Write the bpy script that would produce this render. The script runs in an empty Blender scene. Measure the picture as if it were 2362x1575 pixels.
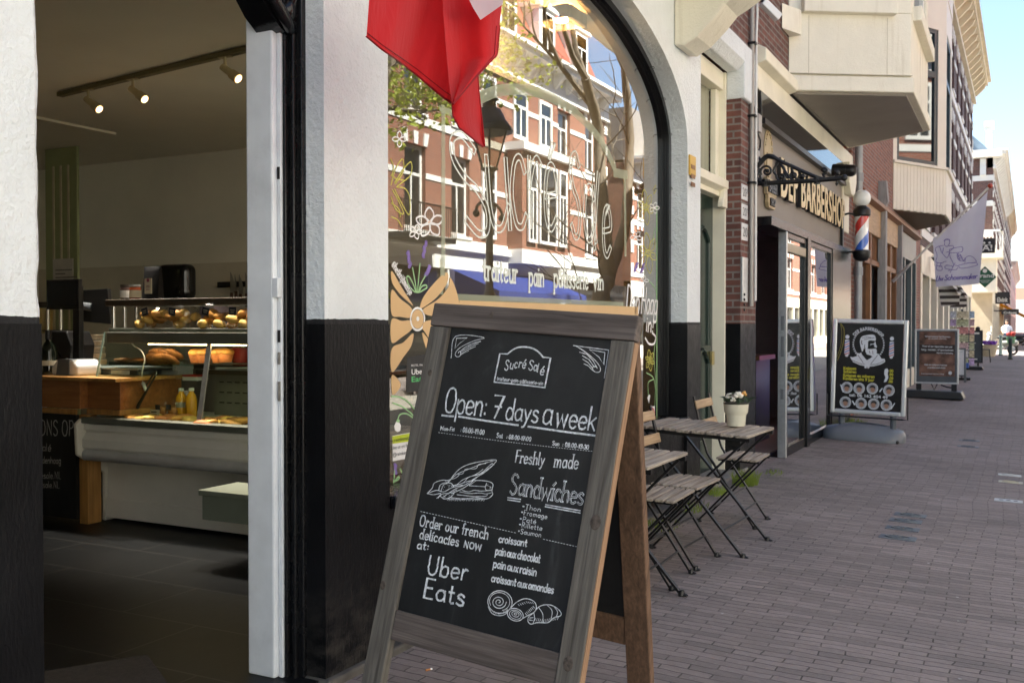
import bpy, math, random
from math import radians as R, sin, cos, pi, sqrt, atan2
from mathutils import Vector, Matrix, Euler
random.seed(7)
SC = bpy.context.scene
COL = SC.collection
# ------------------------------------------------------------------ camera
FPX, CX, CY, CAMH = 2297.0, 1181.0, 787.5, 1.33
TH, PITCH = R(27.37), R(0.935)
cd = bpy.data.cameras.new("camera"); cam = bpy.data.objects.new("camera", cd); COL.objects.link(cam)
cam.location = (0, 0, CAMH); cam.rotation_euler = (R(90) - PITCH, 0, TH)
cd.sensor_width = 36; cd.lens = FPX / 2362 * 36; cd.clip_start = .05; cd.clip_end = 2000
cd.dof.use_dof = True; cd.dof.focus_distance = 3.1; cd.dof.aperture_fstop = 11
SC.camera = cam
# ------------------------------------------------------------------ sky and sun
SUN = Vector((-.85, -.13, 1.25)).normalized()
w = bpy.data.worlds.new("World"); SC.world = w; w.use_nodes = True
nt = w.node_tree; bg = nt.nodes["Background"]
sky = nt.nodes.new("ShaderNodeTexSky"); sky.sky_type = 'NISHITA'; sky.sun_disc = False
sky.sun_elevation = math.asin(SUN.z); sky.sun_rotation = atan2(SUN.x, SUN.y)
sky.air_density = 1.0; sky.dust_density = .9; sky.ozone_density = 1.2
nt.links.new(sky.outputs[0], bg.inputs[0]); bg.inputs[1].default_value = .06
sl = bpy.data.lights.new("sun", 'SUN'); sl.energy = 5.0; sl.angle = R(.5); sl.color = (1, .975, .87)
so = bpy.data.objects.new("sun", sl); COL.objects.link(so); so.rotation_euler = SUN.to_track_quat('Z', 'Y').to_euler()
SC.view_settings.view_transform = 'Standard'; SC.view_settings.look = 'None'
SC.view_settings.exposure = 2.5; SC.view_settings.gamma = 1
SC.cycles.max_bounces = 10; SC.cycles.transparent_max_bounces = 24; SC.cycles.glossy_bounces = 5
SC.cycles.sample_clamp_indirect = 6; SC.cycles.use_denoising = True; SC.cycles.caustics_reflective = False; SC.cycles.caustics_refractive = False
# ------------------------------------------------------------------ measuring rays (metres from the surveyed photograph)
FW = Vector((-sin(TH) * cos(PITCH), cos(TH) * cos(PITCH), -sin(PITCH))); RT = Vector((cos(TH), sin(TH), 0)); UP = RT.cross(FW)
CAM = Vector((0, 0, CAMH))
def ray(u, v): return FW + RT * ((u - CX) / FPX) + UP * ((CY - v) / FPX)
def on(ax, val, u, v):
    d = ray(u, v); return CAM + d * ((val - CAM[ax]) / d[ax])
def onx(u, v, x): return on(0, x, u, v)
def ony(u, v, y): return on(1, y, u, v)
def onz(u, v, z): return on(2, z, u, v)
def fv(u, v): return (u * 1.00425, v * 1.0045)
FX = -2.25                                   # street facade plane
GS = .03                                     # pavement fall away from the houses
def gz(x): return -GS * (x + 1.6)
# ------------------------------------------------------------------ mesh builder
class MB:
    def __init__(s): s.v = []; s.f = []; s.mi = []; s.m = 0
    def add(s, vs, fs):
        b = len(s.v); s.v += [tuple(p) for p in vs]
        for f in fs: s.f.append([b + i for i in f]); s.mi.append(s.m)
        return s
    def box(s, x0, x1, y0, y1, z0, z1):
        if x0 > x1: x0, x1 = x1, x0
        if y0 > y1: y0, y1 = y1, y0
        if z0 > z1: z0, z1 = z1, z0
        return s.add([(x0,y0,z0),(x1,y0,z0),(x1,y1,z0),(x0,y1,z0),(x0,y0,z1),(x1,y0,z1),(x1,y1,z1),(x0,y1,z1)],
                     [(0,3,2,1),(4,5,6,7),(0,1,5,4),(1,2,6,5),(2,3,7,6),(3,0,4,7)])
    def boxm(s, M, sx, sy, sz):
        vs = [M @ Vector((a*sx/2, b*sy/2, c*sz/2)) for c in (-1,1) for b in (-1,1) for a in (-1,1)]
        return s.add(vs, [(0,2,3,1),(4,5,7,6),(0,1,5,4),(1,3,7,5),(3,2,6,7),(2,0,4,6)])
    def bar(s, p, q, w, d=None, up=(0,0,1)):
        p = Vector(p); q = Vector(q); z = (q - p); L = z.length; z.normalize()
        u = Vector(up)
        if abs(z.dot(u)) > .98: u = Vector((1,0,0))
        x = u.cross(z).normalized(); y = z.cross(x)
        M = Matrix((x, y, z)).transposed().to_4x4(); M.translation = (p + q) / 2
        return s.boxm(M, w, d or w, L)
    def prism(s, pts, ax, a, b):
        n = len(pts)
        def P(t, c): return {0: (c, t[0], t[1]), 1: (t[0], c, t[1]), 2: (t[0], t[1], c)}[ax]
        vs = [P(t, a) for t in pts] + [P(t, b) for t in pts]
        return s.add(vs, [list(range(n))[::-1], list(range(n, 2*n))] + [(i, (i+1) % n, n + (i+1) % n, n + i) for i in range(n)])
    def tube(s, pts, r, n=8, closed=False, flat=1.0):
        pts = [Vector(p) for p in pts]; m = len(pts); vs = []; prev = None
        for i, p in enumerate(pts):
            if closed: t = pts[(i+1) % m] - pts[i-1]
            else: t = pts[min(i+1, m-1)] - pts[max(i-1, 0)]
            if t.length < 1e-9: t = Vector((0,0,1))
            t.normalize()
            if prev is None:
                a = Vector((0,0,1)) if abs(t.z) < .9 else Vector((1,0,0)); x = a.cross(t).normalized()
            else:
                x = prev - t * prev.dot(t)
                x = x.normalized() if x.length > 1e-6 else prev
            prev = x; y = t.cross(x); rr = r[i] if isinstance(r, (list, tuple)) else r
            vs += [p + x * (rr * cos(2*pi*k/n)) + y * (rr * flat * sin(2*pi*k/n)) for k in range(n)]
        fs = [(i*n + k, i*n + (k+1) % n, ((i+1) % m)*n + (k+1) % n, ((i+1) % m)*n + k) for i in range(m if closed else m-1) for k in range(n)]
        if not closed: fs += [list(range(n))[::-1], list(range((m-1)*n, m*n))]
        return s.add(vs, fs)
    def lathe(s, prof, c=(0,0,0), n=24, M=None):
        vs = []
        for r, z in prof:
            for k in range(n):
                p = Vector((r*cos(2*pi*k/n), r*sin(2*pi*k/n), z))
                vs.append((M @ p) if M else p + Vector(c))
        m = len(prof)
        fs = [(i*n + k, i*n + (k+1) % n, (i+1)*n + (k+1) % n, (i+1)*n + k) for i in range(m-1) for k in range(n)]
        fs += [list(range(n))[::-1], list(range((m-1)*n, m*n))]
        return s.add(vs, fs)
    def sph(s, c, r, nu=14, nv=9, sc=(1,1,1), jit=0, M=None):
        prof = []; vs = []
        for j in range(nv + 1):
            a = pi * j / nv - pi/2
            for k in range(nu):
                q = 1 + (random.uniform(-jit, jit) if jit else 0)
                p = Vector((r*cos(a)*cos(2*pi*k/nu)*sc[0]*q, r*cos(a)*sin(2*pi*k/nu)*sc[1]*q, r*sin(a)*sc[2]*q))
                if M: p = M @ p
                vs.append(p + Vector(c))
        return s.add(vs, [(j*nu + k, j*nu + (k+1) % nu, (j+1)*nu + (k+1) % nu, (j+1)*nu + k) for j in range(nv) for k in range(nu)])
    def poly(s, pts): return s.add(pts, [list(range(len(pts)))])
    def grid(s, fn, nu, nv, cu=False):
        vs = [fn(i / nu, j / nv) for j in range(nv + 1) for i in range(nu + 1)]
        return s.add(vs, [(j*(nu+1)+i, j*(nu+1)+i+1, (j+1)*(nu+1)+i+1, (j+1)*(nu+1)+i) for j in range(nv) for i in range(nu)])
    def ribbon(s, pts, w, nrm, taper=0):
        pts = [Vector(p) for p in pts]; nrm = Vector(nrm); m = len(pts); vs = []
        cl = (pts[0] - pts[-1]).length < 1e-6 and m > 3
        for i, p in enumerate(pts):
            a = pts[i-1] if i else (pts[-2] if cl else p); b = pts[i+1] if i < m-1 else (pts[1] if cl else p)
            t = b - a
            if t.length < 1e-9: t = Vector((1,0,0))
            t.normalize(); x = nrm.cross(t).normalized()
            ww = w[i] if isinstance(w, (list, tuple)) else w
            k = 1.0
            if 0 < i < m-1:
                d1 = (p - a).normalized(); d2 = (b - p).normalized(); c = max(.35, sqrt(max(0, (1 + d1.dot(d2)) / 2))); k = 1 / c
            e = Vector((0,0,0))
            if not cl and i == 0: e = -t * ww * .3
            if not cl and i == m-1: e = t * ww * .3
            vs += [p + x * ww/2 * k + e, p - x * ww/2 * k + e]
        return s.add(vs, [(2*i, 2*i+1, 2*i+3, 2*i+2) for i in range(m-1)])
    def build(s, name, mat, parent=None, smooth=False, bevel=0, local=False, seg=2):
        me = bpy.data.meshes.new(name); me.from_pydata(s.v, [], s.f)
        mats = mat if isinstance(mat, (list, tuple)) else [mat]
        for m in mats: me.materials.append(m)
        if len(mats) > 1: me.polygons.foreach_set("material_index", s.mi)
        if smooth: me.polygons.foreach_set("use_smooth", [True] * len(me.polygons))
        me.update(); me.validate()
        o = bpy.data.objects.new(name, me); COL.objects.link(o)
        if smooth == 'auto':
            me.set_sharp_from_angle(angle=R(38))
        if parent is not None:
            o.parent = parent
            if not local:
                L = Vector((0,0,0)); q = parent
                while q is not None: L += q.location; q = q.parent
                o.location = -L
        if bevel:
            b = o.modifiers.new("bevel", 'BEVEL'); b.width = bevel; b.segments = seg; b.limit_method = 'ANGLE'; b.angle_limit = R(40); b.harden_normals = False
        return o
def tag(o, label=None, cat=None, group=None, kind=None):
    if label: o["label"] = label
    if cat: o["category"] = cat
    if group: o["group"] = group
    if kind: o["kind"] = kind
    return o
def thing(name, label, cat, loc=(0,0,0), group=None, rot=None):
    o = bpy.data.objects.new(name, None); COL.objects.link(o); o.location = loc; o.empty_display_size = .1
    if rot: o.rotation_euler = rot
    return tag(o, label, cat, group)
def copy_tree(o, parent=None):
    c = o.copy(); COL.objects.link(c)
    if parent: c.parent = parent
    for ch in list(o.children): copy_tree(ch, c)
    return c
# ------------------------------------------------------------------ materials
def srgb(r, g, b):
    f = lambda c: (c / 255 / 12.92) if c <= 10 else ((c / 255 + .055) / 1.055) ** 2.4
    return (f(r), f(g), f(b))
def newmat(name):
    m = bpy.data.materials.new(name); m.use_nodes = True; n = m.node_tree
    return m, n, n.nodes["Principled BSDF"]
def node(n, t, **kw):
    x = n.nodes.new(t)
    for k, v in kw.items():
        if k in x.inputs.keys(): x.inputs[k].default_value = v
        else: setattr(x, k, v)
    return x
def c4(c): return (c[0], c[1], c[2], 1)
def coords(n, scale=(1,1,1), loc=(0,0,0)):
    tc = n.nodes.new("ShaderNodeTexCoord"); mp = n.nodes.new("ShaderNodeMapping")
    mp.inputs["Scale"].default_value = scale; mp.inputs["Location"].default_value = loc
    n.links.new(tc.outputs["Object"], mp.inputs[0]); return mp.outputs[0]
def ramp(n, fac, stops):
    r = n.nodes.new("ShaderNodeValToRGB"); e = r.color_ramp.elements
    while len(e) < len(stops): e.new(.5)
    for el, (p, c) in zip(e, stops): el.position = p; el.color = c4(c)
    n.links.new(fac, r.inputs[0]); return r.outputs[0]
def noise(n, co, scale, detail=4, rough=.55, dist=0):
    x = node(n, "ShaderNodeTexNoise", Scale=scale, Detail=detail, Roughness=rough, Distortion=dist); n.links.new(co, x.inputs["Vector"]); return x.outputs["Fac"]
def mixc(n, fac, a, b, mode='MIX'):
    m = n.nodes.new("ShaderNodeMix"); m.data_type = 'RGBA'; m.blend_type = mode
    for sock, val in ((m.inputs[0], fac), (m.inputs[6], a), (m.inputs[7], b)):
        if hasattr(val, "links"): n.links.new(val, sock)
        elif isinstance(val, (int, float)): sock.default_value = val
        else: sock.default_value = c4(val)
    return m.outputs[2]
def mathn(n, op, a, b=None, clamp=False):
    m = n.nodes.new("ShaderNodeMath"); m.operation = op; m.use_clamp = clamp
    for i, val in enumerate((a, b)):
        if val is None: continue
        if hasattr(val, "links"): n.links.new(val, m.inputs[i])
        else: m.inputs[i].default_value = val
    return m.outputs[0]
def bump(n, b, h, strength=.3, dist=.01):
    x = node(n, "ShaderNodeBump", Strength=strength, Distance=dist); n.links.new(h, x.inputs["Height"]); n.links.new(x.outputs[0], b.inputs["Normal"])
_mc = {}
def mat(name, col, rough=.55, metal=0, var=.12, vs=6, bmp=0, bs=80, bd=.004, spec=.5, stretch=(1,1,1), coat=0, emit=0, dirt=0):
    if name in _mc: return _mc[name]
    m, n, b = newmat(name); co = coords(n, stretch)
    f = noise(n, co, vs)
    lo = tuple(c * (1 - var) for c in col); hi = tuple(min(1, c * (1 + var)) for c in col)
    c = ramp(n, f, [(.3, lo), (.7, hi)])
    if dirt:
        d = noise(n, co, vs * .35, 6, .65); d2 = ramp(n, d, [(.52, (0,0,0)), (.75, (1,1,1))])
        c = mixc(n, mathn(n, 'MULTIPLY', d2, dirt), c, tuple(x * .45 for x in col))
    n.links.new(c, b.inputs["Base Color"]); b.inputs["Roughness"].default_value = rough; b.inputs["Metallic"].default_value = metal
    b.inputs["Specular IOR Level"].default_value = spec; b.inputs["Coat Weight"].default_value = coat
    if bmp: bump(n, b, noise(n, co, bs, 5), bmp, bd)
    if emit: b.inputs["Emission Color"].default_value = c4(col); b.inputs["Emission Strength"].default_value = emit
    _mc[name] = m; return m
def emis(name, col, s):
    m, n, b = newmat(name); b.inputs["Base Color"].default_value = c4(col); b.inputs["Emission Color"].default_value = c4(col); b.inputs["Emission Strength"].default_value = s
    return m
def planar(n):
    """facade coordinates: distance along the wall, height"""
    tc = n.nodes.new("ShaderNodeTexCoord"); sp = n.nodes.new("ShaderNodeSeparateXYZ"); n.links.new(tc.outputs["Object"], sp.inputs[0])
    cb = n.nodes.new("ShaderNodeCombineXYZ"); n.links.new(mathn(n, 'ADD', sp.outputs[0], sp.outputs[1]), cb.inputs[0]); n.links.new(sp.outputs[2], cb.inputs[1])
    return cb.outputs[0], tc.outputs["Object"], sp
def brickmat(name, c1, c2, mortar, bw=.21, bh=.062, ms=.009, rough=.8):
    m, n, b = newmat(name); v, ob, sp = planar(n)
    br = node(n, "ShaderNodeTexBrick"); n.links.new(v, br.inputs["Vector"])
    br.inputs["Color1"].default_value = c4(c1); br.inputs["Color2"].default_value = c4(c2); br.inputs["Mortar"].default_value = c4(mortar)
    br.inputs["Scale"].default_value = 1; br.inputs["Mortar Size"].default_value = ms; br.inputs["Mortar Smooth"].default_value = .2; br.inputs["Bias"].default_value = 0
    br.inputs["Brick Width"].default_value = bw; br.inputs["Row Height"].default_value = bh
    f = noise(n, ob, 9, 5); c = mixc(n, .45, br.outputs[0], ramp(n, f, [(.3, (.35,.35,.35)), (.7, (1,1,1))]), 'MULTIPLY')
    n.links.new(c, b.inputs["Base Color"]); b.inputs["Roughness"].default_value = rough
    h = mathn(n, 'ADD', mathn(n, 'MULTIPLY', br.outputs["Fac"], -1), mathn(n, 'MULTIPLY', noise(n, ob, 70), .35)); bump(n, b, h, .5, .008)
    return m
def woodmat(name, c1, c2, rough=.7, axis=2, grain=1.0, knots=True, bmp=.35):
    m, n, b = newmat(name); sc = [26 * grain] * 3; sc[axis] = 1.6
    co = coords(n, tuple(sc)); f = noise(n, co, 1.6, 6, .62, .6)
    c = ramp(n, f, [(.28, c1), (.5, tuple((a + q) / 2 for a, q in zip(c1, c2))), (.72, c2)])
    sc2 = [95 * grain] * 3; sc2[axis] = 2.2
    f2 = noise(n, coords(n, tuple(sc2), (3,1,7)), 1.3, 3); c = mixc(n, .55, c, ramp(n, f2, [(.3, (.45,.43,.42)), (.6, (1,1,1))]), 'MULTIPLY')
    f3 = noise(n, coords(n, (1,1,1), (9,2,4)), 3.5, 3); c = mixc(n, .4, c, ramp(n, f3, [(.3, (.55,.52,.5)), (.7, (1,1,1))]), 'MULTIPLY')
    n.links.new(c, b.inputs["Base Color"]); b.inputs["Roughness"].default_value = rough
    if bmp: bump(n, b, mathn(n, 'ADD', f, mathn(n, 'MULTIPLY', f2, .8)), bmp, .004)
    return m
def plaster(name, col, bumpy=.5, dirt=.25, rough=.8, scale=55, base=0):
    m, n, b = newmat(name); ob = coords(n)
    f = noise(n, ob, 1.7, 6, .62); c = ramp(n, f, [(.35, tuple(x * .9 for x in col)), (.65, col)])
    st = noise(n, coords(n, (7, 7, .5)), 2.0, 5, .6); d = ramp(n, st, [(.55, (0,0,0)), (.8, (1,1,1))]); c = mixc(n, mathn(n, 'MULTIPLY', d, dirt), c, tuple(x * y for x, y in zip(col, (.62,.58,.5))))
    if base:
        sx = n.nodes.new("ShaderNodeSeparateXYZ"); n.links.new(ob, sx.inputs[0])
        zt = mathn(n, 'ADD', sx.outputs[2], mathn(n, 'MULTIPLY', mathn(n, 'SUBTRACT', noise(n, coords(n, (9,9,4)), 1.0, 6, .75), .5), .02))
        c = mixc(n, mathn(n, 'LESS_THAN', zt, base), c, (.009,.009,.0095))
    n.links.new(c, b.inputs["Base Color"]); b.inputs["Roughness"].default_value = rough
    h = mathn(n, 'ADD', noise(n, ob, scale, 6, .6), mathn(n, 'MULTIPLY', noise(n, ob, scale * .22, 4), .9)); bump(n, b, h, bumpy, .012)
    return m
def blackpaint(name, rough=.22, brush=.3, col=(.006,.006,.0065), chip=.80, spec=.4, dust=False):
    """thick glossy paint with chips along it"""
    m, n, b = newmat(name); ob = coords(n)
    ch = noise(n, coords(n, (60, 60, 22)), 1.0, 6, .7); cm = ramp(n, ch, [(chip, (0,0,0)), (chip + .012, (1,1,1))])
    f = noise(n, ob, 4, 5); c = mixc(n, mathn(n, 'MULTIPLY', cm, .75), ramp(n, f, [(.3, col), (.75, tuple(x * 2.2 for x in col))]), (.42,.41,.39))
    n.links.new(c, b.inputs["Base Color"]); b.inputs["Roughness"].default_value = rough
    rr = n.nodes.new("ShaderNodeMapRange"); rr.inputs[3].default_value = rough * .7; rr.inputs[4].default_value = rough * 2.0; n.links.new(noise(n, ob, 12, 5), rr.inputs[0]); n.links.new(rr.outputs[0], b.inputs["Roughness"])
    if dust:
        sx = n.nodes.new("ShaderNodeSeparateXYZ"); n.links.new(ob, sx.inputs[0]); lowz = mathn(n, 'SUBTRACT', 1, mathn(n, 'MULTIPLY', sx.outputs[2], 2.2), True)
        dd = mathn(n, 'MULTIPLY', lowz, ramp(n, noise(n, coords(n, (6,6,11)), 1.4, 6, .75), [(.42, (0,0,0)), (.72, (1,1,1))])); c = mixc(n, mathn(n, 'MULTIPLY', dd, .55), c, (.11,.10,.085))
        sc_ = ramp(n, noise(n, coords(n, (3, 38, 3.5), (2,5,1)), 1.5, 3, .5), [(.73, (0,0,0)), (.745, (1,1,1))]); c = mixc(n, mathn(n, 'MULTIPLY', sc_, .10), c, (.4,.4,.4)); n.links.new(c, b.inputs["Base Color"])
    b.inputs['Specular IOR Level'].default_value = spec
    h = mathn(n, 'ADD', noise(n, coords(n, (60, 60, 18)), 1.5, 4), mathn(n, 'MULTIPLY', noise(n, ob, 40, 4), .5)); bump(n, b, h, brush, .004)
    return m
def glassmat(name, boost=1.0, tint=(1,1,1), rough=0.0):
    m, n, b = newmat(name); n.nodes.remove(b); out = n.nodes["Material Output"]
    tr = node(n, "ShaderNodeBsdfTransparent"); tr.inputs[0].default_value = c4(tint)
    gl = node(n, "ShaderNodeBsdfGlossy"); gl.inputs["Roughness"].default_value = rough
    fr = node(n, "ShaderNodeFresnel", IOR=1.5); mx = n.nodes.new("ShaderNodeMixShader")
    geo = n.nodes.new("ShaderNodeNewGeometry")
    f = mathn(n, 'MULTIPLY', fr.outputs[0], boost, True)
    ff = mathn(n, 'MULTIPLY', f, mathn(n, 'SUBTRACT', 1, geo.outputs["Backfacing"]))
    n.links.new(ff, mx.inputs[0]); n.links.new(tr.outputs[0], mx.inputs[1]); n.links.new(gl.outputs[0], mx.inputs[2]); n.links.new(mx.outputs[0], out.inputs[0])
    return m
def cloth(name, col, trans=.45, rough=.8):
    m, n, b = newmat(name); out = n.nodes["Material Output"]; co = coords(n)
    f = noise(n, co, 3, 4); c = ramp(n, f, [(.3, tuple(x * .92 for x in col)), (.7, col)])
    n.links.new(c, b.inputs["Base Color"]); b.inputs["Roughness"].default_value = rough; b.inputs["Specular IOR Level"].default_value = .15
    b.inputs["Sheen Weight"].default_value = .2
    t = node(n, "ShaderNodeBsdfTranslucent"); n.links.new(c, t.inputs[0]); mx = n.nodes.new("ShaderNodeMixShader"); mx.inputs[0].default_value = trans
    n.links.new(b.outputs[0], mx.inputs[1]); n.links.new(t.outputs[0], mx.inputs[2]); n.links.new(mx.outputs[0], out.inputs[0])
    wv = noise(n, coords(n, (1,1,1)), 700, 2); cr = noise(n, coords(n, (9, 16, 5)), 1.4, 4, .6, .8); bump(n, b, mathn(n, 'ADD', mathn(n, 'MULTIPLY', wv, .03), cr), .35, .02)
    return m
def leafmat(name, col, t=.4):
    m, n, b = newmat(name); out = n.nodes["Material Output"]
    f = noise(n, coords(n), 3.5, 3); c = ramp(n, f, [(.3, tuple(x * .6 for x in col)), (.7, tuple(x * 1.35 for x in col))])
    n.links.new(c, b.inputs["Base Color"]); b.inputs["Roughness"].default_value = .6
    tl = node(n, "ShaderNodeBsdfTranslucent"); n.links.new(c, tl.inputs[0]); mx = n.nodes.new("ShaderNodeMixShader"); mx.inputs[0].default_value = t
    n.links.new(b.outputs[0], mx.inputs[1]); n.links.new(tl.outputs[0], mx.inputs[2]); n.links.new(mx.outputs[0], out.inputs[0]); return m

WHITE = plaster("white_render", (.775,.81,.815), .9, .10, scale=42, base=1.352)
CREAMP = plaster("cream_render", (.86,.81,.67), .35, .55, scale=90)
CREAM = mat("cream_paint", (.84,.79,.63), .45, var=.07, vs=3, bmp=.08, bs=60, dirt=.25)
BUFF = mat("buff_paint", (.66,.60,.40), .5, var=.08)
BLACKG = blackpaint("black_gloss_paint", .2, .10, chip=.79)
BLACKR = blackpaint("black_plinth_paint", .26, .6, (.005,.005,.0055), .76, .12, True)
BLACKM = mat("black_metal", (.012,.012,.013), .38, .2, .2, 20, .1, 120)
WHITEP = mat("white_door_paint", (.74,.77,.80), .42, var=.06, vs=9, bmp=.2, bs=22, dirt=.3)
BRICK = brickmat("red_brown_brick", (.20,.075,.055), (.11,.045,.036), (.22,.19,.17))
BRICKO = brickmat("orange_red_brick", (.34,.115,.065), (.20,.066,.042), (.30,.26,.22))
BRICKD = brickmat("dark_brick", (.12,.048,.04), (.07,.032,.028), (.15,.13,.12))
GLASS = glassmat("window_glass", 4.0, (.72,.71,.68))
GLASSC = glassmat("counter_glass", 1.0, (.93,.97,.95))
GLASSD = mat("dark_pane", (.012,.015,.018), .03, var=.3, spec=.5); GLASSD.node_tree.nodes["Principled BSDF"].inputs["IOR"].default_value = 2.3
STONE = mat("grey_stone", (.20,.19,.17), .8, var=.25, vs=9, bmp=.4, bs=60)
ALU = mat("brushed_aluminium", (.55,.57,.58), .35, .85, .08, 30)
FRAMEB = mat("black_frame_paint", (.0075,.0075,.008), .24, var=.3, vs=3, bmp=.03, bs=50, spec=.4)
GLASSB = glassmat("barber_glass", 3.0, (.8,.8,.8))
GREY = mat("grey_plastic", (.10,.115,.13), .42, var=.12, vs=5)
CHALK = mat("white_chalk_ink", (.64,.66,.67), .9, var=.42, vs=110)
def boardmat():
    m, n, b = newmat("chalkboard_face"); ob = coords(n)
    s1 = ramp(n, noise(n, coords(n, (5, 5, 1.6)), 1.5, 6, .7, 1.2), [(.45, (.0068,.0075,.0078)), (.60, (.013,.014,.0145)), (.76, (.042,.043,.044))])
    sp = ramp(n, noise(n, ob, 140, 2), [(.74, (0,0,0)), (.8, (1,1,1))]); c = mixc(n, mathn(n, 'MULTIPLY', sp, .06), s1, (.4,.4,.4))
    n.links.new(c, b.inputs["Base Color"]); b.inputs["Roughness"].default_value = .5; bump(n, b, noise(n, ob, 220, 4), .08, .003); return m
BOARD = boardmat()
# ------------------------------------------------------------------ lettering
GL = {}
for ln in """a 42|~38,42 28,54 12,50 4,27 12,4 26,4 38,18;38,55 38,8 42,0
b 42|5,100 5,0;~5,35 18,54 34,50 40,27 34,4 18,0 5,14
c 38|~36,44 26,55 12,50 4,27 12,4 26,0 37,9
d 42|~38,38 26,55 12,52 4,27 12,3 26,1 38,16;38,100 38,0
e 40|~5,28 22,29 38,32 34,48 21,55 9,48 4,27 9,7 22,0 37,9
f 28|~30,94 22,100 14,92 13,75 13,40 13,0;2,55 26,55
g 42|~38,40 26,55 12,52 4,28 12,4 26,3 38,16;~38,55 38,20 38,-10 32,-28 16,-30 5,-20
h 42|5,100 5,0;~5,34 16,52 30,54 37,40 37,20 37,0
i 12|6,55 6,0;6,74 6,79
j 16|~12,55 12,20 12,-12 6,-27 -3,-24;12,74 12,79
k 38|5,100 5,0;34,54 6,24;15,32 36,0
l 13|5,100 5,6 10,0
m 62|5,55 5,0;~5,36 14,52 26,52 31,38 31,20 31,0;~31,36 40,52 52,52 57,38 57,20 57,0
n 42|5,55 5,0;~5,34 16,52 29,54 37,40 37,20 37,0
o 42|~21,55 9,48 4,27 9,7 21,0 33,7 38,27 33,48 21,55
p 42|5,55 5,-32;~5,36 18,54 34,50 40,27 34,4 18,0 5,14
q 42|~38,40 26,55 12,52 4,28 12,4 26,3 38,16;38,55 38,-32
r 28|5,55 5,0;~5,32 12,48 20,55 28,50
s 34|~31,46 20,55 7,49 8,36 20,28 31,18 28,4 16,0 3,8
t 28|13,84 13,8 19,0 27,5;2,55 26,55
u 42|~5,55 5,34 6,14 13,1 25,2 37,18;37,55 37,0
v 38|3,55 19,0 35,55
w 56|3,55 15,0 28,48 41,0 53,55
x 38|4,55 34,0;34,55 4,0
y 38|4,55 20,6;~36,55 28,30 20,6 10,-24 0,-28
z 36|4,55 33,55 4,0 34,0
A 56|3,0 28,100 53,0;12,34 44,34
B 50|6,0 6,100;~6,100 34,98 42,78 32,56 6,53;~6,53 38,50 47,26 34,2 6,0
C 52|~49,84 36,99 18,95 5,66 5,33 18,5 36,0 50,14
D 54|6,0 6,100;~6,100 30,97 48,75 50,45 40,12 24,1 6,0
E 44|42,100 6,100 6,0 43,0;6,53 36,53
F 42|42,100 6,100 6,0;6,53 35,53
G 56|~50,84 36,99 18,95 5,66 5,33 18,5 36,0 51,14;51,14 51,45 34,45
H 54|6,100 6,0;48,100 48,0;6,52 48,52
I 12|6,100 6,0
J 34|~28,100 28,60 28,20 20,2 8,2 2,14
K 50|6,100 6,0;46,100 7,45;18,56 48,0
L 42|6,100 6,0 40,0
M 66|5,0 9,100 33,36 57,100 61,0
N 56|6,0 6,100 49,0 49,100
O 58|~29,100 12,90 4,50 12,10 29,0 46,10 54,50 46,90 29,100
P 46|6,0 6,100;~6,100 34,98 43,76 34,53 6,48
R 50|6,0 6,100;~6,100 34,98 43,77 34,55 6,50;24,50 48,0
S 46|~42,86 28,100 10,94 5,76 16,58 32,46 42,26 34,4 18,0 3,14
T 48|2,100 46,100;24,100 24,0
U 52|~6,100 6,62 6,30 14,5 27,0 40,6 47,30 47,62 47,100
V 52|3,100 26,0 49,100
W 76|3,100 20,0 38,80 56,0 73,100
Y 48|3,100 24,50 45,100;24,50 24,0
Z 48|4,100 44,100 4,0 45,0
0 46|~23,100 9,88 4,50 9,12 23,0 37,12 42,50 37,88 23,100
1 24|4,80 16,100 16,0
2 46|~5,80 14,98 32,97 40,76 30,50 5,0;5,0 43,0
3 44|~6,88 20,100 37,92 36,64 18,54;~18,54 40,46 40,14 22,0 4,10
4 46|32,0 32,100 3,32 43,32
5 44|39,100 10,100 8,58;~8,58 28,62 40,40 36,10 18,0 4,10
6 44|~36,96 18,84 6,46 10,8 24,0 38,12 38,36 24,50 8,36
7 46|3,100 42,100 16,0;10,52 38,52
8 44|~22,54 8,74 12,96 22,100 34,94 36,74 22,54 6,32 8,6 22,0 36,6 40,30 22,54
9 44|~38,66 24,50 8,62 8,88 22,100 36,92 38,60 32,20 18,0
: 16|8,44 8,49;8,8 8,13
- 30|4,30 26,30
. 14|6,2 6,6
* 30|15,62 15,34;3,55 27,41;3,41 27,55
! 14|7,100 7,28;7,2 7,6
@ 60|~40,34 30,44 22,34 24,20 36,20 42,40 42,20 52,22 54,50 36,70 12,60 6,30 18,2 44,2
/ 34|2,-8 32,104""".split("\n"):
    k, g = ln.split(" ", 1); wd, st = g.split("|")
    GL[k] = (int(wd) / 100, [(s[0] == '~', [tuple(float(q) / 100 for q in p.split(",")) for p in s.lstrip('~').split()]) for s in st.split(";")])
for k, base, acc in (("é", "e", [(False, [(.18,.66),(.30,.84)])]), ("â", "a", [(False, [(.10,.66),(.21,.80),(.32,.66)])]), ("í", "i", None)):
    wd, st = GL[base]
    GL[k] = (wd, st + acc) if acc else (wd, [st[0], (False, [(.03,.70),(.15,.88)])])
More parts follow.
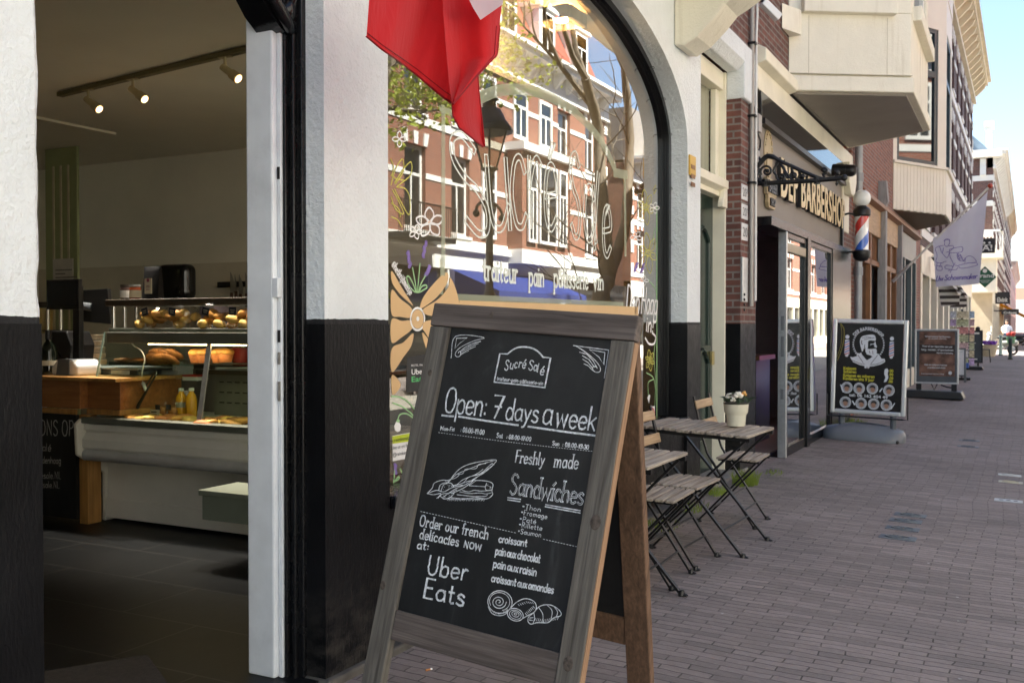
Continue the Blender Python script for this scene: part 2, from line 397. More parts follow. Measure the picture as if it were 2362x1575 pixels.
def smooth(pts, k=6):
    """catmull-rom through points of any dimension"""
    P = [Vector(p) for p in pts]; n = len(P); out = []; cl = (P[0] - P[-1]).length < 1e-6
    if n < 3: return P
    for i in range(n - 1):
        p0 = P[i-1] if i else (P[-2] if cl else P[0] * 2 - P[1]); p1 = P[i]; p2 = P[i+1]; p3 = P[i+2] if i + 2 < n else (P[1] if cl else P[-1] * 2 - P[-2])
        for j in range(k):
            t = j / k; out.append(.5 * ((2*p1) + (p2 - p0)*t + (2*p0 - 5*p1 + 4*p2 - p3)*t*t + (3*p1 - p0 - 3*p2 + p3)*t**3))
    out.append(P[-1]); return out
def tw(s, gap=.1, sp=.28): return sum((sp if c == ' ' else GL[c][0] + gap) for c in s) - gap
class Pl:
    """a flat face: photo measurements land on it as points of its own plane"""
    def __init__(s, o, n, lift=.0012, inv=None):
        s.o = Vector(o); s.n = Vector(n).normalized(); s.k = 0; s.lift = lift; s.inv = inv
    def __call__(s, u, v):
        d = ray(u, v); t = (s.o - CAM).dot(s.n) / d.dot(s.n); return CAM + d * t
    def z(s): s.k += 1; return s.n * (s.lift + (s.k % 9) * .00012)
    def fix(s, vs): return [s.inv @ Vector(p) for p in vs] if s.inv else vs
    def line(s, mb, pts, w, sm=False, lift=0):
        q = [s(*p) for p in (smooth(pts, 5) if sm else pts)]; z = s.z() + s.n * lift
        b = MB(); b.ribbon([p + z for p in q], w, s.n); mb.add(s.fix(b.v), b.f)
    def fill(s, mb, pts, sm=False, lift=0):
        q = [s(*p) for p in (smooth(pts, 5) if sm else pts)]; z = s.z() + s.n * lift; mb.add(s.fix([p + z for p in q]), [list(range(len(q)))])
    def glyph(s, mb, ch, o, ex, ey, w, jit=0, style='pen', lift=0):
        for sm, st in GL[ch][1]:
            pts = smooth(st, 5) if sm else [Vector(p) for p in st]
            if style == 'pen' and not sm:
                pts = [Vector(p) for p in pts]
            q = [o + ex * (p[0] + random.uniform(-jit, jit)) + ey * (p[1] + random.uniform(-jit, jit)) for p in pts]
            z = s.z() + s.n * lift
            if style == 'hollow':
                b = MB(); b.ribbon(q, w, s.n); L = b.v[0::2]; Rr = b.v[1::2]
                lp = [Vector(p) for p in L] + [Vector(p) for p in Rr[::-1]] + [Vector(L[0])]
                c = MB(); c.ribbon([p + z for p in lp], w * .26, s.n); mb.add(s.fix(c.v), c.f)
            else:
                b = MB(); ws = [w * random.uniform(.86, 1.12) for _ in q] if jit else w
                b.ribbon([p + z for p in q], ws, s.n); mb.add(s.fix(b.v), b.f)
    def text(s, mb, txt, a, b, hpx, w, du=0, jit=.012, style='pen', gap=.1, sp=.28, lift=0, serif=False):
        """txt along the baseline a..b (photo units), capital height hpx"""
        p0 = s(*a); p1 = s(*b); p2 = s(a[0] + du, a[1] - hpx); ex = (p1 - p0) / tw(txt, gap, sp); ey = p2 - p0; x = 0
        for ch in txt:
            if ch == ' ': x += sp; continue
            s.glyph(mb, ch, p0 + ex * x, ex, ey, w, jit, style, lift)
            if serif:
                for sm, st in GL[ch][1]:
                    if not sm and len(st) == 2 and abs(st[0][0] - st[1][0]) < .02 and abs(st[0][1] - st[1][1]) > .2:
                        for e in st:
                            q = p0 + ex * x; z = s.z(); bb = MB(); bb.ribbon([q + ex * (e[0] - .08) + ey * e[1] + z, q + ex * (e[0] + .08) + ey * e[1] + z], w * .8, s.n); mb.add(s.fix(bb.v), bb.f)
            x += GL[ch][0] + gap
def fontmesh(txt, bold=0, ext=0, sp=1.0):
    cu = bpy.data.curves.new("t", 'FONT'); cu.body = txt; cu.size = 1; cu.offset = bold; cu.extrude = ext; cu.space_character = sp; cu.resolution_u = 4
    o = bpy.data.objects.new("t", cu); me = bpy.data.meshes.new_from_object(o)
    vs = [tuple(v.co) for v in me.vertices]; fs = [list(p.vertices) for p in me.polygons]
    bpy.data.objects.remove(o); bpy.data.curves.remove(cu); bpy.data.meshes.remove(me); return vs, fs
def print_on(mb, pl, txt, a, b, hpx, du=0, bold=0, ext=0, lift=0, caps=.73, sp=1.0, mirror=False):
    vs, fs = fontmesh(txt, bold, 1 if ext else 0, sp); xs = [v[0] for v in vs]; x0, x1 = min(xs), max(xs)
    p0 = pl(*a); p1 = pl(*b); p2 = pl(a[0] + du, a[1] - hpx); ex = (p1 - p0) / (x1 - x0); ey = (p2 - p0) / caps
    z = pl.z() + pl.n * lift
    mb.add(pl.fix([p0 + ex * (v[0] - x0) + ey * v[1] + z + pl.n * (v[2] * ext) for v in vs]), fs)
def circ(u, v, r, n=20, k=1.0): return [(u + r * cos(2*pi*i/n), v + k * r * sin(2*pi*i/n)) for i in range(n)]
def recalc(o):
    import bmesh
    bm = bmesh.new(); bm.from_mesh(o.data); bmesh.ops.recalc_face_normals(bm, faces=bm.faces); bm.to_mesh(o.data); bm.free(); return o
# ================================================================== SETTING
def paver():
    m, n, b = newmat("clay_pavers"); tc = n.nodes.new("ShaderNodeTexCoord"); ob = tc.outputs["Object"]
    ns = node(n, "ShaderNodeTexNoise", Scale=1.1, Detail=2); n.links.new(ob, ns.inputs["Vector"])
    n2 = node(n, "ShaderNodeTexNoise", Scale=9, Detail=2); n.links.new(ob, n2.inputs["Vector"])
    a = mixc(n, .085, ob, ns.outputs["Color"], 'ADD'); a = mixc(n, .02, a, n2.outputs["Color"], 'ADD')
    br = node(n, "ShaderNodeTexBrick"); n.links.new(a, br.inputs["Vector"]); br.offset = .5
    mort = ramp(n, noise(n, coords(n, (1.2, 3, 1)), 1.6, 5, .65), [(.42, (.22,.185,.165)), (.60, (.085,.073,.066))])
    for k, v in (("Color1", (.365,.305,.278,1)), ("Color2", (.240,.205,.188,1))): br.inputs[k].default_value = v
    n.links.new(mort, br.inputs["Mortar"])
    for k, v in (("Scale", 1), ("Mortar Size", .0036), ("Mortar Smooth", .35), ("Bias", -.1), ("Brick Width", .205), ("Row Height", .0545)): br.inputs[k].default_value = v
    f = noise(n, ob, .55, 5, .6); g = noise(n, ob, 26, 5, .7)
    c = mixc(n, .65, br.outputs[0], ramp(n, f, [(.32, (.56,.55,.53)), (.68, (1,.98,.97))]), 'MULTIPLY')
    c = mixc(n, .5, c, ramp(n, g, [(.25, (.6,.58,.57)), (.65, (1,1,1))]), 'MULTIPLY')
    # pale specks of mortar and gum
    sp = noise(n, ob, 34, 2, .4); sm = ramp(n, sp, [(.745, (0,0,0)), (.765, (1,1,1))]); c = mixc(n, mathn(n, 'MULTIPLY', sm, .35), c, (.36,.34,.32))
    sx = n.nodes.new("ShaderNodeSeparateXYZ"); n.links.new(ob, sx.inputs[0])
    # moss in the joints near the house wall
    ms = mathn(n, 'MULTIPLY', mathn(n, 'SUBTRACT', 1, mathn(n, 'MULTIPLY', mathn(n, 'ABSOLUTE', mathn(n, 'ADD', sx.outputs[0], 2.1)), 1.3), True), ramp(n, noise(n, ob, 2.6, 4), [(.48, (0,0,0)), (.62, (1,1,1))]))
    c = mixc(n, mathn(n, 'MULTIPLY', ms, mathn(n, 'ADD', mathn(n, 'MULTIPLY', br.outputs["Fac"], .6), .22)), c, (.06,.075,.025))
    n.links.new(c, b.inputs["Base Color"]); b.inputs["Roughness"].default_value = .78
    h = mathn(n, 'ADD', mathn(n, 'MULTIPLY', br.outputs["Fac"], -1), mathn(n, 'ADD', mathn(n, 'MULTIPLY', g, .45), mathn(n, 'MULTIPLY', noise(n, ob, 5), .9))); bump(n, b, h, .75, .012)
    return m
PAVER = paver()
KERB = 1.55
m = MB(); m.grid(lambda a, b: (-9 + a * (KERB + 9), -25 + 255 * b, gz(max(-9 + a * (KERB + 9), -2.6))), 24, 60)
tag(m.build("pavement", PAVER), kind='structure')
ASPH = mat("asphalt", (.055,.055,.057), .85, var=.25, vs=14, bmp=.4, bs=140)
rz = gz(KERB) - .11
m = MB(); m.box(KERB, KERB + .14, -25, 230, rz - .1, gz(KERB) + .004); tag(m.build("kerb", STONE), kind='structure')
m = MB(); m.add([(-400,-400,rz-.5),(400,-400,rz-.5),(400,600,rz-.5),(-400,600,rz-.5)], [(0,1,2,3)]); tag(m.build("ground", ASPH), kind='structure')
m = MB(); m.add([(KERB+.14,-25,rz),(7.2,-25,rz),(7.2,230,rz),(KERB+.14,230,rz)], [(0,1,2,3)]); tag(m.build("road", mat("road_clinker", (.27,.25,.21), .85, var=.2, vs=8, bmp=.3, bs=60)), kind='structure')
m = MB(); m.box(7.2, 16, -25, 230, rz - .2, rz + .12); tag(m.build("opposite_pavement", PAVER), kind='structure')
# ================================================================== CAFE BUILDING
AC, AA, AZ, AB = 5.23, 1.95, 2.66, .80           # arched shop window: centre, half width, springing height, rise
def arch(a, b, n=28, dz=0): return [(AC - a * cos(pi * i / n), AZ + dz + b * sin(pi * i / n)) for i in range(n + 1)]
cafe = thing("cafe_building", "white rendered cafe with black plinth, open doorway and big arched shop window", "building", (FX, 3, 0))
XI = FX - .125                                  # window frame plane
m = MB()
def wall_plane(mb, ar, z0, z1, x):              # wall round the arch
    for (a, b) in zip(ar[:-1], ar[1:]): mb.add([(x, a[0], a[1]), (x, b[0], b[1]), (x, b[0], z1), (x, a[0], z1)], [(0,1,2,3)])
AR = arch(AA, AB, 40)
wall_plane(m, AR, 0, 4.2, FX)
for (a, b) in zip(AR[:-1], AR[1:]): m.add([(FX, a[0], a[1]), (FX - .30, a[0], a[1]), (FX - .30, b[0], b[1]), (FX, b[0], b[1])], [(0,1,2,3)])
m.box(FX - .42, FX, -1.6, 1.70, 1.33, 4.2); m.box(FX - .10, FX, 2.877, AC - AA, 1.33, 4.2)
m.box(FX - .42, FX - .10, 2.96, AC - AA, 1.33, 4.2)
m.box(FX - .42, FX, AC + AA, 7.51, 1.33, 4.2); m.box(FX - .30, FX, 1.71, 2.877, 2.95, 4.2)
m.box(FX - 8, FX, -1.6, 7.51, 4.2, 11.0)
rn = random.Random(2); jz = [rn.uniform(-.004, .004) for _ in range(80)]
def rough_corner(mb, z0, z1, n):
    vs = []
    for k in range(n + 1): z = z0 + (z1 - z0) * k / n; j = jz[k % 80]; vs += [(FX + .002, 1.60, z), (FX + .002, 1.70 + j * .5, z), (FX - .006, 1.712 + j, z), (FX - .42, 1.712 + j * .4, z)]
    mb.add(vs, [(4*k + i, 4*k + i + 1, 4*k + i + 5, 4*k + i + 4) for k in range(n) for i in range(3)])
rough_corner(m, 1.33, 4.2, 70)
m.build("wall", WHITE, cafe)
m = MB()
m.box(FX - .42, FX + .004, -1.6, 1.714, -.05, 1.334); m.box(FX - .10, FX + .004, 2.873, AC - AA + .003, -.05, 1.334); m.box(FX - .42, FX - .1, 2.96, AC - AA + .003, -.05, 1.334)
m.box(FX - .42, FX + .004, AC + AA - .003, 7.513, -.05, 1.334)
m.box(FX - .30, FX - .02, AC - AA + .003, AC + AA - .003, .14, .60)
m.build("plinth", BLACKR, cafe)
m = MB(); m.box(FX - .3, FX + .03, 2.86, 7.5, -.06, .05); m.build("stone_footing", mat("dark_stone", (.09,.082,.07), .85, var=.3, vs=9, bmp=.4, bs=60), cafe, bevel=.01)
m = MB(); m.box(FX - .32, FX + .03, AC - AA + .01, AC + AA - .01, .60, .65); m.build("window_sill", BLACKG, cafe, bevel=.006)
# arched frame
def ring(mb, a, b, w, x0, x1, zb):
    o = [(AC - a, zb)] + arch(a, b, 40) + [(AC + a, zb)]; i = [(AC - a + w, zb)] + arch(a - w, b - w * .92, 40) + [(AC + a - w, zb)]
    n = len(o); vs = [(x0, *p) for p in o] + [(x0, *p) for p in i] + [(x1, *p) for p in o] + [(x1, *p) for p in i]; fs = []
    for k in range(n - 1):
        fs += [(k, k+1, n+k+1, n+k), (2*n+k, 3*n+k, 3*n+k+1, 2*n+k+1), (n+k, n+k+1, 3*n+k+1, 3*n+k), (k, 2*n+k, 2*n+k+1, k+1)]
    mb.add(vs, fs)
m = MB(); ring(m, AA - .001, AB - .001, .05, XI, XI - .08, .652); ring(m, AA - .05, AB - .046, .02, XI - .02, XI - .085, .652); ring(m, AA - .07, AB - .064, .02, XI - .033, XI - .09, .652)
win = m.build("window_frame", FRAMEB, cafe, smooth="auto")
m = MB()
for zz in (1.95, 2.35, 2.75, 2.98, 3.15):
    yy = AC + AA - .05 if zz <= AZ else AC + AA * sqrt(max(0, 1 - ((zz - AZ) / AB) ** 2)) - .05
    m.tube([(XI + .001, yy, zz), (XI + .02, yy, zz), (XI + .028, yy - .008, zz - .012), (XI + .02, yy - .016, zz - .02)], .0025, 6)
m.build("cup_hook", BLACKM, win)
GXF = XI - .045                                 # outer face of the glass
gp = [(AC - AA + .092, .66)] + arch(AA - .092, AB - .084, 40) + [(AC + AA - .092, .66)]
m = MB(); m.prism(gp, 0, GXF - .008, GXF); recalc(m.build("glass", GLASS, win))
BEIGE = mat("beige_lining", (.66,.47,.23), .6, var=.05)
m = MB(); ring(m, AA - .088, AB - .08, .03, XI - .092, XI - .34, .655); m.build("lining", BEIGE, win)
# ------------------------------------------------------------------ door surround
m = MB(); m.box(FX - .108, FX - .082, 2.855, 2.957, .03, 2.95); m.box(FX - .125, FX - .108, 2.84, 2.957, .03, 2.95); m.box(FX - .138, FX - .125, 2.85, 2.957, .03, 2.95)
m.box(FX - .152, FX - .138, 2.83, 2.957, .03, 2.95)
m.build("door_frame", BLACKG, cafe, bevel=.004)
m = MB(); m.box(FX - .170, FX - .153, 2.822, 2.95, .045, 2.95); dj0 = m.build("door_post_edge", WHITEP, cafe, bevel=.003)
m = MB(); m.box(FX - .298, FX - .172, 2.80, 2.95, .045, 2.95); m.build("door_post", WHITEP, cafe, bevel=.008)
PL_ = mat("worn_steel", (.30,.28,.25), .45, .6, .35, 30)
for zz, h in ((1.88, .022), (1.29, .022), (1.21, .022), (1.09, .035)):
    m = MB(); m.box(FX - .166, FX - .157, 2.817, 2.823, zz - h, zz + h); m.build("strike_plate", PL_ if zz < 1.25 else BLACKM, dj0)
m = MB(); m.box(FX - .176, FX - .15, 2.80, 2.824, 1.43, 1.50); m.build("lock_keep", WHITEP, dj0, bevel=.003)
# carved black console over the doorway
m = MB(); prof = [(2.855, 2.445), (2.80, 2.46), (2.74, 2.50), (2.67, 2.575), (2.62, 2.62), (2.55, 2.68), (2.48, 2.75), (2.48, 3.02), (2.855, 3.02)]
m.prism(prof, 0, FX - .245, FX - .13)
for k in range(5):
    t = k / 4; m.sph((FX - .125, 2.835 - .20 * t, 2.50 + .20 * t + .03), .035 - .003 * k, 12, 8, (.8, 1, 1.5), .06)
m.tube([(FX - .12, 2.845, 2.46), (FX - .11, 2.80, 2.49), (FX - .11, 2.74, 2.54), (FX - .11, 2.66, 2.62), (FX - .11, 2.56, 2.72)], [.02, .024, .026, .026, .028], 10)
m.tube([(FX - .13, 2.85, 2.50), (FX - .10, 2.835, 2.60), (FX - .10, 2.79, 2.72), (FX - .10, 2.74, 2.85)], [.014, .02, .024, .03], 10)
m.v = [(p[0], p[1], p[2] - .07) for p in m.v]; m.build("carved_console", blackpaint("carved_gloss", .12, .2), cafe, smooth='auto')
m = MB(); m.tube([(FX - .13, 2.80, 2.56), (FX - .098, 2.775, 2.66), (FX - .098, 2.72, 2.80), (FX - .1, 2.68, 2.93)], [.008, .018, .024, .03], 10)
m.tube([(FX - .13, 2.74, 2.62), (FX - .098, 2.71, 2.70), (FX - .098, 2.65, 2.84)], [.006, .014, .02], 10)
m.v = [(p[0], p[1], p[2] - .07) for p in m.v]; m.build("gilded_leaf", mat("worn_gilding", (.42,.34,.25), .5, .2, .35, 40, .4, 80), cafe, smooth='auto')
# cream corbel under the balcony
ya, yb = 6.85, 7.2
m = MB(); cp = [(-2.25, 3.32), (-2.18, 3.31), (-2.08, 3.36), (-1.96, 3.47), (-1.88, 3.56), (-1.80, 3.60), (-1.70, 3.66), (-1.60, 3.78), (-1.55, 3.95), (-2.25, 3.95)]
m.prism(cp, 1, ya, yb); m.box(FX, -1.4, 1.0, 7.35, 3.95, 4.25); m.build("corbel", CREAMP, cafe, bevel=.015)
# hatch left of the door pillar: small tap
m = MB(); m.sph((FX + .03, 1.50, .80), .018, 10, 8); m.tube([(FX, 1.50, .80), (FX + .03, 1.50, .80)], .009, 8); m.build("hose_tap", ALU, cafe, smooth='auto')
# ------------------------------------------------------------------ interior shell
SF = .045; SCL = 3.0; YB = 7.23
INW = mat("interior_wall_paint", (.80,.77,.66), .7, var=.06, vs=1.5, bmp=.05)
m = MB(); m.box(-9.5, FX - .42, YB, YB + .15, 0, 4.2); m.box(-9.6, -9.5, -1.6, YB, 0, 4.2); m.box(-9.5, FX - .42, -1.75, -1.6, 0, 4.2); m.build("interior_wall", INW, cafe)
m = MB(); m.box(-9.5, -3.15, -1.6, YB, SCL, 3.42); m.box(-3.15, FX - .31, -1.6, YB, 3.40, 3.55); m.build("ceiling", mat("ceiling_paint", (.80,.76,.64), .75, var=.05, vs=1.2), cafe)
m = MB(); m.box(-9.5, FX - .43, YB - .012, YB, 1.0, 1.93)
m.build("backsplash", mat("splash_panel", (.66,.61,.49), .25, var=.04), cafe)
m = MB()
for xx in (-4.55, -6.2, -7.3): m.box(xx, xx + .012, YB - .018, YB - .012, 1.0, 1.93)
m.build("panel_seam", mat("seam_strip", (.62,.58,.48), .5), cafe)
def tilemat():
    mm, n, b = newmat("slate_tiles"); ob = coords(n)
    br = node(n, "ShaderNodeTexBrick"); n.links.new(ob, br.inputs["Vector"]); br.offset = .5
    for k, v in (("Color1", (.012,.0135,.0148,1)), ("Color2", (.0085,.0098,.011,1)), ("Mortar", (.05,.049,.047,1)), ("Scale", 1), ("Mortar Size", .005), ("Brick Width", .9), ("Row Height", .45)): br.inputs[k].default_value = v
    f = noise(n, coords(n, (2.2, 1, 1)), 3.2, 6, .65, .8); c = mixc(n, .6, br.outputs[0], ramp(n, f, [(.3, (.5,.5,.5)), (.7, (1,1,1))]), 'MULTIPLY')
    n.links.new(c, b.inputs["Base Color"]); b.inputs["Roughness"].default_value = .42; b.inputs["Specular IOR Level"].default_value = .18; bump(n, b, f, .2, .004); return mm
m = MB(); m.box(-9.5, FX - .02, -1.6, YB, -.05, SF); tag(m.build("shop_floor", tilemat()), kind='structure')
# ------------------------------------------------------------------ vinyl and paint on the shop glass
wp = Pl((GXF, 0, 0), (1, 0, 0), .001)
def vinyl(name, col, a):
    m, n, b = newmat(name); b.inputs["Base Color"].default_value = c4(col); b.inputs["Roughness"].default_value = .55; b.inputs["Alpha"].default_value = a; return m
GRN = vinyl("pale_green_vinyl", (.55,.60,.42), .42); PALE = vinyl("pale_letter_vinyl", (.80,.85,.76), .92); TAN = mat("tan_vinyl", (.64,.42,.20), .55, var=.04)
LILAC = mat("lilac_paint", (.22,.15,.42), .7); YEL = mat("yellow_paint", (.55,.52,.10), .7); LEAFG = mat("green_paint", (.30,.52,.24), .7); WHT = mat("white_vinyl", (.82,.82,.80), .6)
ONG = mat("orange_paint", (.75,.35,.06), .7)
c5 = lambda a, b: (820 + a / 2.178, b / 2.178)
c6 = lambda a, b: (880 + a / 3.484, 650 + b / 3.484)
c1 = lambda a, b: (880 + a / 2.614, 560 + b / 2.614)
ce = lambda a, b: (1380 + a / 2.611, 400 + b / 2.611)
m = MB()
for ch, u0, u1, v0, v1, sl_ in (("S", 505, 640, 665, 1175, 60), ("u", 640, 765, 785, 1150, 25), ("c", 770, 850, 785, 1140, 10), ("r", 858, 928, 790, 1140, 5), ("e", 945, 1013, 825, 1150, 0), ("S", 1078, 1128, 770, 1190, 5), ("a", 1140, 1200, 930, 1215, 8), ("l", 1212, 1240, 870, 1250, -25), ("e", 1240, 1283, 1040, 1285, 0)):
    hh = 1.0 if ch in "Sl" else .55
    o = wp(*c5(u0 + sl_, v1)); ex = (wp(*c5(u1 + sl_, v1)) - o) / max(.2, GL[ch][0]); ey = (wp(*c5(u0 - (sl_ if ch == 'S' else 0), v0)) - o) / hh
    wp.glyph(m, ch, o, ex, ey, .034, 0, 'hollow')
for q in ([(985, 715), (1003, 720), (975, 805), (968, 800), (985, 715)], [(1262, 1025), (1275, 1030), (1258, 1075), (1262, 1025)]): wp.line(m, [c5(*p) for p in q], .012)
m.build("shop_name_lettering", PALE, win)
for t, a, b, h in (("traiteur", (640, 1405), (812, 1422), 120), ("pain", (870, 1432), (945, 1440), 108), ("pâtisserie", (995, 1440), (1168, 1452), 110), ("vin", (1195, 1452), (1245, 1456), 90)):
    m = MB(); wp.text(m, t, c5(*a), c5(*b), h / 2.178, .016, jit=0, serif=True); m.build("trade_lettering", PALE, win)
m = MB()
wp.line(m, [c5(440, 540), c5(440, 1375)], .034); wp.line(m, [c5(425, 548), c5(520, 580), c5(560, 560)], .03)
wp.line(m, [c5(600, 505), c5(700, 462), c5(800, 450), c5(900, 462), c5(1000, 500), c5(1100, 565), c5(1200, 665), c5(1262, 760), c5(1300, 845)], .06, True)
wp.line(m, [c5(1300, 868), c5(1362, 880)], .06); wp.line(m, [c5(1352, 880), c5(1356, 1280)], .04)
m.build("logo_outline", GRN, win)
m = MB(); wp.fill(m, [c5(505, 1476), c5(1345, 1518), c5(1345, 1538), c5(505, 1508)]); wp.fill(m, [c5(425, 1300), c5(440, 1300), c5(440, 1480), c5(425, 1480)]); m.build("green_band", GRN, win)
m = MB(); wp.fill(m, [c5(520, 1509), c5(1420, 1541), c5(1420, 1640), c5(520, 1700)])
# tan windmill petals
hub = (235, 460)
def petal(pts): wp.fill(m, [c1(*p) for p in smooth([Vector(p) for p in pts + [pts[0]]], 5)[:-1]])
petal([(230, 392), (250, 330), (310, 250), (380, 182), (402, 195), (390, 250), (330, 330), (250, 390)])
petal([(252, 398), (340, 340), (400, 270), (413, 210), (450, 290), (468, 390), (440, 410), (330, 440), (262, 430)])
petal([(258, 475), (330, 468), (330, 520), (300, 590), (262, 540), (246, 515)])
petal([(246, 540), (290, 600), (290, 640), (276, 655), (252, 590)])
petal([(185, 372), (120, 270), (60, 170), (62, 240), (110, 310), (170, 365)])
petal([(180, 395), (110, 335), (60, 285), (60, 430), (110, 446), (178, 450)])
petal([(180, 470), (120, 470), (60, 462), (60, 600), (120, 570), (186, 515)])
petal([(190, 545), (130, 600), (60, 640), (62, 780), (130, 690), (178, 620)])
petal([(62, 795), (115, 855), (66, 915)])
wp.fill(m, [c1(*p) for p in circ(216, 460, 36, 24, 1.6)])
m.build("tan_petals", TAN, win)
m = MB(); wp.line(m, [c1(*p) for p in circ(216, 460, 42, 24, 1.6)] + [c1(258, 460)], .01); wp.fill(m, [c1(*p) for p in circ(216, 458, 9, 12, 1.6)], lift=.001)
wp.line(m, [c1(65, 130), c1(100, 190), c1(140, 245), c1(180, 310)], .0)
m.build("hub_ring", WHT, win); m = MB(); wp.text(m, "@hetkrijtmeisje", c1(58, 135), c1(170, 318), 13, .005, du=9, jit=.01); m.build("maker_lettering", WHT, win)
for q in ([(325, 965), (330, 1048), (345, 1100), (375, 1110), (408, 1090), (395, 1060), (375, 1040)],): pass
def flower(cx, cy, r, mb, k=5, ph=0, w=.006):
    for i in range(k):
        a = 2 * pi * i / k + ph; px = (cx + r * cos(a), cy + r * 1.1 * sin(a)); nx, ny = -sin(a), cos(a)
        wp.line(mb, [c5(cx, cy), c5(cx + .6 * r * cos(a) + .32 * r * nx, cy + .6 * r * sin(a) + .32 * r * ny), c5(*px), c5(cx + .6 * r * cos(a) - .32 * r * nx, cy + .6 * r * sin(a) - .32 * r * ny), c5(cx, cy)], w, True)
for fa in ((372, 1120, 70, 5, .9, .009), (300, 1165, 34, 5, 0, .006), (220, 700, 36, 4, 0, .006), (1500, 1045, 26, 5, 0, .006), (1408, 1190, 30, 5, .4, .006), (1450, 1410, 22, 4, 0, .006)):
    m = MB(); flower(fa[0], fa[1], fa[2], m, fa[3], fa[4], fa[5]); m.build("flower_drawing", WHT, win)
m = MB()
wp.text(m, "Den Haag", ce(165, 835), ce(352, 850), 62, .017, du=4, jit=.01, gap=.06, sp=.16); wp.text(m, "in!", ce(285, 950), ce(330, 955), 38, .017, du=3, jit=.01)
wp.line(m, [ce(325, 960), ce(345, 985), ce(335, 1025), ce(305, 1025), ce(282, 990)], .016, True)
m.build("city_lettering", WHT, win)
for q in ([(75, 1105), (80, 1130), (95, 1140), (112, 1132), (115, 1100), (100, 1072), (85, 1080), (75, 1105)],): m = MB(); wp.fill(m, [c1(*p) for p in q[:-1]]); m.build("snowdrop_drawing", WHT, win)
for q in ([(305, 1330), (312, 1335), (305, 1385), (295, 1350)],): m = MB(); wp.fill(m, [ce(*p) for p in q]); m.build("snowdrop_drawing", WHT, win)
m = MB()
for q in ([(230, 125), (215, 300)], [(185, 150), (200, 230), (210, 300)], [(265, 195), (235, 250), (220, 300)], [(60, 925), (110, 930), (160, 960), (210, 1020)], [(66, 965), (120, 985), (170, 1020), (205, 1060)], [(95, 1070), (110, 1035), (150, 1030), (198, 1060)], [(78, 1370), (72, 1450)], [(130, 1400), (110, 1360)], [(74, 1440), (100, 1410), (104, 1420), (80, 1440)], [(200, 298), (165, 260), (150, 210), (165, 205), (190, 250), (206, 298)], [(225, 298), (240, 265), (265, 255), (272, 270), (250, 285), (228, 298)]): wp.line(m, [c1(*p) for p in q], .007, True)
m.build("stem_drawing", LEAFG, win); m = MB()
for q in ([(300, 1330), (300, 1260), (330, 1240)], [(290, 1200), (330, 1230), (345, 1300)], [(345, 1000), (335, 1100), (345, 1250), (340, 1400)], [(300, 640), (345, 700), (350, 800)], [(340, 330), (325, 420)]): wp.line(m, [ce(*p) for p in q], .008, True)
wp.line(m, [ce(352, 200), ce(352, 1490)], .016); wp.fill(m, [c1(85, 1075), c1(95, 1060), c1(112, 1070), c1(100, 1085)])
m.build("stem_drawing", LEAFG, win)
for cx, cy, s_ in ((285, 205, 1.0), (300, 480, 1.15), (310, 1125, .6)):
    m = MB()
    for k in range(6):
        a = 2 * pi * k / 6 + .3; L = 95 * s_; nx, ny = -sin(a), cos(a)
        q = [(cx + 12 * cos(a), cy + 15 * sin(a)), (cx + .3 * L * cos(a) + 17 * s_ * nx, cy + .6 * L * sin(a) + 17 * s_ * ny), (cx + .48 * L * cos(a), cy + 1.15 * L * sin(a)), (cx + .3 * L * cos(a) - 17 * s_ * nx, cy + .6 * L * sin(a) - 17 * s_ * ny), (cx + 12 * cos(a), cy + 15 * sin(a))]
        wp.line(m, [ce(*p) for p in q], .006, True)
        wp.line(m, [ce(cx, cy), ce(cx + .36 * L * cos(a), cy + .8 * L * sin(a))], .004)
    wp.line(m, [ce(*p) for p in circ(cx, cy, 14 * s_)] , .005); m.build("daffodil_drawing", YEL, win)
m = MB()
for q in ([(335, 90), (345, 70), (348, 100), (335, 125), (330, 100), (335, 90)],): wp.line(m, [ce(*p) for p in q], .005)
m.build("bud_drawing", YEL, win); m = MB()
for q in ([(178, 930), (200, 850), (235, 800), (240, 860), (200, 925)], [(195, 920), (240, 850), (278, 815), (275, 880), (210, 935)], [(205, 940), (250, 950), (272, 1000), (268, 1080), (225, 1010), (195, 950)], [(185, 955), (215, 1010), (240, 1075), (200, 1050), (178, 990)], [(178, 880), (205, 900), (240, 905)], [(180, 1090), (210, 1105), (232, 1140)], [(178, 1020), (215, 1050), (225, 1090)], [(176, 800), (190, 840), (182, 880)]): wp.line(m, [c5(*p) for p in q], .0055, True)
m.build("yellow_flower_drawing", YEL, win)
for cx, cy, h, sl_ in ((165, 105, 50, .5), (278, 172, 30, -.9), (258, 45, 50, -.5)):
    m = MB()
    for k in range(10): wp.line(m, [c1(*p) for p in circ(cx + sl_ * (k - 5) * 3 + random.uniform(-6, 6), cy + (k - 5) * h / 5, 7, 8)] , .005)
    m.build("lavender_drawing", LILAC, win)
for cx, cy in ((265, 575), (225, 570)):
    m = MB()
    for k in range(6): wp.fill(m, [ce(*p) for p in circ(cx - (k - 3) * 3, cy + (k - 3) * 9, 8, 8)])
    m.build("lavender_drawing", LILAC, win)
m = MB()
for k in range(7): wp.fill(m, [c1(*p) for p in circ(84 + random.uniform(-6, 6), 1335 + k * 9, 9, 8)])
m.build("lavender_drawing", LILAC, win)
m = MB(); wp.fill(m, [c5(*p) for p in circ(372, 1118, 7, 10)]); m.build("flower_eye", ONG, win)
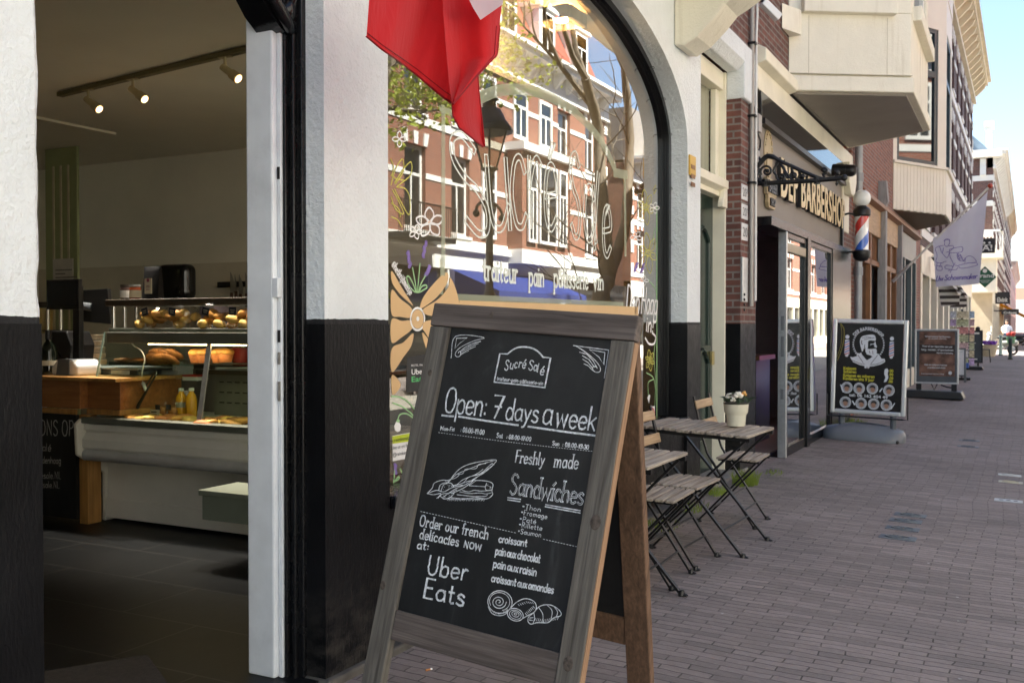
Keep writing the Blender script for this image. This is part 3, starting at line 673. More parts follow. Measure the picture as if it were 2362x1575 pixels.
# stickers
m = MB(); wp.fill(m, [c6(200, 605), c6(362, 580), c6(362, 870), c6(198, 886)]); st1 = m.build("delivery_sticker", BOARD, win)
sp_ = Pl((GXF + .002, 0, 0), (1, 0, 0), .001)
m = MB(); print_on(m, sp_, "BESTEL VIA", c6(238, 680), c6(330, 675), 5); print_on(m, sp_, "Uber", c6(240, 745), c6(345, 737), 13, bold=.01); m.build("sticker_lettering", WHT, st1)
m = MB(); print_on(m, sp_, "Eats", c6(240, 804), c6(345, 796), 13, bold=.015); m.build("green_lettering", mat("sticker_green", (.10,.50,.16), .6), st1)
m = MB(); wp.fill(m, [c6(85, 1235), c6(240, 1208), c6(238, 1412), c6(88, 1440)]); st2 = m.build("street_sticker", WHT, win)
m = MB(); sp_.fill(m, [c6(85, 1240), c6(240, 1212), c6(240, 1278), c6(85, 1300)]); m.build("lime_band", mat("lime_print", (.50,.60,.03), .6), st2)
m = MB(); sp3 = Pl((GXF + .0045, 0, 0), (1, 0, 0), .001)
print_on(m, sp3, "w.reinkenstraat.nl", c6(70, 1292), c6(290, 1250), 9); print_on(m, sp3, "Like us on facebook", c6(78, 1348), c6(285, 1312), 9); print_on(m, sp3, "@reinkenstraat", c6(90, 1403), c6(262, 1370), 9); m.build("sticker_lettering", BLACKM, st2)
m = MB(); wp.fill(m, [ce(308, 1405), ce(340, 1400), ce(340, 1490), ce(306, 1495)]); st3 = m.build("no_entry_sticker", WHT, win)
m = MB(); sp_.line(m, [ce(*p) for p in circ(322, 1448, 16, 20, 2.2)] + [ce(338, 1448)], .012); m.build("red_ring", mat("sticker_red", (.6,.02,.03), .6), st3)
# lamp in the window head
lp = Vector((-2.62, 5.72, 3.27))
lamp = thing("ceiling_lamp", "framed square ceiling lamp glowing inside the head of the arched window", "lamp", lp)
m = MB()
for a in (-.13, .13): m.box(lp.x - .12, lp.x + .12, lp.y + a - .02, lp.y + a + .02, lp.z - .06, lp.z + .02); m.box(lp.x + a * .9 - .015, lp.x + a * .9 + .015, lp.y - .11, lp.y + .11, lp.z - .055, lp.z + .02)
m.build("lamp_frame", mat("bronze_metal", (.16,.13,.08), .4, .5), lamp, bevel=.004)
m = MB(); m.sph((lp.x, lp.y, lp.z - .02), .045, 12, 8, (1, 1.6, .5)); m.build("bulb", emis("warm_bulb", (1, .72, .38), 25), lamp, smooth=True)
def light(name, typ, loc, e, col=(1,.72,.42), parent=None, **kw):
    d = bpy.data.lights.new(name, typ); d.energy = e; d.color = col
    for k, v in kw.items(): setattr(d, k, v)
    o = bpy.data.objects.new(name, d); COL.objects.link(o); o.location = loc; return o
light("window_lamp_light", 'POINT', lp + Vector((0, 0, -.12)), 6, shadow_soft_size=.05)
# ================================================================== generic facade pieces
def wallholes(mb, x, sx, y0, y1, z0, z1, holes, depth=.2):
    ys = sorted({y0, y1} | {h[0] for h in holes} | {h[1] for h in holes}); zs = sorted({z0, z1} | {h[2] for h in holes} | {h[3] for h in holes})
    ys = [y for y in ys if y0 <= y <= y1]; zs = [z for z in zs if z0 <= z <= z1]
    for a, b in zip(ys[:-1], ys[1:]):
        for c, d in zip(zs[:-1], zs[1:]):
            my, mz = (a + b) / 2, (c + d) / 2
            if any(h[0] < my < h[1] and h[2] < mz < h[3] for h in holes): continue
            mb.add([(x,a,c),(x,b,c),(x,b,d),(x,a,d)], [(0,1,2,3) if sx > 0 else (3,2,1,0)])
    xd = x - sx * depth
    for a, b, c, d in holes:
        mb.add([(x,a,c),(xd,a,c),(xd,a,d),(x,a,d)], [(0,1,2,3)]); mb.add([(x,b,c),(x,b,d),(xd,b,d),(xd,b,c)], [(0,1,2,3)])
        mb.add([(x,a,c),(x,b,c),(xd,b,c),(xd,a,c)], [(0,1,2,3)]); mb.add([(x,a,d),(xd,a,d),(xd,b,d),(x,b,d)], [(0,1,2,3)])
def wins(b, x, sx, holes, fm, pm, fw=.07, depth=.12, cross=True, sill=None):
    for (a, e, c, d) in holes:
        xo = x - sx * depth; xi = xo - sx * .06; m = MB()
        m.box(xo, xi, a, a + fw, c, d); m.box(xo, xi, e - fw, e, c, d); m.box(xo, xi, a + fw, e - fw, c, c + fw); m.box(xo, xi, a + fw, e - fw, d - fw, d)
        if cross: m.box(xo - sx*.005, xi, a + fw, e - fw, c + (d - c) * .66 - fw * .4, c + (d - c) * .66 + fw * .4)
        if cross == 2: m.box(xo - sx*.008, xi, (a + e) / 2 - fw * .35, (a + e) / 2 + fw * .35, c + fw, c + (d - c) * .66 - fw * .4)
        o = m.build("window", fm, b)
        m = MB(); m.box(xo - sx * .03, xo - sx * .045, a + fw, e - fw, c + fw, d - fw); m.build("pane", pm, o)
        if sill:
            m = MB(); m.box(x + sx * .07, x - sx * depth, a - .06, e + .06, c - .09, c - .003); m.build("sill", sill, o)
PANE = GLASSD
TRIM = mat("white_stone_trim", (.78,.77,.72), .6, var=.06, vs=2, bmp=.1, dirt=.2)
TAUPE = mat("taupe_sign_panel", (.21,.18,.15), .5, var=.05, vs=2, bmp=.03, dirt=.15)
DGREEN = mat("dark_green_gloss", (.018,.034,.026), .2, var=.2, vs=6, bmp=.06, bs=40)
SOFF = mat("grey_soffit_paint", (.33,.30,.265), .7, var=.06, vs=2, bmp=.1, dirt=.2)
cb = lambda a, b: (1560 + a / 3.92, b / 3.92)
cc = lambda a, b: (1580 + a / 3.92, 350 + b / 3.92)
cdd = lambda a, b: (1580 + a / 3.92, 650 + b / 3.92)
# ------------------------------------------------------------------ brick house with the green door and the cream bay
hs = thing("brick_house", "brown brick house with green front door and cream bay jutting out above barber shop", "building", (FX, 9, 0))
m = MB(); m.box(FX - 8, FX - .004, 7.51, 14.9, 3.9, 11.0); m.box(FX - .36, FX - .004, 7.51, 9.3, 3.78, 3.9)
m.box(FX - .13, FX, 8.72, 9.27, 1.345, 3.32); m.box(FX - .5, FX - .13, 8.95, 9.27, 1.345, 3.9); m.build("wall", BRICK, hs)
m = MB(); m.box(FX - .13, FX + .004, 8.716, 9.27, -.03, 1.345); m.box(FX - .5, FX - .13, 8.95, 9.27, -.03, 1.345); m.build("plinth", BLACKR, hs)
m = MB(); m.prism([(FX + .035, 3.80), (FX + .035, 3.64), (FX - .03, 3.56), (FX - .13, 3.56), (FX - .13, 3.80)], 1, 7.513, 8.72)
m.box(FX - .13, FX + .034, 8.72, 9.13, 3.32, 3.80); m.build("stone_lintel", WHITE, hs, bevel=.012)
m = MB(); m.box(FX - .27, FX - .13, 8.70, 8.95, .02, 3.56); m.box(FX - .27, FX - .15, 7.513, 8.70, 3.40, 3.56)
m.box(FX - .25, FX - .16, 7.513, 8.70, 2.46, 2.60); m.prism([(FX - .16, 2.50), (FX - .10, 2.53), (FX - .10, 2.60), (FX - .16, 2.62)], 1, 7.513, 8.70)
m.prism([(8.70, 2.56), (8.62, 2.54), (8.60, 2.45), (8.55, 2.40), (8.55, 2.36), (8.70, 2.36)], 0, FX - .16, FX - .11); m.box(FX - .24, FX - .19, 8.60, 8.70, 2.60, 3.40)
m.build("door_frame", CREAM, hs, bevel=.006)
m = MB(); m.box(FX - .255, FX - .25, 7.52, 8.60, 2.60, 3.40); m.build("transom_glass", mat("curtained_glass", (.30,.30,.22), .12, var=.2, vs=2, stretch=(1,14,.3), spec=.8), hs)
m = MB(); m.box(FX - .30, FX - .24, 7.52, 8.69, .05, 2.46)
for a, b_, z0, z1 in ((7.66, 8.02, .35, 1.0), (8.18, 8.54, .35, 1.0), (7.66, 8.02, 1.15, 2.05), (8.18, 8.54, 1.15, 2.05)):
    pts = [(a, z0), (b_, z0), (b_, z1)] + [(b_ - (b_ - a) * t, z1 + .12 * sin(pi * t)) for t in (.15, .3, .5, .7, .85)] + [(a, z1), (a, z0)]
    m.tube([(FX - .236, p[0], p[1]) for p in pts], .022, 6)
dr = m.build("door", DGREEN, hs, bevel=.004)
m = MB(); m.box(FX - .24, FX - .21, 8.60, 8.66, .98, 1.10); m.build("door_latch", mat("brass", (.45,.36,.16), .35, .8), dr, bevel=.004)
m = MB(); m.box(FX - .3, FX + .02, 7.52, 8.95, -.04, .05); m.build("doorstep", STONE, hs, bevel=.01)
# cream fascia over the barber shop
m = MB(); m.box(FX - .2, FX + .02, 9.27, 14.9, 3.52, 3.74); m.prism([(FX + .02, 3.74), (FX + .10, 3.77), (FX + .10, 3.88), (FX, 3.93), (FX - .1, 3.93), (FX - .1, 3.74)], 1, 9.24, 10.64)
m.box(FX - .2, FX + .03, 13.98, 14.5, 2.6, 3.52); m.prism([(13.95, 3.25), (13.95, 3.52), (14.55, 3.52), (14.55, 3.3), (14.4, 3.1), (14.1, 3.1)], 0, FX + .03, FX + .12)
m.build("fascia", CREAM, hs, bevel=.01)
m = MB(); m.box(FX - .2, FX + .01, 14.06, 14.42, 1.5, 2.6); m.box(FX - .2, FX + .006, 14.42, 14.88, -.04, 3.5); m.build("brick_pier", BRICK, hs)
m = MB(); m.box(FX - .2, FX + .03, 14.0, 14.06, -.04, 2.6); m.build("pilaster", CREAM, hs)
# bay
BP = [(FX, 10.66), (-1.12, 11.38), (-1.143, 13.64), (FX, 14.5)]
m = MB()
def off(pts, d):
    c = Vector((FX, 12.6)); return [(p[0] + (d if i in (1, 2) else 0), p[1] + (-d * .9 if i == 0 else (-d * .5 if i == 1 else (d * .5 if i == 2 else d * .9)))) for i, p in enumerate(pts)]
m.prism(BP, 2, 3.95, 4.63); m.prism(off(BP, .035), 2, 3.79, 3.95)
m.prism(BP, 2, 7.2, 8.2)
def seg(p, q, t): return (p[0] + (q[0] - p[0]) * t, p[1] + (q[1] - p[1]) * t)
def facepanel(mb, p, q, t0, t1, z0, z1, d0, d1):
    a = Vector(seg(p, q, t0)); b = Vector(seg(p, q, t1)); n = Vector((q[1] - p[1], -(q[0] - p[0]))).normalized()
    vs = [(*(a + n * d0), z0), (*(b + n * d0), z0), (*(b + n * d1), z0), (*(a + n * d1), z0)]; mb.add(vs + [(v[0], v[1], z1) for v in vs], [(0,1,2,3),(4,7,6,5),(0,4,5,1),(1,5,6,2),(2,6,7,3),(3,7,4,0)])
for i in range(3):
    p, q = BP[i], BP[i+1]
    facepanel(m, p, q, 0, .13, 4.63, 7.2, -.06, 0); facepanel(m, p, q, .87, 1, 4.63, 7.2, -.06, 0)
bay = m.build("bay", CREAMP, hs, bevel=.012)
m = MB()
for t0, i in ((.16, 0), (.80, 0), (.5, 1)): facepanel(m, BP[i], BP[i+1], t0, t0 + .006, 3.96, 4.58, -.002, .0015)
facepanel(m, BP[0], BP[1], 0, 1, 3.965, 3.972, -.002, .0375); m.build("panel_joint", mat("joint_line_paint", (.55,.50,.38), .7), bay)  # slightly darker strips mark the panel joints
m = MB()
for i in range(3): facepanel(m, BP[i], BP[i+1], .10 if i != 1 else .08, .86 if i == 0 else .92, 4.60, 4.76, -.05, .09)
m.build("bay_sill", CREAMP, bay, bevel=.01)
m = MB()
for i in range(3):
    p, q = BP[i], BP[i+1]
    for a, b_ in ((.13, .18), (.82, .87)): facepanel(m, p, q, a, b_, 4.76, 7.2, -.11, -.03)
    facepanel(m, p, q, .18, .82, 4.76, 4.84, -.11, -.03)
m.build("bay_window_frame", TRIM, bay)
m = MB()
for i in range(3): facepanel(m, BP[i], BP[i+1], .17, .83, 4.80, 7.2, -.09, -.075)
m.build("bay_pane", PANE, bay)
m = MB(); m.prism([(FX + .05, 10.78), (-1.17, 11.43), (-1.19, 13.58), (FX + .05, 14.36)], 2, 3.775, 3.792); m.build("bay_soffit", SOFF, bay)
m = MB(); m.prism([(FX + .01, 10.66), (FX + .01, 10.3), (FX + .13, 10.62), (FX + .13, 10.66)], 2, 4.35, 4.6); m.build("stone_bracket", CREAMP, hs)
# ------------------------------------------------------------------ barber shop front
bs = thing("barber_shop_front", "barber shop front with taupe sign board, gold letters and black framed glass", "shop front", (FX, 11.6, 0))
m = MB(); m.box(FX - .06, FX + .012, 9.275, 14.0, 2.34, 3.235); sgn = m.build("sign_board", TAUPE, bs, bevel=.004)
m = MB(); m.prism([(FX + .012, 3.255), (FX + .045, 3.255), (FX + .03, 3.515), (FX + .012, 3.515)], 1, 9.33, 13.98); m.build("canopy_box", mat("black_gloss_panel", (.018,.017,.017), .07, var=.3, vs=40, spec=.9, dirt=0), bs, bevel=.003)
m = MB(); m.box(FX + .012, FX + .075, 9.31, 13.98, 3.20, 3.252); m.build("canopy_rail", BLACKM, bs)
GOLD = mat("gold_letter", (.72,.57,.32), .42, .2, .08, 5); GOLDS = mat("gold_face", (.42,.33,.19), .5, .2, .1, 6)
bp = Pl((FX + .035, 0, 0), (1, 0, 0), .001)
m = MB(); vs, fs = fontmesh("DEP BARBERSHOP", .018, 1, 1.08); xs = [v[0] for v in vs]; x1 = max(xs); x0 = min(xs)
m.add([(FX + .05 + v[2] * .020, 10.0 + (v[0] - x0) / (x1 - x0) * 3.86, 2.615 + v[1] / .73 * .39) for v in vs], fs); lt_ = m.build("shop_lettering", BLACKM, sgn); m = MB(); m.add([(FX + .074 + v[2] * .003, 10.0 + (v[0] - x0) / (x1 - x0) * 3.86, 2.615 + v[1] / .73 * .39) for v in vs], fs); m.build("gold_face", GOLD, lt_)
m = MB()
for t, y0, y1, z, h in (("BARBER", 9.52, 9.86, 2.60, .11), ("SHOP", 9.60, 9.79, 2.475, .075)):
    vs, fs = fontmesh(t, .03, 1); xs = [v[0] for v in vs]; x1 = max(xs); x0 = min(xs); m.add([(FX + .062 + v[2] * .008, y0 + (v[0] - x0) / (x1 - x0) * (y1 - y0), z + v[1] / .73 * h) for v in vs], fs)
m.build("emblem_lettering", BLACKM, sgn)
m = MB(); m.box(FX + .02, FX + .055, 9.49, 9.89, 2.575, 2.735); m.prism([(9.57, 2.45), (9.82, 2.45), (9.85, 2.50), (9.85, 2.575), (9.54, 2.575), (9.54, 2.50)], 0, FX + .02, FX + .055)
m.prism([(9.68 + .17 * cos(2*pi*k/24), 2.98 + .24 * sin(2*pi*k/24)) for k in range(24)], 0, FX + .013, FX + .022)
for k in range(9): m.tube([(FX + .022, 9.68 + .14 * cos(a), 2.98 + .2 * sin(a)) for a in [k * .35 - .2, k * .35 + .05]], .014, 6)
m.prism([(9.60, 2.98), (9.76, 2.98), (9.79, 2.86), (9.73, 2.76), (9.68, 2.74), (9.63, 2.76), (9.57, 2.86)], 0, FX + .022, FX + .035)
m.build("emblem", GOLDS, sgn, bevel=.004)
BX = FX + .13     # the glazed front stands a little proud of the houses
m = MB()   # frames
def fr(a, b, z0=.03, z1=2.25, w_=.052): m.box(BX - .06, BX, a, a + w_, z0, z1); m.box(BX - .06, BX, b - w_, b, z0, z1); m.box(BX - .06, BX, a + w_, b - w_, z0, z0 + .09); m.box(BX - .06, BX, a + w_, b - w_, z1 - w_, z1)
fr(10.0, 10.98); fr(11.15, 12.57); m.box(BX - .09, BX + .02, 10.985, 11.145, .0, 2.28); m.box(FX - .3, BX + .01, 12.58, 13.97, .0, 2.28); m.box(FX - .12, BX + .015, 9.28, 13.96, 2.255, 2.338); m.box(FX - .12, BX - .01, 9.98, 13.9, -.03, .028)
m.build("shop_frame", FRAMEB, bs, bevel=.004)
m = MB(); m.box(BX - .07, BX + .012, 9.945, 9.997, .02, 2.25); sd = m.build("door_edge", ALU, bs, bevel=.003)
for z0, z1 in ((1.28, 1.42), (1.02, 1.22), (.6, .7)):
    m = MB(); m.box(BX - .04, BX - .01, 9.94, 9.946, z0, z1); m.build("lock_plate", mat("steel_lock", (.25,.26,.27), .4, .7), sd)
for a, b_ in ((10.05, 10.93), (11.2, 12.52)):
    m = MB(); m.box(BX - .034, BX - .026, a, b_, .1, 2.2); m.build("shop_glass", GLASSB, bs)
m = MB(); m.box(BX - .02, BX + .002, 10.02, 10.96, 2.06, 2.15); m.build("door_head_rail", mat("bronze_rail", (.34,.29,.2), .4, .4), bs, bevel=.003)
INN = mat("barber_inside", (.16,.15,.14), .7)
m = MB(); m.box(-7, FX - .3, 13.9, 14.05, 0, 2.6); m.box(-7, FX - .1, 9.28, 9.30, 0, 2.6); m.box(-7.05, -7, 9.3, 14, 0, 2.6); m.box(-7, FX - .12, 9.3, 14, 2.5, 2.6); m.build("inside_wall", INN, bs)
m = MB()
for k in range(9): m.box(FX - .3 - .07 * k, FX - .27 - .07 * k, 9.70, 9.74, 1.05, 2.2)
for k in range(5): m.box(FX - .2 - .09 * k, FX - .15 - .09 * k, 9.86, 9.90, .2, 2.2)
m.build("wall_slat", mat("slat_grey", (.075,.07,.066), .5), bs)
m = MB(); m.box(-7, FX - .06, 9.3, 14, .0, .045); m.build("inside_floor", mat("barber_floor", (.20,.15,.10), .4), bs)
cn = thing("reception_desk", "dark desk with orange top inside the barber shop doorway", "desk", (-3.2, 11.0, .045))
m = MB(); m.box(-3.5, -2.6, 10.75, 11.4, .05, .95); m.build("desk_body", mat("desk_black", (.02,.02,.02), .5), cn)
m = MB(); m.box(-3.55, -2.55, 10.7, 11.45, .95, 1.0); m.build("desk_top", mat("desk_brown", (.12,.06,.03), .4), cn)
o = thing("house_plant", "green leafy house plant inside the barber shop doorway", "plant", (-3.3, 10.2, .05)); rnd = random.Random(6)
m = MB(); m.lathe([(.12, .05), (.15, .35), (.13, .35), (.1, .3)], (-3.3, 10.2, 0), 14); m.build("pot", GREY, o, smooth='auto'); m = MB()
for k in range(46):
    a = rnd.uniform(0, 6.28); z = rnd.uniform(.7, 1.7); L_ = rnd.uniform(.18, .4); p = Vector((-3.3, 10.2, z)); q = p + Vector((cos(a) * L_, sin(a) * L_, rnd.uniform(-.1, .15))); s_ = Vector((-sin(a), cos(a), 0)) * .035; mid = (p + q) / 2 + Vector((0, 0, .05))
    m.add([p, mid + s_, q, mid - s_], [(0,1,2), (0,2,3)])
m.tube([(-3.3, 10.2, .3), (-3.28, 10.2, 1), (-3.31, 10.21, 1.7)], .015, 6); m.build("leaves", leafmat("house_leaf", (.05,.13,.03), .3), o)
lb = thing("led_barber_light", "slanting red white and blue light strings glowing behind barber window", "light string", (FX - .25, 12.5, 1.0))
for col, s_, lines in ((((1,.08,.06)), "red", ((12.0, .95, 12.75, 2.05), (12.15, .95, 12.85, 2.0), (12.3, .95, 12.95, 1.9), (11.95, .62, 12.6, 1.5))), ((.75,.85,1), "white", ((11.95, 1.7, 12.25, 2.15), (11.95, 1.85, 12.15, 2.15), (12.1, 1.2, 12.5, 1.62), (12.2, 1.2, 12.6, 1.60), (12.55, .62, 12.8, .9))), ((.12,.18,1), "blue", ((12.55, 1.1, 12.95, 1.6), (12.7, 1.1, 13.05, 1.5), (12.9, 1.6, 13.1, 2.1), (12.75, .62, 13.05, .95)))):
    e = emis("led_" + s_, col, 4 if s_ != "blue" else 1.6)
    m = MB()
    for a, z0, b_, z1 in lines:
        for k in range(22): t = k / 21; m.sph((BX - .15, (a + (b_ - a) * t) * .942, z0 + (z1 - z0) * t - .03), .0075, 5, 4)
    m.build("led_string", e, lb)
m = MB(); m.box(BX - .1, BX - .08, 12.5, 12.53, .2, 2.15); m.build("led_tube", emis("led_violet", (.12,.08,.9), .7), lb)
# swinging wrought iron bracket
YBR = 9.19
ir = thing("iron_sign_bracket", "black wrought iron scroll bracket above the barber shop entrance", "bracket", (FX, YBR, 2.7))
ib = lambda a, b: ony(*cc(a, b), YBR)
m = MB(); m.tube([ib(560, 300), ib(720, 286), ib(1180, 262), ib(1440, 236)], .021, 10); m.sph(ib(1440, 236), .03, 10, 8); m.sph(ib(1372, 290), .014, 8, 6); m.tube([ib(1372, 262), ib(1372, 310)], .006, 6)
for a in (725, 1195): p = ib(a, 286 - (a - 720) * .05); m.tube([p + Vector((0,0,-.03)), p + Vector((0,0,.035))], .03, 10); m.tube([p + Vector((-.02,0,.0)), p + Vector((.02,0,0))], .032, 10)
bar_ = m.build("lower_bar", BLACKM, ir, smooth='auto')
m = MB(); m.tube([ib(*p) for p in smooth([Vector(p) for p in ((640, 150), (690, 90), (740, 45), (800, 50), (870, 90), (960, 130), (1080, 185), (1200, 235), (1260, 250))], 4)], [.014] + [.024] * 12 + [.018] * 30, 8)
m.tube([ib(*p) for p in ((900, 105), (880, 85), (905, 78))], .008, 6)
m.tube([ib(650, y) for y in (-10, 40, 60)], .018, 8); m.tube([ib(*p) for p in ((620, 60), (650, 40), (690, 80), (640, 110), (665, 170), (640, 230), (680, 270))], .02, 8); m.tube([ib(610, 180), ib(690, 160)], .012, 6)
m.build("upper_rail", BLACKM, ir, smooth='auto')
m = MB()
def scroll(c, r, turns, ph, tail, s_=1):
    pts = []
    for k in range(26):
        t = k / 25; a = ph + s_ * turns * 2 * pi * t; rr = r * (1 - t * .88); pts.append((c[0] + rr * cos(a), c[1] + rr * sin(a)))
    m.tube([ib(*p) for p in smooth([Vector(q) for q in tail], 4)[:-1]] + [ib(*p) for p in pts] if tail else [ib(*p) for p in pts], .011, 6)
    m.sph(ib(*pts[-1]), .02, 8, 6)
scroll((740, 178), 58, 1.5, 2.6, [(690, 260), (680, 215), (690.3, 208)]); scroll((870, 228), 45, 1.4, 3.4, [(840, 100), (800, 170), (826, 217)], -1)
scroll((985, 210), 30, 1.3, 3.6, [(890, 150), (930, 240), (958, 197)], -1); scroll((1060, 222), 26, 1.3, 3.6, [(960, 150), (1010, 250), (1037, 211)], -1)
scroll((1258, 172), 34, 1.2, 2.0, [(1190, 240), (1260, 235), (1244, 203)], -1); scroll((1370, 188), 26, 1.2, 1.6, [(1290, 240), (1350, 240), (1369, 214)], -1)
m.tube([ib(*p) for p in smooth([Vector(p) for p in ((860, 100), (920, 200), (980, 260), (1060, 262), (1140, 262))], 4)], .012, 6)
m.build("scrollwork", BLACKM, ir, smooth='auto')
# barber pole
pc = Vector((-1.965, 13.9, 0))
bpz = lambda v: 1.33 + (750 - v) / 2297 * 13.22
po = thing("barber_pole", "red white and blue striped barber pole topped by a white globe lamp", "barber pole", (pc.x, pc.y, bpz(600)))
def pole_mat():
    mm, n, b = newmat("barber_stripes"); tc = n.nodes.new("ShaderNodeTexCoord"); sp = n.nodes.new("ShaderNodeSeparateXYZ"); n.links.new(tc.outputs["Object"], sp.inputs[0])
    dx = mathn(n, 'SUBTRACT', sp.outputs[0], pc.x); dy = mathn(n, 'SUBTRACT', sp.outputs[1], pc.y); an = mathn(n, 'DIVIDE', mathn(n, 'ARCTAN2', dy, dx), 2 * pi)
    t = mathn(n, 'FRACT', mathn(n, 'ADD', mathn(n, 'SUBTRACT', mathn(n, 'MULTIPLY', sp.outputs[2], 1.55), an), .70))
    c = ramp(n, t, [(0, (.62,.03,.03)), (.235, (.62,.03,.03)), (.245, (.82,.82,.84)), (.495, (.82,.82,.84)), (.505, (.02,.11,.55)), (.735, (.02,.11,.55)), (.745, (.82,.82,.84)), (1, (.82,.82,.84))])
    n.links.new(c, b.inputs["Base Color"]); b.inputs["Roughness"].default_value = .08; b.inputs["Coat Weight"].default_value = .6; return mm
m = MB(); m.lathe([(.088, bpz(578)), (.088, bpz(500))], (pc.x, pc.y, 0), 32); m.build("striped_cylinder", pole_mat(), po, smooth='auto')
m = MB(); m.lathe([(.03, bpz(603)), (.07, bpz(601)), (.105, bpz(594)), (.112, bpz(584)), (.112, bpz(579)), (.095, bpz(577))], (pc.x, pc.y, 0), 32); m.lathe([(.095, bpz(500)), (.112, bpz(497)), (.112, bpz(486)), (.10, bpz(482)), (.07, bpz(478)), (.05, bpz(474))], (pc.x, pc.y, 0), 32); m.build("end_cap", BLACKM, po, smooth='auto')
m = MB(); m.sph((pc.x, pc.y, bpz(458)), .113, 24, 16); m.build("globe", mat("opal_globe", (.90,.93,.92), .15, var=.02, spec=.6), po, smooth=True)
m = MB(); m.box(FX + .02, FX + .05, 13.86, 13.94, bpz(612), bpz(486))
for v in (582, 494): m.tube([(FX + .04, 13.9, bpz(v)), (FX + .12, 13.9, bpz(v - 3)), (pc.x - .09, 13.9, bpz(v))], .014, 8)
m.build("wall_mount", BLACKM, po)
rl = thing("awning_roller", "rounded end of black awning roller poking out above barber shop letters", "awning roller", (FX, 13.6, 3.3))
m = MB(); p = ony(*cc(1330, 165), 12.6); q = ony(*cc(1500, 172), 12.6); m.tube([p, q], .072, 16); m.build("roller_case", BLACKM, rl, smooth='auto', bevel=.01)
m = MB(); m.sph(q, .074, 14, 10); m.tube([p.lerp(q, .72), p.lerp(q, .76)], .078, 16); m.build("end_cap", BLACKM, rl, smooth='auto')
# plates, bell panel, conduit, boxes
EN = mat("white_enamel", (.75,.76,.76), .2, var=.03)
for k, (v0, v1, t, lab) in enumerate(((281, 457, "20²", "topmost of three white house number plates on the brick pier"), (460, 628, "20¹", "middle white house number plate on the brick pier"), (634, 818, "20", "lowest white house number plate on the brick pier"))):
    a = onx(*cc(517, v0), FX + .01); b_ = onx(*cc(568, v1), FX + .01)
    o = thing("house_number_plate", lab, "number plate", (FX, a.y, b_.z), "house number plates on the brick pier")
    m = MB(); m.box(FX + .001, FX + .01, a.y, b_.y, b_.z + .006, a.z - .006); m.build("plate", EN, o, bevel=.002)
    m = MB(); pq = Pl((FX + .011, 0, 0), (1,0,0), .001); vs, fs = fontmesh(t); xs = [v[0] for v in vs]; x0, x1 = min(xs), max(xs); hgt = a.z - b_.z
    m.add([(FX + .012, a.y + .02 + (v[0] - x0) / (x1 - x0) * (b_.y - a.y - .04), b_.z + hgt * .25 + v[1] * hgt * .72) for v in vs], fs); m.build("number", BLACKM, o)
a = onx(*cc(522, 950), FX + .02); b_ = onx(*cc(568, 1360), FX + .02)
o = thing("doorbell_panel", "silver doorbell and intercom panel with push buttons on brick pier", "intercom", (FX, a.y, b_.z))
m = MB(); m.box(FX + .001, FX + .02, a.y, b_.y, b_.z, a.z)
for k in range(14): m.box(FX + .019, FX + .023, a.y + .05, b_.y - .04, a.z - .03 - k * .018, a.z - .038 - k * .018)
m.build("panel", ALU, o, bevel=.003)
for k in range(4):
    m = MB(); m.lathe([(.012, 0), (.012, .012)], M=Matrix.Translation((FX + .018, (a.y + b_.y) / 2 - .04, a.z - .33 - k * .045)) @ Matrix.Rotation(R(90), 4, 'Y'), n=10); m.build("push_button", BLACKM, o)
o = thing("yellow_plaque", "small yellow plaque high on the white pillar right of the arched window", "plaque", (FX, 7.4, 2.6))
a = onx(*cc(48, 25), FX + .015); b_ = onx(*cc(100, 230), FX + .015)
m = MB(); m.box(FX + .001, FX + .015, a.y, b_.y, b_.z, a.z); m.build("plate", mat("yellow_plate", (.62,.38,.06), .45, var=.1, vs=20), o, bevel=.003)
m = MB()
for z in (.07, .14, .2): m.box(FX + .014, FX + .018, a.y + .02, b_.y - .03, a.z - z - .03, a.z - z)
m.build("marking", mat("plaque_marks", (.25,.11,.03), .5), o)
cn = thing("conduit_pipe", "grey conduit pipe running up the brick pier beside the number plates", "pipe", (FX + .03, 8.98, 0))
m = MB(); m.tube([(FX + .03, 8.985, 1.5), (FX + .03, 8.985, 6.4)], .022, 10); m.build("pipe", mat("grey_conduit", (.34,.32,.29), .5, .2), cn, smooth='auto')
m = MB(); m.tube([(FX + .06, 9.02, 1.55), (FX + .06, 9.02, 3.95), (FX + .06, 9.05, 4.15), (FX + .06, 9.02, 4.4), (FX + .06, 9.02, 6.4)], .012, 8); m.build("cable", mat("white_cable", (.72,.70,.66), .5), cn, smooth='auto')
m = MB()
for z in (2.6, 3.2, 3.85, 4.3): m.box(FX, FX + .07, 8.95, 9.04, z, z + .02)
m.build("clip", BLACKM, cn)
o = thing("cable_box", "small grey cable box on the wall above the iron bracket", "junction box", (FX, 9.2, 3.1))
m = MB(); m.box(FX + .001, FX + .06, 9.13, 9.25, 3.10, 3.26); m.build("box_cover", mat("grey_box", (.40,.38,.36), .5), o, bevel=.005); m = MB(); m.box(FX + .001, FX + .05, 9.13, 9.22, 2.82, 2.93); m.build("box_cover", mat("grey_box", (.40,.38,.36), .5), o, bevel=.005)
m = MB(); m.tube([(FX + .03, 9.2, 3.1), (FX + .05, 9.23, 3.03), (FX + .04, 9.26, 2.97), (FX + .04, 9.2, 2.93), (FX + .03, 9.19, 2.8)], .009, 6); m.build("cable", BLACKM, o)
o = thing("security_camera", "small white security camera beside conduit high on brick wall", "camera", (FX + .1, 9.1, 4.0))
m = MB(); m.bar((FX + .10, 9.08, 4.25), (FX + .22, 9.2, 4.12), .07, .07); m.build("body", EN, o, bevel=.008)
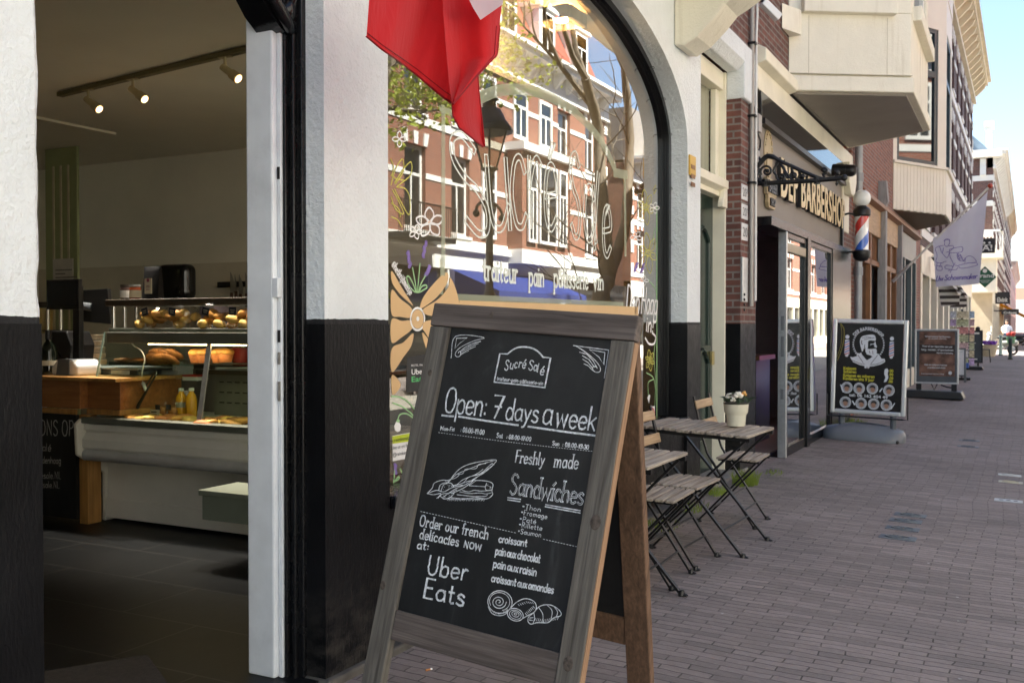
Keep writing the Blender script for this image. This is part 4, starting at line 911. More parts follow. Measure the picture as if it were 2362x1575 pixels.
m = MB(); m.tube([(FX, 9.05, 4.3), (FX + .11, 9.08, 4.25)], .012, 6); m.build("arm", BLACKM, o)
# ------------------------------------------------------------------ shoe repair shop
sh = thing("shoe_repair_shop", "shoe repair shop with brown wooden shopfront, orange brick and white boarded bay", "building", (FX, 19, 0))
WD = woodmat("varnished_wood", (.20,.075,.025), (.38,.17,.06), .45, 2, .5, bmp=.1); WDL = woodmat("light_wood", (.42,.25,.11), (.58,.38,.19), .5, 1, .5, bmp=.1)
GPOST = mat("weathered_grey_post", (.30,.29,.28), .7, var=.2, vs=8, stretch=(4,4,.6), dirt=.3)
m = MB(); m.box(FX - 8, FX, 14.9, 25.2, 3.25, 11.5); m.box(FX - .3, FX - .002, 14.9, 15.25, -.05, 3.25); m.box(FX - .3, FX - .002, 24.0, 25.2, -.05, 3.25); m.build("wall", BRICKO, sh)
m = MB(); m.box(FX - .2, FX + .05, 15.25, 20.2, 2.78, 3.22); m.build("sign_fascia", WDL, sh, bevel=.01)
m = MB(); m.prism([(FX + .05, 3.22), (FX + .14, 3.25), (FX + .14, 3.31), (FX + .05, 3.36), (FX - .1, 3.36), (FX - .1, 3.22)], 1, 15.25, 24)
for a in (15.3, 16.65, 17.95, 19.25, 20.1): m.box(FX - .08, FX + .03, a, a + .12, .0, 2.78)
m.box(FX - .08, FX + .03, 15.25, 20.2, 2.30, 2.38); m.box(FX - .08, FX + .04, 15.25, 20.2, .5, .6)
for k in range(40): m.box(FX - .06, FX - .01, 15.45 + k * .115, 15.49 + k * .115, 2.38, 2.78)
m.build("shop_frame", WD, sh)
m = MB(); m.box(FX - .1, FX + .06, 15.25, 20.2, -.03, .5); m.build("stall_riser", mat("stall_stone", (.33,.29,.23), .7, var=.15), sh, bevel=.01)
m = MB(); m.box(FX - .05, FX - .04, 15.25, 20.1, .6, 2.78); m.build("shop_glass", PANE, sh)
m = MB(); m.box(FX, FX + .13, 17.72, 17.92, -.03, 3.75); m.prism([(FX + .13, 3.75), (FX + .16, 3.4), (FX + .13, 3.35)], 1, 17.72, 17.92); m.build("pilaster", GPOST, sh, bevel=.008); m = MB(); m.box(FX, FX + .12, 20.25, 20.4, -.03, 3.3); m.build("pilaster", GPOST, sh, bevel=.008)
m = MB()
for k in range(14): m.box(FX + .003, FX + .02, 15.9 + k * .06 + .02 * sin(k * 2), 15.94 + k * .06, 3.0 + .03 * sin(k * 1.7), 3.03 + .05 * sin(k * 2.3))
m.build("carved_ornament", WD, sh)
m = MB(); m.box(FX - .1, FX + .02, 20.4, 24, 2.7, 3.2)
for a in (20.4, 21.6, 22.9, 23.85): m.box(FX - .1, FX + .03, a, a + .15, -.03, 2.7)
m.build("slate_frame", mat("slate_blue_paint", (.10,.135,.15), .4), sh)
m = MB(); m.box(FX - .06, FX - .05, 20.5, 23.9, .4, 2.7); m.build("side_glass", PANE, sh)
m = MB(); m.box(FX - .1, FX + .01, 20.55, 23.9, -.03, .4); m.build("side_riser", CREAM, sh)
# boarded bay
BOARDM = mat("bay_boards", (.76,.72,.60), .5, var=.04, vs=2, dirt=.15)
B2 = [(FX, 19.8), (-1.45, 21.3), (-1.465, 23.1), (FX, 24.4)]; ZB2 = 3.5
m = MB(); m.prism([seg(p_, (FX, 22.1), .03) for p_ in B2], 2, ZB2 + .03, 4.36); m.prism([seg(p_, (FX, 22.1), .03) for p_ in B2], 2, 7.3, 9.6)
for i, nb in ((0, 16), (1, 16), (2, 14)):
    for k in range(nb):
        facepanel(m, B2[i], B2[i+1], (k + .03) / nb, (k + .97) / nb, ZB2 - .01 * (k % 2), 4.36, -.02, .012); facepanel(m, B2[i], B2[i+1], (k + .03) / nb, (k + .97) / nb, 7.75, 9.6, -.02, .012)
    facepanel(m, B2[i], B2[i+1], 0, 1, 7.05, 7.75, -.04, .0); facepanel(m, B2[i], B2[i+1], -.02, 1.02, 4.36, 4.41, -.03, .06)
    facepanel(m, B2[i], B2[i+1], 0, .07, 4.41, 7.05, -.08, .0); facepanel(m, B2[i], B2[i+1], .84, 1, 4.41, 7.05, -.08, .0)
by = m.build("bay", BOARDM, sh)
FRG = mat("dark_teal_frame", (.022,.04,.046), .35)
m = MB()
for i in range(3):
    p_, q_ = B2[i], B2[i+1]
    for t0, t1, z0, z1 in ((.07, .12, 4.41, 7.05), (.78, .84, 4.41, 7.05), (.12, .78, 4.41, 4.5), (.12, .78, 6.97, 7.05), (.12, .78, 6.12, 6.24)): facepanel(m, p_, q_, t0, t1, z0, z1, -.07, -.015)
m.build("bay_window_frame", FRG, by)
m = MB()
for i in range(3): facepanel(m, B2[i], B2[i+1], .1, .8, 4.46, 7.0, -.052, -.045)
m.build("bay_pane", PANE, by)
m = MB(); m.prism([seg(p_, (FX, 22.1), .05) for p_ in B2], 2, ZB2 - .02, ZB2 + .02); m.build("bay_soffit", mat("brown_soffit", (.17,.12,.075), .7, var=.1, stretch=(1,12,1)), by)
o = thing("overhead_wire", "thin overhead wire strung from the boarded bay across the street", "wire", (-1.45, 21.4, 7.85))
m = MB(); m.tube([(-1.46 + 11.4 * t, 21.4 + .8 * t, 7.75 + .5 * t - .5 * sin(pi * t)) for t in [k / 12 for k in range(13)]], .008, 6); m.build("cable", BLACKM, o)
o = thing("drainpipe", "grey drainpipe on the brick between the barber pole and shoe shop", "pipe", (FX + .07, 15.1, 0))
m = MB(); m.tube([(FX + .07, 15.1, .3), (FX + .07, 15.1, 9)], .055, 12); m.build("pipe", mat("zinc_pipe", (.30,.32,.34), .45, .4), o, smooth='auto')
m = MB()
for z in (1.3, 2.05, 3.4): m.tube([(FX + .07, 15.1, z), (FX + .07, 15.1, z + .12)], .066, 12)
m.build("collar", mat("zinc_pipe2", (.24,.26,.28), .45, .4), o, smooth='auto')
# cobbler's flag
fy = 19.4; p0 = Vector((FX + .14, fy, 2.22)); p1 = Vector((-.60, fy, 3.77))
fl = thing("cobbler_flag", "white flag with purple cobbler drawing hanging from a slanted wall pole", "flag", p0)
m = MB(); m.tube([p0, p1], .02, 8); m.build("pole", mat("pole_white", (.62,.60,.55), .5), fl, smooth='auto')
m = MB(); m.tube([p0 - (p1 - p0) * .06, p0 + (p1 - p0) * .12], .03, 8); m.build("socket", ALU, fl, smooth='auto')
m = MB(); m.sph(p1, .045, 10, 8); m.build("finial", mat("red_finial", (.45,.06,.03), .4), fl, smooth=True)
cf = lambda a, b: (2020 + a / 5.228, 400 + b / 5.228)
tl, tr, br_, bl = [ony(*cf(*q), fy) for q in ((690, 790), (1350, 220), (1250, 1335), (725, 1370))]
def fsurf(a, b):
    t = tl.lerp(tr, a); u = bl.lerp(br_, a); p = t.lerp(u, b); sag = .05 * sin(pi * a) * (1 - b)
    return p + Vector((0, .055 * sin(a * 9 + b * 2) * (.35 + b * .65) - .03, -sag))
m = MB(); m.grid(fsurf, 30, 24); m.build("flag_cloth", cloth("white_flag_cloth", (.66,.65,.74), .4), fl, smooth=True)
PUR = mat("purple_print", (.13,.085,.36), .8)
pf = Pl((0, fy - .10, 0), (0, -1, 0), .0)
def onflag(mb, pts, w_, sm=True):
    q = []
    for p in (smooth(pts, 4) if sm else pts):
        P = ony(*cf(*p), fy); best = None
        # inverse bilinear by search
        a, b = .5, .5
        for it in range(12):
            S = fsurf(a, b); da = fsurf(a + .01, b) - S; db = fsurf(a, b + .01) - S; e = P - S
            det = da.x * db.z - da.z * db.x
            a += .01 * (e.x * db.z - e.z * db.x) / det; b += .01 * (da.x * e.z - da.z * e.x) / det
        q.append(fsurf(a, b) + Vector((0, -.004, 0)))
    mb.ribbon(q, w_, (0, -1, 0))
m = MB()
for q in ([(830, 850), (835, 810), (870, 800), (895, 815), (885, 860), (860, 885), (835, 870), (830, 850)], [(820, 815), (850, 795), (890, 800), (893, 825)], [(820, 870), (760, 880), (720, 910), (735, 965), (740, 1010), (725, 1065), (790, 1080), (850, 1060)], [(880, 880), (930, 875), (940, 900), (890, 945), (850, 955)], [(770, 880), (800, 960), (820, 900)], [(800, 960), (860, 1020), (890, 960)],
          [(890, 920), (1010, 890), (1050, 895), (1045, 940), (1010, 955), (900, 960), (890, 925)], [(890, 960), (900, 1010), (930, 1070), (940, 1120), (850, 1110), (845, 1150), (960, 1165), (990, 1140)], [(1000, 955), (985, 1010), (1010, 1050), (1060, 1060), (1075, 1020)], [(1075, 1080), (1085, 1020), (1130, 995), (1185, 1020), (1210, 1075), (1100, 1080)], [(1210, 1075), (1220, 1110), (1040, 1145), (1000, 1120), (960, 1110)], [(1000, 1110), (1100, 1085), (1210, 1075)],
          [(980, 970), (1030, 985)], [(975, 990), (1045, 1005)], [(985, 1010), (1055, 1025)], [(1000, 1030), (1060, 1045)], [(990, 975), (1020, 1060)], [(1020, 980), (1060, 1060)], [(960, 1080), (900, 1200)], [(880, 1180), (950, 1110)], [(740, 1070), (735, 1160), (800, 1165), (795, 1110)], [(790, 1080), (770, 1130)], [(730, 1110), (800, 1125)]): onflag(m, q, .009)
tx = "Uw Schoenmaker"; X = 722; SW = 500 / tw(tx, .06, .22)
for ch in tx:
    if ch == ' ': X += .22 * SW; continue
    for sm, st in GL[ch][1]:
        onflag(m, [(X + p[0] * SW + p[1] * 16, 1298 - (X - 722) * .062 - p[1] * 62) for p in st], .013, sm)
    X += (GL[ch][0] + .06) * SW
m.build("flag_print", PUR, fl)
# ================================================================== FAR END OF THE STREET
def row_house(name, label, x, y0, y1, h, brick, storeys, bay_w, gz_=3.2, ground=None, band=True, cornice=True, depth=8, sx=1, fw=.08, pane=PANE, qu=True, win_w=1.05, off_=0.0, skip=(), cmat=None, wz=None):
    b = thing(name, label, "building", (x, (y0 + y1) / 2, 0)); holes = []
    y = y0 + bay_w * .5 - win_w / 2 + off_
    ys = []
    while y + win_w < y1 - .2:
        if not any(s0 < y + win_w / 2 < s1 for s0, s1 in skip): ys.append(y)
        y += bay_w
    sh_ = (h - 1.1 - gz_) / storeys
    wz = wz or [(gz_ + sh_ * k + .55, gz_ + sh_ * (k + 1) - .45) for k in range(storeys)]
    for y in ys:
        for z0, z1 in wz: holes.append((y, y + win_w, z0, z1))
    m = MB(); wallholes(m, x, sx, y0, y1, gz_, h - 1, holes, .2); m.box(x - sx * .32, x - sx * depth, y0, y1, 0, h - .2)
    for yy in (y0, y1): m.add([(x, yy, 0), (x - sx * .33, yy, 0), (x - sx * .33, yy, h - .2), (x, yy, h - .2)], [(0,1,2,3)])
    m.build("wall", brick, b)
    wins(b, x, sx, holes, TRIM, pane, fw, .12, 2, TRIM)
    if band:
        m = MB()
        for z0, z1 in wz:
            for zz in (z0 - .2, z0 + (z1 - z0) * .62, z1 + .02):
                prev = y0
                for y in ys + [None]:
                    e = y if y is not None else y1
                    if zz > z1 or zz < z0: break
                    if e > prev: m.box(x, x + sx * .025, prev, e, zz, zz + .16)
                    prev = e + win_w
            m.box(x, x + sx * .03, y0, y1, z0 - .32, z0 - .10)
            for y in ys:
                for k in (-1, 0, 1): m.prism([(y + win_w/2 + k*win_w*.46 - .09, z1 + .01), (y + win_w/2 + k*win_w*.46 + .09, z1 + .01), (y + win_w/2 + k*win_w*.52 + .12, z1 + .36), (y + win_w/2 + k*win_w*.52 - .12, z1 + .36)], 0, x, x + sx * .04)
        if qu:
            for yy in (y0, y1 - .3):
                for k in range(int((h - gz_ - 1) / .8)): m.box(x, x + sx * .04, yy, yy + .3, gz_ + .4 + k * .8, gz_ + .75 + k * .8)
        m.build("stone_trim", TRIM, b)
    if cornice:
        m = MB(); m.box(x - sx * .3, x + sx * .62, y0 - .05, y1 + .05, h - .28, h - .12); m.box(x - sx * .3, x + sx * .74, y0 - .1, y1 + .1, h - .12, h); m.box(x - sx * .3, x + sx * .10, y0, y1, h - 1.0, h - .28); m.box(x, x + sx * .16, y0 - .02, y1 + .02, h - 1.05, h - .92)
        k = y0 + .3
        while k < y1: m.prism([(x + sx * .10, h - .8), (x + sx * .2, h - .75), (x + sx * .5, h - .45), (x + sx * .56, h - .28), (x + sx * .10, h - .28)], 1, k, k + .16); k += 1.05
        m.build("cornice", cmat or TRIM, b)
    if ground:
        m = MB(); m.box(x - sx * .3, x + sx * .03, y0, y1, gz_ - .65, gz_)
        k = y0
        while k < y1 - .3: m.box(x - sx * .3, x + sx * .02, k, k + .42, -.1, gz_ - .65); k += 2.3
        m.box(x - sx * .3, x + sx * .01, y0, y1, -.1, .45); m.build("shopfront", ground, b)
        m = MB(); m.box(x - sx * .14, x - sx * .15, y0 + .05, y1 - .05, .45, gz_ - .65); m.build("shop_pane", pane, b)
    return b
CORN = mat("cornice_cream", (.66,.58,.42), .6, var=.08, vs=2, dirt=.2)
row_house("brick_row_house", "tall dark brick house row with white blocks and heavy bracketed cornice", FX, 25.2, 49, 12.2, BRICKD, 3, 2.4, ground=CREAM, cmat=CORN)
b4 = row_house("corner_house", "red brick corner house with white bands, balcony and slate roof", -1.75, 61, 92, 11.0, BRICK, 3, 2.6, ground=CREAM)
m = MB()
for z in (4.6, 6.2, 7.9, 9.3): m.box(-9, -1.74, 60.96, 61, z, z + .3)
m.box(-9, -1.3, 60.5, 61, 10.55, 10.95); m.box(-2.4, -2.1, 60.8, 61, 9.6, 10.5); m.build("side_trim", TRIM, b4); m = MB(); m.box(-9, -1.74, 60.94, 61, -.1, 3.3); m.build("side_shopfront", mat("warm_stucco", (.50,.43,.31), .8, var=.1, vs=2), b4)
m = MB(); m.prism([(-4.6, 11.0), (-2.9, 11.0), (-3.1, 11.5), (-3.2, 12.1), (-4.6, 12.3)], 1, 61, 61.4); m.build("dormer_gable", TRIM, b4)
m = MB(); m.prism([(-3.2, 12.3), (-1.9, 11.0), (-8, 11.0), (-7, 12.3)], 1, 61.4, 92); m.build("roof", mat("slate_roof", (.16,.22,.28), .5, var=.15, vs=6), b4)
m = MB(); m.box(-2.15, -1.85, 62, 63, 11.0, 12.45); m.box(-2.25, -1.75, 61.9, 63.1, 12.45, 12.75); m.build("chimney", TRIM, b4)
m = MB(); m.box(-3.1, -1.2, 58.6, 61, 4.9, 5.3); m.box(-2.9, -1.5, 58.9, 61, 3.1, 4.9); m.build("balcony_bay", CREAM, b4)
m = MB()
for k in range(11): m.box(-3.05 + k * .17, -3.0 + k * .17, 58.62, 58.68, 5.3, 6.3); m.box(-1.27, -1.22, 58.7 + k * .2, 58.76 + k * .2, 5.3, 6.3)
m.box(-3.1, -1.2, 58.6, 58.7, 6.3, 6.4); m.box(-1.3, -1.2, 58.6, 61, 6.3, 6.4); m.build("balcony_railing", TRIM, b4)
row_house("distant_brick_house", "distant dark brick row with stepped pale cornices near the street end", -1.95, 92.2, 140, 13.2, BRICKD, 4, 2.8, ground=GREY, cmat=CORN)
b6 = row_house("distant_white_house", "farthest pale house with low roof at the end of the street", -1.9, 141, 200, 9.5, mat("pale_stucco", (.62,.62,.62), .8), 2, 3, ground=TRIM, band=False)
o = thing("end_house", "low white house closing the far end of street", "building", (6, 228, 0))
m = MB(); m.box(-12, 24, 226, 236, -1, 6.5); m.build("wall", mat("pale_stucco2", (.60,.60,.58), .8), o)
m = MB(); m.prism([(226, 6.5), (236, 6.5), (231, 9)], 0, -12, 24); m.build("roof", mat("red_tiles", (.20,.07,.045), .7, var=.2, vs=8), o)
# side street pavement edge
SIGNB = mat("sign_black", (.016,.016,.018), .45)
def hang_sign(name, label, y, x0, x1, z0, z1, m_, txt, tm, h=.5, frame=None):
    o = thing(name, label, "sign", ((x0 + x1) / 2, y, z0)); m = MB(); m.box(x0, x1, y, y + .08, z0, z1); p = m.build("sign_panel", m_, o)
    m = MB(); m.box(FX - .05, x0 + .05, y + .02, y + .06, z1 - .12, z1 - .06); m.build("arm", BLACKM, o)
    vs, fs = fontmesh(txt, .02); xs = [v[0] for v in vs]; a, b_ = min(xs), max(xs); W = (x1 - x0) * .74; m = MB()
    m.add([(x0 + (x1 - x0) * .13 + (v[0] - a) / (b_ - a) * W, y - .004, z0 + (z1 - z0) * .16 + v[1] / .73 * (z1 - z0) * h) for v in vs], fs); m.build("lettering", tm, p); return o, p
o, p = hang_sign("hanging_sign", "black hanging shop sign reading SA! with pale figures, left of the balcony", 45, -1.95, -1.2, 4.27, 4.86, SIGNB, "SA!", TRIM, .42)
m = MB()
for k in range(3): m.sph((-1.8 + k * .2, 44.99, 4.68), .05, 8, 6, (1, .2, 1))
m.box(-1.9, -1.35, 44.99, 44.996, 4.575, 4.6); m.build("emblem", TRIM, p)
o = thing("diamond_sign", "green diamond shaped cafe sign hanging beside the white flag", "sign", (-1.32, 38, 2.6))
GRB = mat("bottle_green", (.012,.10,.045), .35)
m = MB(); m.prism([(-1.32, 2.62), (-.96, 2.98), (-1.32, 3.36), (-1.68, 2.98)], 1, 38, 38.08); p = m.build("sign_panel", GRB, o, bevel=.01)
m = MB(); m.box(FX - .05, -1.5, 38.02, 38.05, 3.2, 3.24); m.build("arm", BLACKM, o)
vs, fs = fontmesh("Brand", .02); xs = [v[0] for v in vs]; m = MB(); m.add([(-1.60 + (v[0] - min(xs)) / (max(xs) - min(xs)) * .56, 37.995, 2.97 + v[1] * .2) for v in vs], fs); m.box(-1.5, -1.14, 37.993, 37.998, 2.86, 2.875); m.box(-1.44, -1.2, 37.993, 37.998, 2.8, 2.815); m.lathe([(.05, 0), (.07, .008)], M=Matrix.Translation((-1.32, 37.99, 3.2)) @ Matrix.Rotation(R(90), 4, 'X')); m.build("lettering", TRIM, p)
hang_sign("hanging_sign", "black curved shop sign far down the street with white script", 66, -1.72, -.95, 2.6, 3.3, SIGNB, "Elvink", TRIM, .4)
hang_sign("hanging_sign", "long thin black sign below the curved one far down the street", 64, -1.35, -.45, 1.95, 2.25, SIGNB, "Crêpes", TRIM, .4)
o = thing("orange_awning", "orange awning over a terrace at the far end of street", "awning", (-.4, 84, 2))
m = MB(); m.grid(lambda a, b: (-1.75 + 1.6 * b, 76 + 14 * a, 2.9 - .9 * b), 8, 4); m.box(-.17, -.14, 76, 90, 1.75, 2.02); m.prism([(-1.75, 2.9), (-1.75, 2.7), (-.15, 1.8), (-.15, 2.0)], 1, 75.97, 76); m.build("awning_cloth", cloth("orange_cloth", (.75,.36,.02), .5), o)
# striped awnings
def stripes(name, a, b, per, ax=1):
    mm, n, bs_ = newmat(name); tc = n.nodes.new("ShaderNodeTexCoord"); sp = n.nodes.new("ShaderNodeSeparateXYZ"); n.links.new(tc.outputs["Object"], sp.inputs[0])
    f = mathn(n, 'FRACT', mathn(n, 'DIVIDE', sp.outputs[ax], per)); n.links.new(ramp(n, f, [(0, a), (.49, a), (.51, b), (1, b)]), bs_.inputs["Base Color"]); bs_.inputs["Roughness"].default_value = .85; return mm
STR = stripes("striped_cloth", (.72,.70,.64), (.06,.05,.045), .16, 2)
for y0, lab, g in ((27.2, "striped black and white folded awning nearer behind the postcard rack", 0), (30.6, "striped black and white folded awning farther along the cream shopfront", 0)):
    o = thing("folded_awning", lab, "awning", (-1.9, y0, 2.2), "striped folded awnings")
    m = MB(); m.grid(lambda a, b: (FX + .1 + .62 * b + .05 * sin(a * 14), y0 + .28 * a, 3.05 - .95 * b + .03 * sin(a * 9)), 10, 6); m.prism([(FX + .1, 3.05), (FX + .72, 2.1), (FX + .72, 1.85), (FX + .3, 1.8)], 1, y0 + .3, y0 + .33); m.build("awning_cloth", STR, o)
    m = MB(); m.tube([(FX + .1, y0 + .14, 3.1), (FX + .74, y0 + .14, 2.08)], .025, 6); m.build("awning_arm", CREAM, o)
# street things
o = thing("postcard_rack", "tall postcard rack full of colourful cards on the pavement", "card rack", (-1.42, 26.6, 0))
cols = [(.5,.28,.6), (.2,.35,.65), (.65,.12,.08), (.4,.45,.15), (.6,.5,.2), (.62,.64,.66), (.25,.42,.55), (.55,.3,.3), (.70,.70,.68)]
cm = [mat("card_%d" % i, tuple(.55 * q + .17 for q in c), .5, var=.5, vs=22) for i, c in enumerate(cols)]
m = MB(); m.box(-1.44, -1.40, 26.58, 26.62, .02, 1.72); m.box(-1.62, -1.22, 26.4, 26.8, .0, .06); m.build("stand", BLACKM, o)
for j in range(7):
    z = .36 + j * .19
    for side in range(3):
        x0 = (-1.68, -1.53, -1.25)[side]; x1 = (-1.55, -1.27, -1.14)[side]
        m = MB(); m.add([(x0, 26.40 + (.06 if side != 1 else 0), z), (x1, 26.40 + (.06 if side != 1 else 0), z), (x1, 26.47 + (.06 if side != 1 else 0), z + .165), (x0, 26.47 + (.06 if side != 1 else 0), z + .165), (x0, 26.5, z), (x1, 26.5, z), (x1, 26.53, z + .165), (x0, 26.53, z + .165)], [(0,1,2,3),(4,7,6,5),(0,4,5,1),(1,5,6,2),(2,6,7,3),(3,7,4,0)])
        m.build("card_row", random.choice(cm), o)
m = MB(); m.box(-1.55, -1.25, 26.33, 26.5, .30, .42); m.build("blue_tray", mat("blue_box", (.03,.10,.40), .5), o, bevel=.01)
def flatboard(name, label, y, x0, x1, z0, z1, fm, pm, lines, tm, foot=True, lean=.0):
    o = thing(name, label, "sign board", ((x0 + x1) / 2, y, gz(x0)))
    m = MB(); t = .035; m.box(x0, x0 + t, y, y + .05, z0, z1); m.box(x1 - t, x1, y, y + .05, z0, z1); m.box(x0 + t, x1 - t, y, y + .05, z0, z0 + t); m.box(x0 + t, x1 - t, y, y + .05, z1 - t, z1); m.build("frame", fm, o, bevel=.004)
    m = MB(); m.box(x0 + t, x1 - t, y + .012, y + .03, z0 + t, z1 - t); p = m.build("panel", pm, o)
    if lines:
        m = MB()
        for zf, xa, xb, h in lines: m.box(x0 + (x1 - x0) * xa, x0 + (x1 - x0) * xb, y + .008, y + .0115, z0 + (z1 - z0) * zf, z0 + (z1 - z0) * zf + h)
        m.build("lettering", tm, p)
    if foot:
        m = MB(); zz = gz(x0) + .0
        m.prism([(x0 - .03, zz + .02), (x0 + .02, zz + .10), (x1 - .02, zz + .10), (x1 + .03, zz + .02), (x1 + .03, zz), (x0 - .03, zz)], 1, y - .18, y + .22)
        m.box(x0 + .1, x0 + .15, y, y + .05, zz + .1, z0); m.box(x1 - .15, x1 - .1, y, y + .05, zz + .1, z0); m.build("base", BLACKM, o, bevel=.015)
    else:
        m = MB(); m.box(x0, x0 + .04, y + .01, y + .05, gz(x0), z0); m.box(x1 - .04, x1, y + .01, y + .05, gz(x0), z0); m.bar((x0 + .02, y + .05, z1 - .1), (x0 + .02, y + .5, gz(x0)), .03); m.bar((x1 - .02, y + .05, z1 - .1), (x1 - .02, y + .5, gz(x1)), .03); m.build("leg", fm, o)
    return o
o = flatboard("menu_board", "small white menu board in dark frame leaning in front of the postcard rack", 25.4, -1.62, -1.27, .14, .80, GREY, mat("white_sheet", (.72,.76,.78), .5), ((.85, .12, .8, .012), (.75, .12, .6, .012), (.62, .12, .7, .012), (.5, .12, .5, .012), (.35, .12, .6, .012)), mat("pale_ink", (.45,.55,.55), .6), False)
o = flatboard("menu_board", "tall black menu board on water base beside the wire chair", 32.8, -1.66, -1.18, .2, 1.18, BLACKM, mat("slate_panel", (.035,.045,.055), .4), ((.88, .3, .8, .05), (.6, .1, .6, .02), (.5, .1, .5, .02), (.4, .1, .55, .02), (.3, .1, .5, .02), (.1, .1, .7, .04)), TRIM)
m = MB(); m.sph((-1.32, 32.85, 1.22), .07, 10, 8); m.build("handle", BLACKM, o, smooth=True)
o = thing("wire_chair", "black wire terrace chair beside the tall black menu board", "chair", (-1.4, 39.5, 0))
m = MB(); cx, cy = -1.38, 39.5
m.prism([(cx - .2, cy - .2), (cx + .2, cy - .2), (cx + .2, cy + .2), (cx - .2, cy + .2)], 2, .45, .48); m.build("seat", BLACKM, o, bevel=.01)
for sx_, sy_ in ((-1,-1), (1,-1), (-1,1), (1,1)):
    m = MB(); m.tube([(cx + .17 * sx_, cy + .17 * sy_, .46), (cx + .21 * sx_, cy + .21 * sy_, 0)], .014, 6); m.build("leg", BLACKM, o)
m = MB(); m.tube([(cx - .19, cy - .19, .46), (cx - .25, cy - .19, .8), (cx - .25, cy + .19, .8), (cx - .19, cy + .19, .46)], .014, 6)
for k in range(4): m.tube([(cx - .19, cy - .12 + k * .08, .47), (cx - .25, cy - .12 + k * .08, .8)], .007, 5)
m.build("backrest", BLACKM, o)
o = thing("flower_planter", "round pale planter with purple flowers by the parked scooter", "planter", (-1.48, 47, 0))
m = MB(); m.lathe([(.26, gz(-1.5)), (.36, .45), (.38, .5), (.34, .5), (.32, .42)], (-1.48, 47, 0), 20); m.build("pot", mat("wicker_pale", (.55,.47,.33), .8, var=.2, vs=30), o, smooth='auto')
m = MB()
for k in range(130): a = random.uniform(0, 6.28); r_ = .33 * sqrt(random.random()); m.sph((-1.48 + r_ * cos(a), 47 + r_ * sin(a), .52 + random.uniform(0, .13)), .035, 6, 4)
m.build("flowers", mat("violet_petals", (.22,.06,.45), .7, var=.4, vs=40), o)
for (x, y, h, mm_, lab) in ((-1.06, 49.5, .88, mat("mint_metal", (.42,.55,.47), .5), "pale green bollard in front of the parked scooter"), (-.60, 44.2, .8, mat("dark_teal_metal", (.03,.05,.055), .5), "dark green bollard in the shade, right of the scooter")):
    o = thing("bollard", lab, "bollard", (x, y, gz(x)), "bollards at the side street")
    m = MB(); m.lathe([(.085, gz(x)), (.07, .12), (.062, h - .1), (.075, h - .08), (.075, h - .03), (.05, h), (.0, h + .01)], (x, y, 0), 16); m.build("post", mm_, o, smooth='auto')
    m = MB(); m.lathe([(.10, gz(x) - .01), (.10, gz(x) + .04)], (x, y, 0), 16); m.build("collar", BLACKM, o)
def motor(name, label, x, y, col, dx=1, flip=1):
    o = thing(name, label, "scooter", (x, y, gz(x))); g = gz(x)
    P = lambda a, b, c: (x + a * dx, y + b, g + c)
    for a in (-.62, .62):
        m = MB(); m.tube([P(a + .2 * cos(t), 0, .23 + .2 * sin(t)) for t in [2*pi*k/20 for k in range(20)]], .045, 8, True); wv = m.build("wheel", BLACKM, o, smooth='auto')
        m = MB(); m.tube([P(a, -.03, .23), P(a, .03, .23)], .10, 12); m.build("rim", ALU, wv)
    m = MB(); m.tube([P(.62, 0, .25), P(.45, 0, .75), P(.38, 0, 1.0)], .035, 8); m.tube([P(.38, -.3, 1.02), P(.36, 0, 1.0), P(.38, .3, 1.02)], .022, 8); m.build("fork", BLACKM, o)
    m = MB(); m.sph(P(.46, 0, .62), .2, 12, 8, (.55, 1.1, 1.5)); m.sph(P(-.45, 0, .55), .24, 12, 8, (1.7, .7, .75)); m.sph(P(.05, 0, .34), .13, 12, 8, (2.6, 1.2, .5)); m.sph(P(.62, 0, .40), .13, 10, 8, (1.5, .6, .8)); m.build("body", col, o, smooth=True)
    m = MB(); m.sph(P(-.3, 0, .78), .2, 12, 8, (1.9, .75, .4)); m.build("seat", mat("black_vinyl", (.015,.015,.016), .5), o, smooth=True)
    m = MB(); m.sph(P(.44, 0, .92), .11, 12, 8, (1, 1.3, 1)); m.build("headlight", EN, o, smooth=True)
    for s_ in (-1, 1):
        m = MB(); m.tube([P(.38, .25 * s_, 1.02), P(.36, .3 * s_, 1.2)], .008, 5); m.sph(P(.36, .31 * s_, 1.24), .07, 8, 6, (.4, 1, .7)); m.build("mirror", EN, o)
    return o
o = motor("parked_scooter", "white parked scooter in the sun behind the pale bollard", -1.15, 50.6, mat("scooter_pearl", (.34,.35,.31), .3, coat=.5), -.9)
motor("parked_scooter", "dark parked motor scooter at the right edge beyond the side street", -.05, 60, BLACKM, 1)
o = thing("flower_basket", "red flowers in a green basket hanging at the back of white scooter", "basket", (-.7, 50.2, .6))
m = MB(); m.lathe([(.14, .52), (.2, .82), (.18, .82)], (-.66, 50.2, 0), 14); m.build("basket", mat("basket_green", (.12,.28,.15), .7), o, smooth='auto')
m = MB()
for k in range(40): m.sph((-.66 + random.uniform(-.16, .16), 50.2 + random.uniform(-.16, .16), .86 + random.uniform(0, .12)), .04, 6, 4)
m.build("flowers", mat("red_petals", (.55,.06,.05), .7, var=.4, vs=30), o)
